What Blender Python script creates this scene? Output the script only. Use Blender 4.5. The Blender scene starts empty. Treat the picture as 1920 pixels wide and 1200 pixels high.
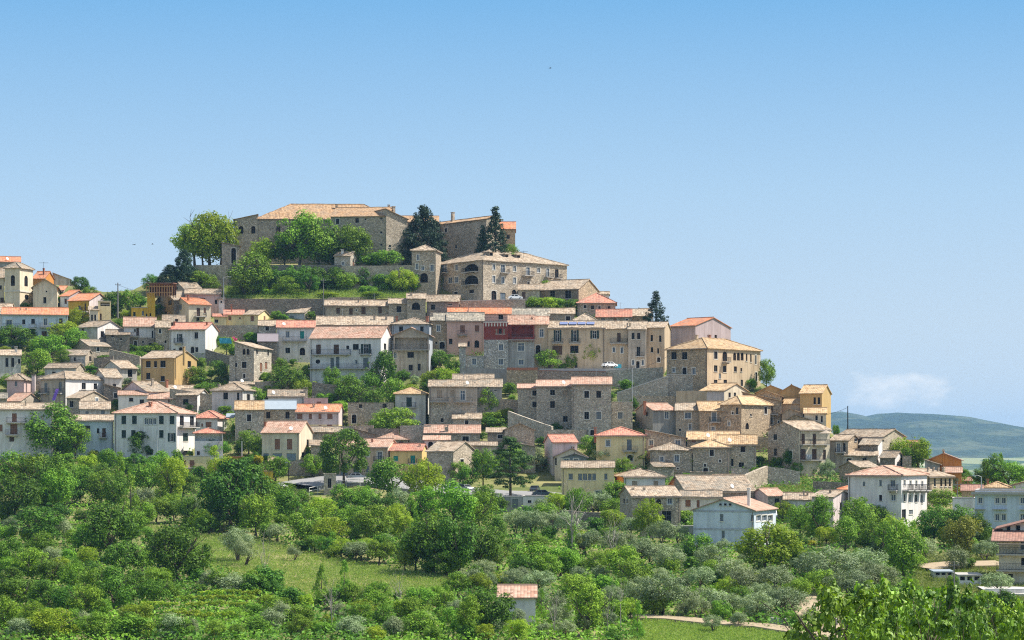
import bpy, math, random
import numpy as np
from mathutils import Vector, Matrix, noise as mnoise
R = math.radians
random.seed(7); rng = np.random.default_rng(7)
S = bpy.context.scene; C = S.collection
# ------------------------------------------------------------------ camera
F, CX, HY = 4200.0, 960.0, 840.0          # focal length and eye level in units of the 1920 px wide photograph
cd = bpy.data.cameras.new('camera'); cam = bpy.data.objects.new('camera', cd); C.objects.link(cam)
cam.location = (0, 0, 0); cam.rotation_euler = (R(90), 0, 0)
cd.sensor_width = 36; cd.lens = F / 1920 * 36; cd.shift_y = (HY - 600) / 1920
cd.clip_start = 1; cd.clip_end = 40000
S.camera = cam
S.render.resolution_x, S.render.resolution_y = 1024, 640
# ------------------------------------------------------------------ light
SUN_EL, SUN_AZ = 56.0, 4.0               # azimuth: from +X (right of the picture) towards +Y (behind the village)
sd = Vector((math.cos(R(SUN_EL)) * math.cos(R(SUN_AZ)), math.cos(R(SUN_EL)) * math.sin(R(SUN_AZ)), math.sin(R(SUN_EL))))
sl = bpy.data.lights.new('sun', 'SUN'); sun = bpy.data.objects.new('sun', sl); C.objects.link(sun)
sl.energy = 5.0; sl.angle = R(0.5); sl.color = (1.0, 0.95, 0.86)
sun.rotation_euler = sd.to_track_quat('Z', 'Y').to_euler(); sun.location = (200, 100, 300)
W = bpy.data.worlds.new('World'); S.world = W; W.use_nodes = True
nt = W.node_tree; nt.nodes.clear()
def N(nt, t, **kw):
    n = nt.nodes.new(t)
    for k, v in kw.items():
        if k.startswith('i_'):
            n.inputs[k[2:].replace('_', ' ')].default_value = v
        else: setattr(n, k, v)
    return n
L = lambda nt, a, b: nt.links.new(a, b)
def math_(nt, op, a, b=None, c=None):
    n = nt.nodes.new('ShaderNodeMath'); n.operation = op
    for i, x in enumerate((a, b, c)):
        if x is None: continue
        if hasattr(x, 'links') or hasattr(x, 'is_linked'): nt.links.new(x, n.inputs[i])
        else: n.inputs[i].default_value = x
    return n.outputs[0]
def ramp(nt, fac, stops, interp='LINEAR'):
    n = nt.nodes.new('ShaderNodeValToRGB'); n.color_ramp.interpolation = interp
    e = n.color_ramp.elements
    while len(e) < len(stops): e.new(0.5)
    for x, (p, c) in zip(e, stops): x.position = p; x.color = (*c[:3], 1)
    nt.links.new(fac, n.inputs[0]); return n.outputs[0]
def mix(nt, fac, a, b, mode='MIX'):
    n = nt.nodes.new('ShaderNodeMix'); n.data_type = 'RGBA'; n.blend_type = mode
    for s, x in ((n.inputs[0], fac), (n.inputs[6], a), (n.inputs[7], b)):
        if hasattr(x, 'is_linked'): nt.links.new(x, s)
        elif isinstance(x, (int, float)): s.default_value = x
        else: s.default_value = (*x[:3], 1)
    return n.outputs[2]
sky = N(nt, 'ShaderNodeTexSky', sky_type='NISHITA', sun_disc=False, sun_elevation=R(SUN_EL), sun_rotation=R(90 - SUN_AZ),
        altitude=500, air_density=1.0, dust_density=0.3, ozone_density=2.0)
tc = N(nt, 'ShaderNodeTexCoord'); sp = N(nt, 'ShaderNodeSeparateXYZ'); L(nt, tc.outputs['Generated'], sp.inputs[0])
el = math_(nt, 'MULTIPLY', sp.outputs[2], 4.0)           # 1.0 at about 14.5 degrees above the horizon
tint = ramp(nt, el, [(0.0, (.69, .80, .90)), (0.22, (.61, .76, .90)), (0.45, (.465, .685, .91)), (0.78, (.215, .50, .85)), (1.0, (.17, .44, .82))])
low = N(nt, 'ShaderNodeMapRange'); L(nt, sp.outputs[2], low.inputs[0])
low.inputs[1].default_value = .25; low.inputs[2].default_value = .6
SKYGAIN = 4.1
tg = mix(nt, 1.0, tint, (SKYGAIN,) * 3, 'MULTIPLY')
skc = mix(nt, low.outputs[0], tg, mix(nt, 1.0, sky.outputs[0], (1.98, 1.42, .98), 'MULTIPLY'))  # unseen upper sky warmed and brightened to lift and warm the shaded walls
# one thin bank of cumulus low on the right
vm = N(nt, 'ShaderNodeMapping'); L(nt, tc.outputs['Generated'], vm.inputs[0]); vm.inputs['Scale'].default_value = (38, 38, 75)
cn = N(nt, 'ShaderNodeTexNoise', i_Scale=1.0, i_Detail=7.0, i_Roughness=.6); L(nt, vm.outputs[0], cn.inputs[0])
dx = math_(nt, 'DIVIDE', math_(nt, 'SUBTRACT', sp.outputs[0], .172), .030)
dz = math_(nt, 'DIVIDE', math_(nt, 'SUBTRACT', sp.outputs[2], .0255), .0105)
rr = math_(nt, 'ADD', math_(nt, 'MULTIPLY', dx, dx), math_(nt, 'MULTIPLY', dz, dz))
cm = math_(nt, 'SUBTRACT', math_(nt, 'ADD', cn.outputs[0], .05), math_(nt, 'MULTIPLY', rr, .22))
cmr = N(nt, 'ShaderNodeMapRange'); L(nt, cm, cmr.inputs[0]); cmr.inputs[1].default_value = .45; cmr.inputs[2].default_value = .66
cmr.inputs[4].default_value = .62
yp = math_(nt, 'GREATER_THAN', sp.outputs[1], 0.0)
skc = mix(nt, math_(nt, 'MULTIPLY', cmr.outputs[0], yp), skc, (4.35, 4.4, 4.4))
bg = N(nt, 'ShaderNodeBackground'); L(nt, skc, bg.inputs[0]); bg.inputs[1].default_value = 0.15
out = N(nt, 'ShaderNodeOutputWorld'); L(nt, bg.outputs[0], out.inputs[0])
vs = S.view_settings; S.display_settings.display_device = 'sRGB'
vs.view_transform = 'Standard'; vs.look = 'None'; vs.exposure = 0.66; vs.gamma = 1.0
S.render.engine = 'CYCLES'
S.cycles.max_bounces = 5; S.cycles.diffuse_bounces = 3; S.cycles.transmission_bounces = 3; S.cycles.volume_bounces = 0
S.cycles.use_denoising = False; S.cycles.pixel_filter_type = 'BLACKMAN_HARRIS'; S.cycles.filter_width = 1.15
# ------------------------------------------------------------------ photograph geometry
_py = [-200, 400, 900, 1000, 1100, 1200, 1300, 1500]
_pd = [765, 555, 380, 318, 262, 212, 168, 100]
def Dp(py): return float(np.interp(py, _py, _pd))
def at(px, py, D): return Vector(((px - CX) / F * D, D, (HY - py) / F * D))
_gy = np.concatenate([[-200, 0, 50], np.array(_pd[::-1], float)])
_gz = np.concatenate([[4, -3, -10], [(HY - p) / F * d for p, d in zip(_py[::-1], _pd[::-1])]])
# finer sampling of the slope between the photograph's rows
_fp = np.linspace(1500, 400, 441); _fd = np.array([Dp(p) for p in _fp]); _fz = (HY - _fp) / F * _fd
_gy = np.concatenate([[-200, 0, 50], _fd]); _gz = np.concatenate([[4, -3, -10], _fz])
_cx = [-900, -300, 0, 130, 230, 280, 330, 440, 900, 970, 1060, 1150, 1250, 1320, 1430, 1540, 1600, 1700, 1800, 1900, 2200, 3500]
_cy = [700, 570, 535, 530, 548, 525, 497, 492, 480, 490, 545, 590, 625, 655, 715, 795, 835, 872, 905, 912, 915, 920]
def ground(X, Y):
    X = np.asarray(X, float); Y = np.asarray(Y, float)
    Ys = np.maximum(Y, 40); px = CX + F * X / Ys
    cpy = np.interp(px, _cx, _cy); Yc = np.interp(-cpy, [-x for x in _py[::-1]], _pd[::-1])
    Zc = np.interp(Yc, _gy, _gz); t = Y - Yc
    front = np.interp(Y, _gy, _gz)
    back = Zc - .04 * np.clip(t, 0, 28) - .34 * np.clip(t - 28, 0, None)
    floor_ = -48 + 8 * np.sin(X / 310.0) * np.sin(Y / 420.0) + np.clip((Y - 3300) / 2200, 0, 1) * 34
    z = np.where(t > 0, np.maximum(back, floor_), front)
    return z
def gz(x, y): return float(ground(x, y))
# ------------------------------------------------------------------ mesh helpers
class MB:
    def __init__(s): s.v = []; s.f = []; s.uv = []
    def poly(s, pts, uv=None):
        b = len(s.v); s.v += [tuple(p) for p in pts]; s.f.append(tuple(range(b, b + len(pts))))
        s.uv.append(uv if uv else [(0, 0)] * len(pts))
    def box(s, o, a, b, c):
        o, a, b, c = map(Vector, (o, a, b, c))
        p = [o, o + a, o + a + b, o + b, o + c, o + a + c, o + a + b + c, o + b + c]
        if a.cross(b).dot(c) < 0: p = [p[3], p[2], p[1], p[0], p[7], p[6], p[5], p[4]]
        i = len(s.v); s.v += [tuple(q) for q in p]
        for q in ((0, 3, 2, 1), (4, 5, 6, 7), (0, 1, 5, 4), (1, 2, 6, 5), (2, 3, 7, 6), (3, 0, 4, 7)):
            s.f.append(tuple(i + k for k in q))
            pts = [p[k] for k in q]
            e1 = (pts[1] - pts[0]).length; e2 = (pts[3] - pts[0]).length
            s.uv.append([(0, 0), (e1, 0), (e1, e2), (0, e2)])
    def tube(s, pts, rad, n=6):
        rings = []
        for i, p in enumerate(pts):
            p = Vector(p); d = Vector(pts[min(i + 1, len(pts) - 1)]) - Vector(pts[max(i - 1, 0)])
            d = d.normalized() if d.length > 1e-6 else Vector((0, 0, 1))
            a = d.orthogonal().normalized(); b = d.cross(a); r = rad[i] if hasattr(rad, '__len__') else rad
            st = len(s.v)
            s.v += [tuple(p + (a * math.cos(t) + b * math.sin(t)) * r) for t in [2 * math.pi * k / n for k in range(n)]]
            rings.append(st)
        for A, B in zip(rings, rings[1:]):
            for k in range(n):
                s.f.append((A + k, A + (k + 1) % n, B + (k + 1) % n, B + k)); s.uv.append([(k / n, 0), ((k + 1) / n, 0), ((k + 1) / n, 1), (k / n, 1)])
        for A, rev in ((rings[0], True), (rings[-1], False)):
            f = [A + k for k in range(n)]; s.f.append(tuple(f[::-1] if rev else f)); s.uv.append([(0, 0)] * n)
    def build(s, name, m, parent=None, T=None, smooth=False):
        me = bpy.data.meshes.new(name)
        v = s.v if T is None else [tuple(T @ Vector(p)) for p in s.v]
        me.from_pydata(v, [], s.f)
        ul = me.uv_layers.new(name='UVMap')
        flat = [c for f in s.uv for q in f for c in q]
        ul.data.foreach_set('uv', flat)
        if smooth: me.polygons.foreach_set('use_smooth', [True] * len(me.polygons))
        if m: me.materials.append(m)
        o = bpy.data.objects.new(name, me); C.objects.link(o)
        if parent: o.parent = parent
        return o
def empty(name, loc, rz=0):
    o = bpy.data.objects.new(name, None); C.objects.link(o); o.location = loc; o.rotation_euler = (0, 0, rz); o.empty_display_size = 1
    return o
def tag(o, label=None, cat=None, group=None, kind=None):
    if label: o['label'] = label
    if cat: o['category'] = cat
    if group: o['group'] = group
    if kind: o['kind'] = kind
    return o
# ------------------------------------------------------------------ materials
MATS = {}
def newmat(name):
    m = bpy.data.materials.new(name); m.use_nodes = True; nt = m.node_tree
    b = nt.nodes['Principled BSDF']; b.inputs['Roughness'].default_value = .9
    b.inputs['Specular IOR Level'].default_value = .2
    MATS[name] = m; return m, nt, b
def uvn(nt, scale=(1, 1, 1)):
    t = N(nt, 'ShaderNodeTexCoord'); oi = N(nt, 'ShaderNodeObjectInfo'); mp = N(nt, 'ShaderNodeMapping')
    L(nt, t.outputs['UV'], mp.inputs[0]); mp.inputs['Scale'].default_value = scale
    cb = N(nt, 'ShaderNodeCombineXYZ'); r = math_(nt, 'MULTIPLY', oi.outputs['Random'], 37.0)
    for k in range(3): L(nt, r, cb.inputs[k])
    ad = N(nt, 'ShaderNodeVectorMath', operation='ADD'); L(nt, mp.outputs[0], ad.inputs[0]); L(nt, cb.outputs[0], ad.inputs[1])
    return ad.outputs[0], oi.outputs['Random']
def bump(nt, b, h, dist=.05, st=.6):
    n = N(nt, 'ShaderNodeBump'); n.inputs['Strength'].default_value = st; n.inputs['Distance'].default_value = dist
    L(nt, h, n.inputs['Height']); L(nt, n.outputs[0], b.inputs['Normal'])
def plaster(name, col, dirt=.35, patch=0.0):
    m, nt, b = newmat(name); v, rnd = uvn(nt)
    n1 = N(nt, 'ShaderNodeTexNoise', i_Scale=.35, i_Detail=6.0, i_Roughness=.65); L(nt, v, n1.inputs[0])
    v2, _ = uvn(nt, (2.2, .16, 1)); n2 = N(nt, 'ShaderNodeTexNoise', i_Scale=1.0, i_Detail=4.0); L(nt, v2, n2.inputs[0])
    n3 = N(nt, 'ShaderNodeTexNoise', i_Scale=6.0, i_Detail=3.0); L(nt, v, n3.inputs[0])
    dk = tuple(c * f for c, f in zip(col, (.55, .52, .5)))
    f1 = N(nt, 'ShaderNodeMapRange'); L(nt, math_(nt, 'ADD', math_(nt, 'MULTIPLY', n1.outputs[0], .45), math_(nt, 'MULTIPLY', n2.outputs[0], .55)), f1.inputs[0])
    f1.inputs[1].default_value = .44; f1.inputs[2].default_value = .66; f1.inputs[4].default_value = min(.95, dirt * 2.0)
    c = mix(nt, f1.outputs[0], col, dk)
    c = mix(nt, .35, c, mix(nt, n3.outputs[0], (.8, .8, .8), (1.2, 1.2, 1.2)), 'MULTIPLY')
    if patch:
        f2 = N(nt, 'ShaderNodeMapRange'); L(nt, n1.outputs[0], f2.inputs[0]); f2.inputs[1].default_value = .56; f2.inputs[2].default_value = .6; f2.inputs[4].default_value = patch
        vo = N(nt, 'ShaderNodeTexVoronoi', i_Scale=2.6); L(nt, v, vo.inputs[0])
        c = mix(nt, f2.outputs[0], c, ramp(nt, vo.outputs['Color'], [(0, (.22, .18, .14)), (1, (.42, .37, .3))]))
    L(nt, c, b.inputs['Base Color']); bump(nt, b, n3.outputs[0], .02, .4); return m
def stone(name, c1, c2, mortar, patch=.3, pc=(.5, .45, .38)):
    m, nt, b = newmat(name); v, rnd = uvn(nt, (1, 1.55, 1))
    dn = N(nt, 'ShaderNodeTexNoise', i_Scale=1.5, i_Detail=2.0); L(nt, v, dn.inputs[0])
    dv = N(nt, 'ShaderNodeVectorMath', operation='MULTIPLY_ADD'); L(nt, dn.outputs['Color'], dv.inputs[0]); dv.inputs[1].default_value = (.3, .2, 0); L(nt, v, dv.inputs[2])
    vo = N(nt, 'ShaderNodeTexVoronoi', i_Scale=4.2, feature='F1'); L(nt, dv.outputs[0], vo.inputs[0])
    ve = N(nt, 'ShaderNodeTexVoronoi', i_Scale=4.2, feature='DISTANCE_TO_EDGE'); L(nt, dv.outputs[0], ve.inputs[0])
    sc = N(nt, 'ShaderNodeSeparateColor'); L(nt, vo.outputs['Color'], sc.inputs[0])
    c = mix(nt, sc.outputs[0], c1, c2)
    c = mix(nt, math_(nt, 'MULTIPLY', math_(nt, 'GREATER_THAN', sc.outputs[1], .86), .55), c, tuple(min(1, x * 1.7) for x in c2))
    c = mix(nt, math_(nt, 'MULTIPLY', math_(nt, 'GREATER_THAN', sc.outputs[2], .88), .6), c, tuple(x * .5 for x in c1))
    e = N(nt, 'ShaderNodeMapRange'); L(nt, ve.outputs['Distance'], e.inputs[0]); e.inputs[1].default_value = .02; e.inputs[2].default_value = .09
    c = mix(nt, e.outputs[0], mortar, c)
    n1 = N(nt, 'ShaderNodeTexNoise', i_Scale=.28, i_Detail=6.0, i_Roughness=.68); L(nt, v, n1.inputs[0])
    f2 = N(nt, 'ShaderNodeMapRange'); L(nt, n1.outputs[0], f2.inputs[0]); f2.inputs[1].default_value = .5; f2.inputs[2].default_value = .64; f2.inputs[4].default_value = patch
    c = mix(nt, f2.outputs[0], c, pc)
    n2 = N(nt, 'ShaderNodeTexNoise', i_Scale=.9, i_Detail=5.0, i_Roughness=.7); L(nt, v, n2.inputs[0])
    c = mix(nt, .8, c, ramp(nt, n2.outputs[0], [(.3, (.70, .68, .66)), (.6, (1.1, 1.09, 1.07))]), 'MULTIPLY')
    L(nt, c, b.inputs['Base Color']); bump(nt, b, e.outputs[0], .06, .8); return m
def tiles(name, cols, lichen=(.2, .19, .16), la=.5, tw=.34):
    m, nt, b = newmat(name)
    t = N(nt, 'ShaderNodeTexCoord'); sp = N(nt, 'ShaderNodeSeparateXYZ'); L(nt, t.outputs['UV'], sp.inputs[0])
    oi = N(nt, 'ShaderNodeObjectInfo')
    u = math_(nt, 'DIVIDE', sp.outputs[0], tw); w_ = math_(nt, 'DIVIDE', sp.outputs[1], .52)
    cb = N(nt, 'ShaderNodeCombineXYZ'); L(nt, math_(nt, 'FLOOR', u), cb.inputs[0]); L(nt, math_(nt, 'FLOOR', w_), cb.inputs[1]); L(nt, oi.outputs['Random'], cb.inputs[2])
    wn = N(nt, 'ShaderNodeTexWhiteNoise', noise_dimensions='3D'); L(nt, cb.outputs[0], wn.inputs[0])
    c = ramp(nt, wn.outputs['Value'], [(k / (len(cols) - 1), x) for k, x in enumerate(cols)])
    v, rnd = uvn(nt)
    n1 = N(nt, 'ShaderNodeTexNoise', i_Scale=.5, i_Detail=7.0, i_Roughness=.7); L(nt, v, n1.inputs[0])
    f = N(nt, 'ShaderNodeMapRange'); L(nt, n1.outputs[0], f.inputs[0]); f.inputs[1].default_value = .44; f.inputs[2].default_value = .60; f.inputs[4].default_value = min(.85, la * 1.25)
    c = mix(nt, f.outputs[0], c, lichen)
    hs = N(nt, 'ShaderNodeHueSaturation'); L(nt, c, hs.inputs['Color'])
    mr = N(nt, 'ShaderNodeMapRange'); L(nt, oi.outputs['Random'], mr.inputs[0]); mr.inputs[3].default_value = .85; mr.inputs[4].default_value = 1.12; L(nt, mr.outputs[0], hs.inputs['Value'])
    cu = math_(nt, 'ABSOLUTE', math_(nt, 'SINE', math_(nt, 'MULTIPLY', u, math.pi)))
    gap = N(nt, 'ShaderNodeMapRange'); L(nt, cu, gap.inputs[0]); gap.inputs[1].default_value = .05; gap.inputs[2].default_value = .45; gap.inputs[3].default_value = .92
    c = mix(nt, 1.0, hs.outputs[0], gap.outputs[0], 'MULTIPLY')
    L(nt, c, b.inputs['Base Color'])
    hh = math_(nt, 'ADD', cu, math_(nt, 'MULTIPLY', math_(nt, 'FRACT', w_), -.35)); bump(nt, b, hh, .04, .8); return m
def flat(name, col, rough=.7, metal=0.0, spec=.3, var=.25):
    m, nt, b = newmat(name); b.inputs['Roughness'].default_value = rough; b.inputs['Metallic'].default_value = metal; b.inputs['Specular IOR Level'].default_value = spec
    t = N(nt, 'ShaderNodeTexCoord'); n = N(nt, 'ShaderNodeTexNoise', i_Scale=1.7, i_Detail=5.0, i_Roughness=.7); L(nt, t.outputs['Object'], n.inputs[0])
    c = mix(nt, n.outputs[0], tuple(x * (1 - var) for x in col), tuple(min(1, x * (1 + var)) for x in col)); L(nt, c, b.inputs['Base Color']); return m
plaster('white', (.74, .70, .66), .30); plaster('offwhite', (.60, .57, .53), .5); plaster('bluewhite', (.58, .64, .70), .3)
plaster('cream', (.70, .60, .44), .35); plaster('beige', (.50, .42, .33), .5, .25); plaster('grey', (.40, .385, .36), .5, .15); plaster('cement', (.33, .315, .29), .7, .1)
plaster('oldwhite', (.56, .53, .48), .6, .5); plaster('ochre', (.50, .34, .15), .25); plaster('yellow', (.74, .53, .22), .25); plaster('sun', (.66, .43, .05), .45)
plaster('paleyellow', (.78, .62, .34), .25); plaster('pink', (.60, .44, .40), .35); plaster('salmon', (.74, .46, .36), .25); plaster('mauve', (.46, .36, .36), .3)
plaster('orange', (.56, .24, .06), .3); plaster('darkred', (.25, .055, .042), .2); plaster('tan', (.56, .43, .29), .4); plaster('palepink', (.66, .56, .53), .35)
plaster('concrete', (.42, .41, .40), .5); plaster('slateblue', (.42, .44, .47), .4)
stone('stone', (.315, .255, .19), (.56, .47, .36), (.49, .415, .32), .6, (.60, .505, .40)); stone('stone_light', (.38, .33, .26), (.60, .53, .43), (.50, .45, .37), .35, (.58, .51, .42))
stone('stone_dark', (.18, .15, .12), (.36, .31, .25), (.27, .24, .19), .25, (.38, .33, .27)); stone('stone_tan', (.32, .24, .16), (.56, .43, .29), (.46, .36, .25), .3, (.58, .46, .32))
stone('stone_white', (.36, .34, .31), (.62, .59, .54), (.3, .28, .25), .1); stone('stone_pink', (.28, .20, .165), (.46, .35, .29), (.4, .32, .27), .35, (.45, .35, .29))
tiles('old', [(.13, .10, .07), (.30, .225, .155), (.42, .33, .24), (.22, .155, .10), (.36, .28, .2)]); tiles('oldlight', [(.17, .125, .085), (.36, .275, .19), (.48, .385, .285), (.27, .19, .125), (.42, .33, .24)], la=.3)
tiles('greyold', [(.13, .115, .09), (.30, .26, .2), (.42, .37, .29), (.22, .185, .14)], (.16, .155, .13), .6)
tiles('tan_roof', [(.30, .185, .095), (.49, .325, .17), (.57, .41, .24), (.40, .25, .13)], la=.25); tiles('orange_roof', [(.38, .13, .06), (.54, .20, .095), (.60, .26, .14), (.46, .17, .08)], la=.35)
tiles('salmon_roof', [(.31, .165, .11), (.47, .27, .19), (.54, .36, .27), (.39,.23,.16)], (.30,.23,.17), la=.5); tiles('red_roof', [(.36, .13, .09), (.48, .19, .13), (.56, .27, .18), (.42, .2, .13)], la=.3)
tiles('brown_roof', [(.22, .12, .09), (.3, .16, .12), (.35, .2, .15)], la=.15); tiles('castle_roof', [(.26, .15, .08), (.42, .255, .135), (.50, .33, .19), (.34, .2, .1)], la=.3)
flat('slate_roof', (.22, .19, .2), .8); flat('metal_roof', (.30, .345, .38), .6, .1); flat('terrace', (.36, .31, .27), .9)
flat('void', (.012, .012, .013), .9, 0, .1); flat('glass', (.012, .013, .016), .35, 0, .12); flat('palepane', (.10, .125, .16), .3, 0, .25)
flat('frame_white', (.72, .70, .66), .6); flat('frame_brown', (.085, .045, .028), .7); flat('frame_grey', (.14, .14, .14), .7); flat('trim', (.60, .56, .49), .9)
flat('sh_grey', (.17, .19, .20), .7); flat('sh_brown', (.26, .125, .075), .75); flat('sh_teal', (.02, .25, .21), .6); flat('sh_green', (.02, .04, .035), .6); flat('sh_tan', (.36, .28, .2), .8)
flat('garage', (.20, .24, .28), .5, .2); flat('door_brown', (.10, .055, .035), .7); flat('iron', (.03, .03, .032), .6, .3); flat('slab', (.40, .375, .34), .9)
flat('brick', (.36, .15, .09), .9, 0, .2, .4); flat('wood', (.38, .22, .09), .8); flat('pipe', (.22, .18, .15), .6); flat('cloth_purple', (.30, .16, .62), .9); flat('panel', (.16, .19, .34), .3, 0, .4)
flat('white_cloth', (.75, .76, .78), .9); flat('turquoise', (.06, .35, .45), .8); flat('bark', (.11, .085, .065), .95, 0, .1, .45); flat('deadwood', (.34, .30, .26), .95, 0, .1, .35)
flat('car_white', (.75, .75, .75), .25, 0, .6, .03); flat('car_silver', (.32, .34, .37), .25, .5, .6, .05); flat('car_dark', (.05, .07, .09), .25, .2, .6, .05); flat('tyre', (.02, .02, .02), .9); flat('lens', (.6, .58, .5), .2)
flat('path_dirt', (.36, .285, .19), .95, 0, .1, .5); flat('asphalt', (.26, .255, .25), .9, 0, .2, .2); flat('limestone', (.5, .47, .42), .95, 0, .1, .3); flat('pole', (.2, .19, .18), .8); flat('galvanised', (.45, .46, .47), .5, .5)
M = MATS
# ------------------------------------------------------------------ houses
def jit(p, amp): return mnoise.noise(Vector((p[0] * .55, p[1] * .55, p[2] * .3 + 5.3))) * amp
HOUSES = []; LAND = []
GLASS = {'k': ('frame_brown', 'glass'), 'w': ('frame_white', 'palepane'), 'v': ('frame_grey', 'void')}
def house(name, label, x0, xm, ye, yb, yr=None, roof='gx', wm='stone', rm='old', x1=None, l=None, d=None, a=None, D=None, dd=0.0, win='', ch=(), low=None, sm=None,
          rf=.5, lm=None, cat=None, join=None, cm='stone', ov=.35, deep=3.0, cap=None, pipe=True, group=None, rise=None, dorm=()):
    D = (Dp(yb) if D is None else D) + dd
    d = 9.0 if d is None else d
    left = l is not None or (a is not None and a < 0)
    if not left:
        P = at(xm, yb, D); u0 = (x0 - CX) / F; u1 = ((x1 if x1 else xm) - CX) / F
        if a is None:
            k = (u1 * D - P.x) / d; k = max(-.92, min(.92, k / math.sqrt(1 + u1 * u1))); ang = math.atan(u1) + math.asin(k)
        else: ang = R(a)
        w = (P.x - u0 * D) / (math.cos(ang) + u0 * math.sin(ang))
        org = P + Vector((-math.cos(ang), math.sin(ang), 0)) * (w / 2)
    else:
        P = at(x0, yb, D); ul = ((l if l is not None else x0) - CX) / F; u1 = (xm - CX) / F
        if a is None:
            k = (P.x - ul * D) / d; k = max(-.92, min(.92, k / math.sqrt(1 + ul * ul))); bb = math.asin(k) - math.atan(ul)
        else: bb = R(-a)
        w = (u1 * D - P.x) / (math.cos(bb) - u1 * math.sin(bb)); ang = -bb
        org = P + Vector((math.cos(bb), math.sin(bb), 0)) * (w / 2)
    rz = -ang; h = (HY - ye) / F * D - org.z
    Mw = Matrix.Translation(org) @ Matrix.Rotation(rz, 4, 'Z')
    if join is None:
        root = empty(name, org, rz); tag(root, label, cat or 'house', group); T = None
        HOUSES.append(root)
    else:
        root = join; T = (Matrix.Translation(join.location) @ Matrix.Rotation(join.rotation_euler.z, 4, 'Z')).inverted() @ Mw
    if lm: LAND.append((lm, (x0 + (x1 or xm)) / 2, (ye + yb) / 2))
    Rm = Mw.to_3x3()
    def zat(py, loc):                                     # height above base at a local point seen at row py
        q = Mw @ Vector((loc[0], loc[1], 0)); return (HY - py) / F * q.y - org.z
    # roof rise
    rcy = {'gx': d * rf, 'hip': d / 2, 'sf': d, 'gy': 0, 'sl': 0, 'sr': 0}.get(roof, 0)
    r = 0
    if roof not in ('flat',):
        span = {'gx': d * rf, 'hip': min(d, w) / 2, 'sf': d, 'gy': w * rf, 'sl': w, 'sr': w}[roof]
        if rise is not None: r = rise
        elif yr is not None: r = zat(yr, (0 if roof in ('gx', 'hip', 'sf') else (w * (rf - .5) if roof == 'gy' else (w / 2 if roof == 'sl' else -w / 2)), rcy)) - h
        else: r = span * .35
        lo, hi = (.05, .8) if roof in ('sl', 'sr') else (.17, .62)
        r = max(span * lo, min(span * hi, r))
    # openings
    faces = {'f': (Vector((-w / 2, 0, 0)), Vector((1, 0, 0)), Vector((0, -1, 0)), w), 'r': (Vector((w / 2, 0, 0)), Vector((0, 1, 0)), Vector((1, 0, 0)), d),
             'l': (Vector((-w / 2, d, 0)), Vector((0, -1, 0)), Vector((-1, 0, 0)), d), 'b': (Vector((w / 2, d, 0)), Vector((-1, 0, 0)), Vector((0, 1, 0)), w)}
    def fpos(px, py, fk=None):
        if fk is None: fk = 'r' if (px > xm and not left) else ('l' if (left and px < x0) else 'f')
        o, e, n, ln = faces[fk]; p0 = Mw @ o; ew = Rm @ e; u = (px - CX) / F
        t = (u * p0.y - p0.x) / (ew.x - u * ew.y); y = p0.y + t * ew.y
        return fk, t, (HY - py) / F * y - org.z, F / y
    holes = {'f': [], 'r': [], 'l': [], 'b': []}; bal = []
    for tok in [t.split() for t in win.split(';') if t.strip()]:
        if tok[0] == 'B':
            bx0, bx1, ty, by = map(float, tok[1:5]); bal.append((bx0, bx1, ty, by)); continue
        kd = tok[0]; y0, y1, wp = map(float, tok[2:5])
        for xs in tok[1].split(','):
            px = float(xs); fk, t0, z1, sc = fpos(px, y0); _, _, z0, _ = fpos(px, y1, fk)
            o_, e_, n_, ln = faces[fk]; ew = Rm @ e_; fs = abs(ew.x - (px - CX) / F * ew.y); hw = max(.16, wp * 1.1 / sc / max(.22, fs) / 2)
            a0, a1 = max(.08, t0 - hw), min(ln - .08, t0 + hw)
            if a1 - a0 < .2 or z1 - z0 < .15: continue
            hh = [a0, a1, z0, z1, kd, px]
            if any(not (a1 + .05 < q[0] or a0 - .05 > q[1] or z1 + .05 < q[2] or z0 - .05 > q[3]) for q in holes[fk]): continue
            holes[fk].append(hh)
    # walls
    walls = {}
    def wmb(mat, side): return walls.setdefault((mat, side if (sm and side in 'rlb') else ''), MB())
    zl = None
    if low: zl = (HY - low[1]) / F * D - org.z
    ztop = h
    for fk, (o, e, n, ln) in faces.items():
        ub = {0.0, ln}; zb = {-deep, ztop}
        if zl is not None: zb.add(zl)
        for q in holes[fk]:
            q.append(q[3] <= ztop - .05)
            if q[6]: ub |= {q[0], q[1]}; zb |= {q[2], q[3]}
        ub = sorted(ub); zb = sorted(z for z in zb if -deep <= z <= ztop)
        for i in range(len(ub) - 1):
            for j in range(len(zb) - 1):
                uc, zc = (ub[i] + ub[i + 1]) / 2, (zb[j] + zb[j + 1]) / 2
                if any(q[6] and q[0] < uc < q[1] and q[2] < zc < q[3] for q in holes[fk]): continue
                mat = low[0] if (zl is not None and zc < zl) else (sm if (sm and fk in 'rl') else wm)
                qq = [(ub[i], zb[j]), (ub[i + 1], zb[j]), (ub[i + 1], zb[j + 1]), (ub[i], zb[j + 1])]
                off = {'f': 0, 'r': 31, 'l': 57, 'b': 83}[fk]
                wmb(mat, fk).poly([o + e * x + Vector((0, 0, z)) for x, z in qq], [(x + off, z) for x, z in qq])
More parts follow.
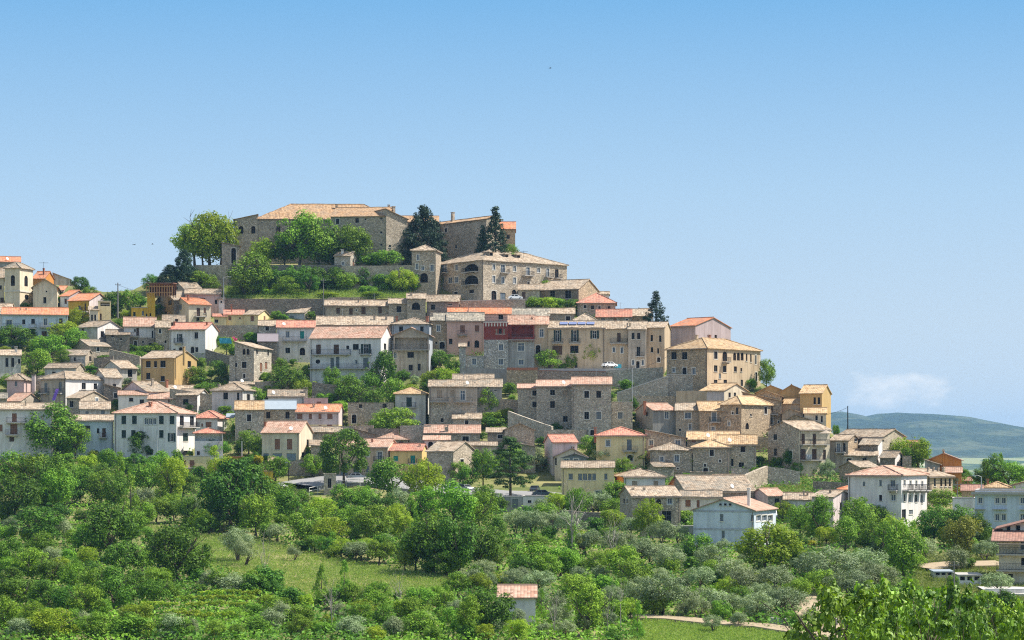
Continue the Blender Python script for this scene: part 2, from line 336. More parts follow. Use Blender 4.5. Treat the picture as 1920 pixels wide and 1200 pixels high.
        for q in holes[fk]:
            if not q[6]: continue
            a0, a1, z0, z1, kd = q[:5]; dep = 1.3 if kd == 'r' else .26
            mat = low[0] if (zl is not None and (z0 + z1) / 2 < zl) else (sm if (sm and fk in 'rl') else wm)
            mb = wmb(mat, fk); c = [(a0, z0), (a1, z0), (a1, z1), (a0, z1)]
            for k in range(4):
                (xa, za), (xb, zb_) = c[k], c[(k + 1) % 4]
                pa, pb = o + e * xa + Vector((0, 0, za)), o + e * xb + Vector((0, 0, zb_))
                mb.poly([pa, pb, pb - n * dep, pa - n * dep], [(xa, za), (xb, zb_), (xb, zb_ + dep), (xa, za + dep)])
            if kd in 'aAcq':                               # arch: fill the two spandrels
                cx_, rad = (a0 + a1) / 2, (a1 - a0) / 2; full = kd == 'c'
                ry = (z1 - z0) / 2 if full else min(rad, (z1 - z0) * .6); zc = (z0 + z1) / 2 if full else z1 - ry
                for sgn in (-1, 1):
                    for top in ((1, -1) if full else (1,)):
                        prev = None
                        for k in range(7):
                            th = math.pi / 2 * k / 6
                            cur = (cx_ + sgn * rad * math.cos(th), zc + top * ry * math.sin(th))
                            if prev:
                                cor = (cx_ + sgn * rad, zc + top * ry)
                                tri = [cor, prev, cur]
                                pts = [o + e * x + Vector((0, 0, z)) for x, z in tri]
                                if sgn * top > 0: pts = pts[::-1]; tri = tri[::-1]
                                mb.poly(pts, tri)
                            prev = cur
    # gable triangles
    def tri(fk, pts):
        o, e, n, ln = faces[fk]; mat = sm if (sm and fk in 'rl') else wm
        off = {'f': 0, 'r': 31, 'l': 57, 'b': 83}[fk]
        wmb(mat, fk).poly([o + e * x + Vector((0, 0, z)) for x, z in pts], [(x + off, z) for x, z in pts])
    if roof == 'gx':
        tri('r', [(0, h), (d, h), (d * rf, h + r)]); tri('l', [(0, h), (d, h), (d * (1 - rf), h + r)])
    elif roof == 'gy':
        tri('f', [(0, h), (w, h), (w * rf, h + r)]); tri('b', [(0, h), (w, h), (w * (1 - rf), h + r)])
    elif roof == 'sf':
        tri('r', [(0, h), (d, h), (d, h + r)]); tri('l', [(0, h), (d, h), (0, h + r)]); tri('b', [(0, h), (w, h), (w, h + r), (0, h + r)])
    elif roof in ('sl', 'sr'):
        up = roof == 'sl'
        tri('f', [(0, h), (w, h), (w if up else 0, h + r)]); tri('b', [(0, h), (w, h), (0 if up else w, h + r)])
        tri('r' if up else 'l', [(0, h), (d, h), (d, h + r), (0, h + r)])
    wn = []
    for (mat, sd_), mb in walls.items():
        wn.append(mb.build({'': 'wall', 'b': 'rear_wall'}.get(sd_, 'side_wall'), M[mat], root, T))
    # roof
    rb = MB(); amp = .10 if rm in ('old', 'greyold', 'oldlight') else (.05 if rm in ('tan_roof', 'castle_roof', 'red_roof') else .015)
    th = .12
    def slope(A, B, Cc, Dd):                               # A,B along the eave; Dd,Cc above them
        A, B, Cc, Dd = map(Vector, (A, B, Cc, Dd))
        wl = max((B - A).length, (Cc - Dd).length); hl = max((Dd - A).length, (Cc - B).length)
        nu, nv = max(1, int(wl / 1.2)), max(1, int(hl / 1.5))
        eu = (B - A).normalized(); up = ((Dd + Cc) / 2 - (A + B) / 2); up = (up - eu * up.dot(eu)).normalized()
        top = {}
        for i in range(nu + 1):
            for j in range(nv + 1):
                s_, t_ = i / nu, j / nv
                p = (A * (1 - s_) + B * s_) * (1 - t_) + (Dd * (1 - s_) + Cc * s_) * t_
                p = p + Vector((0, 0, jit(p + org, amp) + .11)); top[i, j] = p
        uvf = lambda p: ((p - A).dot(eu), (p - A).dot(up))
        dn = Vector((0, 0, -th))
        for i in range(nu):
            for j in range(nv):
                q = [top[i, j], top[i + 1, j], top[i + 1, j + 1], top[i, j + 1]]
                rb.poly(q, [uvf(p) for p in q]); q2 = [p + dn for p in q[::-1]]; rb.poly(q2, [uvf(p) for p in q2])
        edge = [top[i, 0] for i in range(nu + 1)]
        def strip(e_):
            for p, q in zip(e_, e_[1:]):
                rb.poly([p + dn, q + dn, q, p], [(0, 0), ((q - p).length, 0), ((q - p).length, th), (0, th)])
        strip(edge); strip([top[nu, j] for j in range(nv + 1)]); strip([top[0, j] for j in range(nv, -1, -1)]); strip([top[i, nv] for i in range(nu, -1, -1)])
    def ridge(p, q):
        p, q = Vector(p), Vector(q)
        if (q - p).length < .3: return
        n_ = max(1, int((q - p).length / 1.2)); pts = []
        for i in range(n_ + 1):
            c = p.lerp(q, i / n_); pts.append(c + Vector((0, 0, .13 + jit(c + org, amp))))
        rb.tube(pts, .13, 5)
    o_ = ov; X = w / 2
    if roof == 'gx':
        k1, k2 = r / (d * rf), r / (d * (1 - rf)); xr = X + ov * .6
        slope((-xr, -o_, h - o_ * k1), (xr, -o_, h - o_ * k1), (xr, d * rf, h + r), (-xr, d * rf, h + r))
        slope((xr, d + o_, h - o_ * k2), (-xr, d + o_, h - o_ * k2), (-xr, d * rf, h + r), (xr, d * rf, h + r))
        ridge((-xr, d * rf, h + r), (xr, d * rf, h + r))
    elif roof == 'gy':
        xr = w * (rf - .5); k1, k2 = r / (w * rf), r / (w * (1 - rf))
        slope((-X - o_, d + .2, h - o_ * k1), (-X - o_, -o_, h - o_ * k1), (xr, -o_, h + r), (xr, d + .2, h + r))
        slope((X + o_, -o_, h - o_ * k2), (X + o_, d + .2, h - o_ * k2), (xr, d + .2, h + r), (xr, -o_, h + r))
        ridge((xr, -o_, h + r), (xr, d + .2, h + r))
    elif roof == 'hip':
        ins = min(w, d) / 2; k = r / ins; z0 = h - o_ * k
        if w >= d: ra, rb_ = Vector((-X + ins, d / 2, h + r)), Vector((X - ins, d / 2, h + r))
        else: ra = Vector((0, ins, h + r)); rb_ = Vector((0, d - ins, h + r))
        c0, c1, c2, c3 = [Vector(p) for p in ((-X - o_, -o_, z0), (X + o_, -o_, z0), (X + o_, d + o_, z0), (-X - o_, d + o_, z0))]
        if w >= d: slope(c0, c1, rb_, ra); slope(c1, c2, rb_, rb_); slope(c2, c3, ra, rb_); slope(c3, c0, ra, ra)
        else: slope(c0, c1, ra, ra); slope(c1, c2, rb_, ra); slope(c2, c3, rb_, rb_); slope(c3, c0, ra, rb_)
        ridge(ra, rb_)
        for c_, q in ((c0, ra), (c1, rb_ if w >= d else ra), (c2, rb_), (c3, ra if w >= d else rb_)): ridge(c_, q)
    elif roof == 'sf':
        k = r / d; slope((-X - o_, -o_, h - o_ * k), (X + o_, -o_, h - o_ * k), (X + o_, d + .2, h + r + .2 * k), (-X - o_, d + .2, h + r + .2 * k))
    elif roof == 'sl':
        k = r / w; slope((-X - o_, d + .2, h - o_ * k), (-X - o_, -o_, h - o_ * k), (X + .2, -o_, h + r), (X + .2, d + .2, h + r))
    elif roof == 'sr':
        k = r / w; slope((X + o_, -o_, h - o_ * k), (X + o_, d + .2, h - o_ * k), (-X - .2, d + .2, h + r), (-X - .2, -o_, h + r))
    elif roof == 'flat':
        t_ = .22
        rb.box((-X + t_, t_, h - .75), (w - 2 * t_, 0, 0), (0, d - 2 * t_, 0), (0, 0, .12))
        for bx in (((-X - .05, -.05, h - .002), (w + .1, 0, 0), (0, t_ + .05, 0)), ((-X - .05, d - t_, h - .002), (w + .1, 0, 0), (0, t_ + .05, 0)),
                   ((-X - .05, t_, h - .002), (t_ + .05, 0, 0), (0, d - 2 * t_, 0)), ((X - t_, t_, h - .002), (t_ + .05, 0, 0), (0, d - 2 * t_, 0))):
            rb.box(*bx, (0, 0, .12))
    ro = rb.build('roof', M[cap or ('slab' if roof == 'flat' else rm)], root, T)
    # chimneys
    for c in ch:
        px, yt = c[0], c[1]; yb2 = c[2] if len(c) > 2 else yt + 10; wd = c[3] if len(c) > 3 else 5; mt = c[4] if len(c) > 4 else cm; fy = c[5] if len(c) > 5 else .28
        u = (px - CX) / F; p0 = Mw @ Vector((0, d * fy, 0)); ew = Rm @ Vector((1, 0, 0)); t = (u * p0.y - p0.x) / (ew.x - u * ew.y); y = p0.y + t * ew.y
        zt = (HY - yt) / F * y - org.z; zb2 = (HY - yb2) / F * y - org.z - 1.4; hw = wd / (F / y) / 2
        cb = MB(); cb.box((t - hw, d * fy - hw, zb2), (2 * hw, 0, 0), (0, 2 * hw, 0), (0, 0, zt - zb2 - .28))
        for sx in (-1, 1):
            for sy in (-1, 1): cb.box((t + sx * hw * .75 - .06, d * fy + sy * hw * .75 - .06, zt - .28), (.12, 0, 0), (0, .12, 0), (0, 0, .18))
        cb.box((t - hw * 1.25, d * fy - hw * 1.25, zt - .10), (2.5 * hw, 0, 0), (0, 2.5 * hw, 0), (0, 0, .12))
        cb.build('chimney', M[mt], ro, None)
        ro.children[-1].data.transform(T) if T is not None else None
    for px, yt, yb2, wd in dorm:                           # dormers
        u = (px - CX) / F; fk = 'r' if px > xm else 'f'; o, e, n, ln = faces[fk]
        q0 = Mw @ (o - n * 3.0); ew = Rm @ e; t = (u * q0.y - q0.x) / (ew.x - u * ew.y); y = q0.y + t * ew.y
        z1, z0 = (HY - yt) / F * y - org.z, (HY - yb2) / F * y - org.z; hw = wd / (F / y) / 2; o3 = o - n * 3.0 + e * t
        b = MB(); b.box(o3 - e * hw + Vector((0, 0, z0 - .4)), e * (2 * hw), -n * 2.2, Vector((0, 0, z1 - z0 + .2)))
        dm = b.build('dormer', M['stone'], root, T)
        b = MB(); b.box(o3 - e * (hw + .25) + n * .35 + Vector((0, 0, z1 - .16)), e * (2 * hw + .5), -n * 2.9, Vector((0, 0, .16))); b.build('dormer_roof', M[rm], dm, T)
        b = MB(); b.box(o3 - e * (hw * .7) + n * .02 + Vector((0, 0, z0)), e * (1.4 * hw), -n * .03, Vector((0, 0, z1 - z0 - .3))); b.build('pane', M['void'], dm, T)
    # windows and doors
    for fk, hs in holes.items():
        o, e, n, ln = faces[fk]; Z = Vector((0, 0, 1))
        for a0, a1, z0, z1, kd, px, inset in hs:
            P_ = lambda x, z, dpt: o + e * x + Z * z + n * dpt
            ww, hh = a1 - a0, z1 - z0; base = -.16 if inset else .015
            fr = MB(); f_ = min(.06, ww * .09)
            def bar(x, z, bw, bh, dp=base, tk=.06): fr.box(P_(x, z, dp), e * bw, Z * bh, n * tk)
            nm, fm, pm = 'window', 'frame_brown', 'glass'
            if kd in ('w', 'q'): fm, pm = 'frame_white', 'palepane'
            elif kd == 'k': fm, pm = ('frame_brown', 'glass') if random.random() < .6 else ('frame_grey', 'void')
            elif kd in 'aAc': fm, pm = 'frame_brown', 'void'
            elif kd in 'gntms': fm = {'g': 'sh_grey', 'n': 'sh_brown', 't': 'sh_teal', 'm': 'sh_tan', 's': 'sh_green'}[kd]
            elif kd == 'o': fm, pm = 'frame_white', 'glass'
            elif kd == 'd': nm, fm = 'door', 'door_brown'
            elif kd == 'D': nm, fm = 'garage_door', 'garage'
            elif kd == 'r': nm, fm, pm = 'loggia', 'slab', 'void'
            elif kd == 'v': fm, pm = 'frame_grey', 'void'
            if kd == 'A': nm = 'door'
            if kd in 'gntmsdD':
                hw_ = ww / 2; bar(a0, z0, ww, hh, base, .03)
                for k in range(2):
                    x_ = a0 + k * hw_ + .03; bar(x_, z0 + .03, hw_ - .06, hh - .06, base + .03, .03)
                nl = int(hh / .28)
                for k in range(1, nl): bar(a0 + .08, z0 + k * hh / nl - .03, ww - .16, .06, base + .06, .02)
                wo = fr.build(nm, M[fm], root, T)
                if nm == 'door':
                    hb = MB(); hb.box(P_(a0 + ww * .45, z0 + hh * .45, base + .08), e * .05, Z * .14, n * .05); hb.build('handle', M['iron'], wo, T)
            elif kd == 'r':
                bar(a0, z0, ww, .05, -1.28, 1.2)
                wo = fr.build(nm, M['slab'], root, T)
                b = MB(); b.poly([P_(a0, z0, -1.29), P_(a1, z0, -1.29), P_(a1, z1, -1.29), P_(a0, z1, -1.29)], [(a0, z0), (a1, z0), (a1, z1), (a0, z1)])
                b.build('back_wall', M[wm], wo, T)
            else:
                bar(a0, z0, f_, hh); bar(a1 - f_, z0, f_, hh); bar(a0 + f_, z0, ww - 2 * f_, f_); bar(a0 + f_, z1 - f_, ww - 2 * f_, f_)
                if ww > .5: bar((a0 + a1) / 2 - f_ * .45, z0 + f_, f_ * .9, hh - 2 * f_)
                if hh > 1.6: bar(a0 + f_, z0 + hh * .66, ww - 2 * f_, f_ * .8)
                wo = fr.build(nm, M[fm], root, T)
                b = MB(); b.box(P_(a0 + .01, z0 + .01, base + .012), e * (ww - .02), Z * (hh - .02), n * .02); b.build('pane', M[pm], wo, T)
            if kd in ('w', 'q', 'A') or (wm.startswith('stone') and kd in 'gko' and random.random() < .5):
                b = MB(); q = .14
                for bx in ((a0 - q, z0 - q, q, hh + 2 * q), (a1, z0 - q, q, hh + 2 * q), (a0, z1, ww, q), (a0, z0 - q, ww, q)):
                    b.box(P_(bx[0], bx[1], -.02), e * bx[2], Z * bx[3], n * .06)
                b.build('surround', M['trim'], wo, T)
            elif kd not in 'rdDAac':
                b = MB(); b.box(P_(a0 - .1, z0 - .1, -.05), e * (ww + .2), Z * .1, n * .14); b.build('sill', M['trim'], wo, T)
            if kd == 'o':
                for sx in (a0 - ww * .5 - .04, a1 + .04):
                    b = MB(); b.box(P_(sx, z0, .02), e * (ww * .5), Z * hh, n * .05)
                    for k in range(5): b.box(P_(sx + .05, z0 + hh * (k + .3) / 5, .07), e * (ww * .5 - .1), Z * (hh * .1), n * .02)
                    b.build('shutter', M['sh_green'], wo, T)
    for bx0, bx1, ty, by in bal:
        fk, t0, zs, sc = fpos(bx0, by); _, t1, _, _ = fpos(bx1, by, fk); _, _, zt, _ = fpos(bx0, ty, fk)
        o, e, n, ln = faces[fk]; Z = Vector((0, 0, 1)); t0, t1 = max(-.3, t0), min(ln + .3, t1)
        if t1 - t0 < .4: continue
        zt = max(zt, zs + .8); zt = min(zt, zs + 1.15); dp = .95
        b = MB(); b.box(o + e * t0 + Z * (zs - .16), e * (t1 - t0), n * dp, Z * .16)
        for k in (0.12, .88): b.box(o + e * (t0 + (t1 - t0) * k - .08) + Z * (zs - .42), e * .16, n * (dp * .6), Z * .26)
        bo = b.build('balcony', M['slab'], root, T)
        b = MB(); q = .035
        b.box(o + e * t0 + Z * zt + n * (dp - .08), e * (t1 - t0), n * q, Z * q); b.box(o + e * t0 + Z * (zs + .08) + n * (dp - .08), e * (t1 - t0), n * q, Z * q)
        for s_ in (t0, t1 - q): b.box(o + e * s_ + Z * zt, e * q, n * (dp - .05), Z * q); b.box(o + e * s_ + Z * (zs + .08), e * q, n * (dp - .05), Z * q)
        k = t0
        while k < t1 - .02: b.box(o + e * k + Z * zs + n * (dp - .075), e * .022, n * .022, Z * (zt - zs)); k += .17
        for s_ in (t0, t1 - .022):
            for k in range(1, 6): b.box(o + e * s_ + Z * zs + n * (dp * k / 6), e * .022, n * .022, Z * (zt - zs))
        b.build('railing', M['iron'], bo, T)
    if pipe and w > 6 and roof not in ('flat',) and h > 3:
        b = MB(); xx = X - .25 if random.random() < .6 else -X + .25
        b.tube([(xx, -.08, h - .25), (xx, -.08, -.5)], .055, 6); b.build('drainpipe', M['pipe'], root, T)
        if roof in ('gx', 'hip', 'sf') and random.random() < .7:
            b = MB(); b.tube([(-X - .2, -o_ - .06, h - .08 - o_ * .3), (X + .2, -o_ - .06, h - .08 - o_ * .3)], .07, 6); b.build('gutter', M['pipe'], root, T)
    if roof in ('gx', 'hip') and join is None and w > 7 and random.random() < .34 and cat in (None, 'house'):
        ax = random.uniform(-.3, .3) * w; zr = h + r * (.95 if roof == 'gx' else .8); b = MB(); b.tube([(ax, d * rf, zr - .5), (ax, d * rf, zr + 1.7)], .03, 5)
        b.tube([(ax - .55, d * rf, zr + 1.55), (ax + .55, d * rf, zr + 1.55)], .02, 4)
        for k in range(-2, 3): b.tube([(ax + k * .24, d * rf - .3, zr + 1.55), (ax + k * .24, d * rf + .3, zr + 1.55)], .016, 4)
        b.build('television_aerial', M['galvanised'], root, T)
    if roof in ('gx', 'sf') and join is None and w > 6 and random.random() < .22 and cat in (None, 'house'):
        ax = random.uniform(-.4, .4) * w; b = MB(); c0 = Vector((ax, -.3 + d * .1, h + .75)); n_ = Vector((.5, -.75, .45)).normalized(); a_ = n_.orthogonal().normalized(); b2 = n_.cross(a_)
        ring = [c0 + (a_ * math.cos(t) + b2 * math.sin(t)) * .36 + n_ * .1 for t in [6.2832 * k / 12 for k in range(12)]]
        for k in range(12): b.poly([c0, ring[k], ring[(k + 1) % 12]]); b.poly([c0 - n_ * .02, ring[(k + 1) % 12] - n_ * .02, ring[k] - n_ * .02])
        b.tube([c0, c0 - Vector((0, 0, .75))], .03, 5); b.build('satellite_dish', M['frame_white'], root, T)
    root['_n'] = 1; del root['_n']
    house.last = dict(Mw=Mw, w=w, d=d, h=h, r=r, org=org, D=D)
    return root
H = house
# ---- church quarter, far left
bt = H('bell_tower', 'square cream bell tower with arched openings and a round clock', 9, 37, 501, 580, 492, 'hip', 'cream', 'old', x1=62, d=6.2, win='a 24 516 536 7;a 49 517 537 6;c 50 552 562 7', lm='the church bell tower', cat='bell tower', pipe=False)
b_ = MB(); q_ = house.last; b_.box((-q_['w']/2-.15, -.15, 3.9), (q_['w']+.3, 0, 0), (0, q_['d']+.3, 0), (0, 0, .3)); b_.build('string_course', M['trim'], bt)
H('church', 'cream church front with a triangular pediment and a dark diamond window', 62, 107, 538, 582, 524, 'gy', 'cream', 'oldlight', x1=114, d=16, win='v 84 557 569 5;v 87 545 548 2', lm='the church front', cat='church', pipe=False, ov=.5)
H('stone_house', 'grey house with an orange roof rising behind the bell tower', -14, 38, 491, 560, 482, 'gx', 'grey', 'orange_roof', dd=24, win='k 4 500 508 5')
H('plaster_house', 'cream house with an old tiled roof left of the bell tower', -22, 8, 521, 580, 503, 'gx', 'cream', 'old', win='d 4 558 569 6;k 1 535 543 4', dd=4)
H('plaster_house', 'white walled house under a tan roof in front of the bell tower', -30, 14, 588, 628, 570, 'gx', 'white', 'oldlight', x1=33, d=9)
H('long_house', 'long white house with an orange roof and iron balconies below the church', 4, 127, 590, 642, 578, 'gx', 'bluewhite', 'orange_roof', d=8, win='w 17 600 613 10;k 44.5 599 608 5;k 62 598 607 6;w 85 597 610 6;d 114 597 612 6;d 61 622 635 11;d 83 621 633 9;d 25 622 636 9;B 6 37 608 614;B 54 68 608 615;B 74 108 607 613', ch=[(38,577,590,2.5),(49,578,590,2)], lm='the long white house below the church')
H('mauve_house', 'mauve house with an orange roof behind the church pediment', 61, 83, 522, 560, 510, 'gx', 'orange', 'orange_roof', x1=103, d=8, rf=.5, dd=14, ch=[(82,503,515,3,'brick')])
H('plaster_house', 'grey walled house with a roof falling to the right behind the church', 100, 131, 524, 560, 512, 'sr', 'oldwhite', 'old', dd=22, pipe=False)
H('plaster_house', 'small tan gabled house at the top of the church street skyline', 127, 148, 538, 562, 526, 'sr', 'beige', 'old', dd=24)
H('mauve_house', 'small mauve house with a stepped orange roof right of the church', 107, 119, 544, 575, 537, 'gx', 'mauve', 'orange_roof', x1=131, d=7, dd=10)
H('mauve_house', 'mauve gabled house with a bright orange roof right of the church', 113, 129, 555, 585, 545, 'gx', 'bluewhite', 'orange_roof', x1=165, d=9, sm='mauve', dd=3, win='d 123 560 570 4')
H('yellow_house', 'yellow house with an orange roof and a white gable wall', 128, 167, 563, 606, 551, 'gx', 'sun', 'orange_roof', x1=206, d=9, sm='palepink', win='g 149 573 580 4;d 160 569 582 3;B 155 166 578 584', lm='the yellow house right of the church')
H('cream_house', 'small cream lean-to house with three tall dark windows below the white gable', 168, 184, 581, 604, 575, 'sf', 'cream', 'oldlight', d=4, dd=-6, win='k 172.5,178.5 590 601 3')
H('yellow_house', 'flat roofed pale yellow house with a covered terrace beside the white gable', 184, 208, 565, 604, None, 'flat', 'paleyellow', 'slab', d=5, dd=-5, win='r 197 567 574 16;d 189 588 600 3', cap='slab')
H('yellow_house', 'low deep yellow house with a railed roof terrace', 246, 277, 577, 606, None, 'flat', 'sun', 'slab', d=7, win='s 252 585 593 4;g 268 583 591 3.5;k 275 588 593 2', lm='the deep yellow house')
H('yellow_house', 'tall narrow deep yellow wall of a house under a timber frame', 276, 291, 549, 606, None, 'flat', 'sun', 'slab', d=6, win='k 282 587 593 2.5', dd=1)
H('stone_house', 'grey rubble stone house with a lichen covered roof beside the deep yellow wall', 326, 358, 562, 606, 547, 'gx', 'stone_dark', 'old', l=291, d=11, dd=3, win='k 299 558 568 4;k 319 563 573 5;n 299 582 594 6;k 311 585 592 4')
H('cream_house', 'cream house with an orange roof and a small balcony over the pink balcony house', 354, 395, 570, 608, 560, 'gx', 'cream', 'orange_roof', l=326, d=8, win='g 337.5 571 581 6;d 372 577 593 6;n 384 577 587 4;k 371 595 602 5;B 364 385 586 593', ch=[(353,553,566,3,'brick')], lm='the cream house with an orange roof')
H('stone_house', 'upper stone house with a sagging tiled roof below the castle wall', 347, 380, 543, 580, 531, 'gx', 'stone', 'old', l=323, d=9, dd=4, win='k 332 538 543 3')
H('pink_house', 'pinkish plaster house with a ragged old roof below the castle terrace', 347, 414, 551, 592, 543, 'gx', 'pink', 'old', dd=1, win='k 382 559 566 5;k 405 562 570 4')
H('turret', 'tiny white turret room at the corner below the castle terrace', 410, 421, 561, 582, 558, 'sf', 'white', 'oldlight', d=2.2, dd=-3, win='k 415 564 568 3', cat='turret', pipe=False)
H('row_house', 'row house with white upper wall, stone ground floor and a pale pink roof', 232, 292, 612, 655, 596, 'gx', 'white', 'salmon_roof', win='d 258 615 630 4.5;k 253 617 622 2;A 254 639 651 5;k 268 639 643 3;k 282 643 648 5;k 286 620 634 2;B 246 261 624 630', low=('stone',633), lm='the pale row house')
H('stone_house', 'grey stone house with a rough mossy roof left of the pink balcony house', 292, 319, 614, 662, 603, 'gx', 'stone', 'oldlight', dd=-2, win='k 300 617 625 4;k 310.5 638 644 3')
H('stone_house', 'low stone house end showing above the mossy roof', 305, 346, 604, 632, 592, 'gx', 'stone', 'old', win='k 331 598 606 5;k 322 606 612 4')
H('white_house', 'white house with a red tiled roof and one iron balcony', 318, 385, 617, 672, 606, 'gx', 'white', 'red_roof', x1=409, d=9, win='o 337 626 641 4;k 368 623 635 6;v 327 654 659 4;A 339 651 660 6;A 361 650 662 6;k 369 651 660 5;B 328 344 635 643', ch=[(327,603,612,3,'brick'),(388,604,612,3,'brick')], low=('grey',662), lm='the white house with a red roof')
H('white_house', 'half plastered white house with a grey gable and a side balcony', 143, 183, 613, 655, 603, 'gx', 'oldwhite', 'old', x1=230, d=9, sm='white', win='d 155 616 630 4;k 155 637 641 2;k 192 621 632 6;B 138 158 625 633', lm='the half plastered white house')
H('stone_shed', 'low curved stone shed with an old tiled roof', 199, 243, 628, 655, 619, 'gx', 'stone_dark', 'old', dd=-3, win='k 211 628.5 633 4;k 227 634 638 3', cat='shed')
H('stone_house', 'ruined stone cottage with a broken tile roof above the grassy bank', 168, 206, 649, 680, 638, 'gx', 'stone', 'old', l=135, d=9, win='k 184 651 659 4', lm='the ruined stone cottage')
H('stone_house', 'stone cottage with a long balcony and two roof pitches above the white corner house', 116, 160, 666, 694, 657, 'gx', 'oldwhite', 'old', x1=175, d=7, sm='stone', win='k 127 668 676 3;k 140 670 677 3.5;k 170 668 678 5;B 117 157 677 682')
H('stone_house', 'low stone house with a rough roof just above the white corner house', 84, 142, 690, 722, 682, 'gx', 'oldwhite', 'old', x1=158, d=6, sm='stone', win='k 101 697 703 6')
H('white_house', 'white house with three tall dark windows at the picture edge under the trees', -20, 39, 666, 706, 657, 'gx', 'oldwhite', 'oldlight', win='k 13,24 671 688 5;k 36 673 682 4', ch=[(30,650,662,5,'oldwhite')], lm='the white house at the left picture edge')
H('pink_house', 'dusty pink house with a hipped roof and a tall chimney stack', 13, 45, 711, 755, 700, 'hip', 'pink', 'old', x1=62, d=7, win='g 30 715 724 4;k 27,33 740 745 3', ch=[(63,703,725,6,'palepink')])
H('stone_house', 'low house with a pale pink roof and a small gable below the pink hipped house', 11, 38, 752, 780, 738, 'gx', 'beige', 'salmon_roof', x1=76, d=9)
H('stone_house', 'small stone house with a slate grey roof cut by the left picture edge', -25, 13, 747, 790, 738, 'gx', 'stone', 'greyold')
wc = H('white_house', 'two storey corner house, tan stone on one face and white plaster on the other', 76, 123, 709, 768, 698, 'hip', 'beige', 'oldlight', x1=196, d=11, sm='white', win='g 86 718 736 5;g 113 717 733 5;k 157 718 730 7;k 179 719 730 6;B 78 93 729 737;B 106 119 729 737', lm='the white corner house')
H('plaster_house', 'plain beige house with a lopsided gable and one dark window beside the ochre house', 226, 257, 690, 722, 677, 'gx', 'oldwhite', 'oldlight', l=190, d=9, win='k 244 693 707 8')
H('plaster_house', 'small beige house wedged between the corner house and the lopsided gable', 197, 228, 707, 740, 693, 'gx', 'oldwhite', 'oldlight', l=176, d=8, dd=-2, win='k 214.5 720 727 6')
H('stone_shed', 'dark stone lean-to with a doorway below the beige houses', 195, 224, 727, 752, 720, 'sr', 'stone_dark', 'old', d=6, dd=-2, win='k 217 737 746 6', cat='shed')
H('ochre_house', 'modern ochre house with square brown windows and a tall flue on its gable', 264, 327, 671, 740, 659, 'gx', 'ochre', 'oldlight', x1=369, d=10, win='k 278 677 689 8;k 291.5 677 689 5;k 305.5 676 689 9;k 278 699 711 7;k 305 705 715 7;k 355 677 689 6', ch=[(345,650,672,3.5,'ochre',.1)], lm='the ochre modern house')
H('plaster_house', 'lavender plaster house with a broad blank gable below the ochre house', 275, 318, 734, 765, 716, 'gx', 'palepink', 'old', l=224, d=11, ch=[(286,710,725,4,'stone'),(313,712,728,4,'brick')])
H('white_house', 'low white house with a salmon roof above the arched window mansion', 222, 277, 741, 770, 734, 'gx', 'white', 'salmon_roof', win='k 246 746 753 7;k 266 749 757 7')
H('pink_house', 'low pink house with a salmon roof above the arched window mansion', 277, 333, 748, 772, 736, 'gx', 'pink', 'salmon_roof', dd=1, win='n 287 749.5 756 6;n 318 749 755 6')
H('stone_house', 'pink brick house with a white gable and an old mottled roof', 330, 370, 741, 775, 731, 'gx', 'stone_pink', 'oldlight', x1=393, d=8, sm='white', win='k 348 748 759 9;n 385 749 765 4')
H('stone_house', 'flat roofed range of old tiles behind the pink brick house', 313, 375, 733, 752, 724, 'gx', 'stone', 'oldlight', dd=0)
H('white_house', 'white two storey house with a long balcony at the left picture edge above the wood', -15, 100, 767, 860, 757, 'gx', 'white', 'oldlight', win='n 27 775 791 8;n 26 795 814 12;n 2 796 809 5;d 22 819 828 8;B 12 48 784 792;B 10 34 806 815', ch=[(48,749,764,3,'stone')], lm='the white balcony house at the left edge')
H('white_house', 'plain bluish white house with a tan roof left of the arched window mansion', 133, 213, 788, 850, 779, 'gx', 'bluewhite', 'oldlight', win='k 164 798 807 9;k 184 803 812 4;d 195 803 821 6;B 186 200 813 820', lm='the bluish white house')
H('stone_house', 'gabled rubble house with one small white framed window', 125, 150, 746, 790, 734, 'gx', 'stone', 'oldlight', x1=200, d=10, sm='stone', win='k 134 752 764 6;w 181 746 754 5')
H('stone_house', 'half collapsed stone house with weeds on its roof', 150, 206, 767, 800, 754, 'gx', 'oldwhite', 'oldlight', dd=-3, win='g 163 771 779 5;g 193 769 778 6')
mh = H('mansion', 'large white mansion with a triple arched window and dark shutters', 214, 331, 774, 866, 754, 'hip', 'white', 'salmon_roof', x1=367, d=10.5, win='s 232,252,302.5,322.5 779.5 795 8;q 274,282,290 784 796 6;s 232,250,302.5 806.5 821 7.5;o 322 812 828 6;k 302 845 856 5;k 280 842 853 12;k 341 779 798 7;k 360 780 798 7;s 348 812 827 9;A 348 845 855 12;B 333 366 793 800', ch=[(282,754,768,5.5,'brick'),(314,761,772,5.5,'brick')], lm='the arched window mansion')
b_ = MB(); q_ = house.last
H('white_house', 'white house with a hipped orange roof and a covered balcony right of the mansion', 365, 408, 783, 822, 772, 'hip', 'white', 'red_roof', x1=426, d=8, dd=1, win='n 368.5 790 799 3;n 379 794 800 3;n 391 791 801 10')
H('veranda', 'dark timber veranda with a red hipped roof on a white base', 365, 418, 812, 860, 804, 'hip', 'white', 'red_roof', d=5, dd=-3, win='r 391 813 827 46;k 372 846 853 5', cat='veranda', pipe=False)
H('yellow_house', 'low flat yellow house with brown shutters under the mansion', 336, 394, 856, 887, None, 'flat', 'paleyellow', 'slab', d=5, dd=-1, win='n 344,360 863 876 8;B 338 366 873 877')
H('orange_kiosk', 'small orange flat roofed building with white columns', 428, 457, 857, 880, None, 'flat', 'orange', 'orange_roof', d=4, win='n 444 862 875 6;r 452 862 874 5', cat='kiosk', cap='orange_roof')
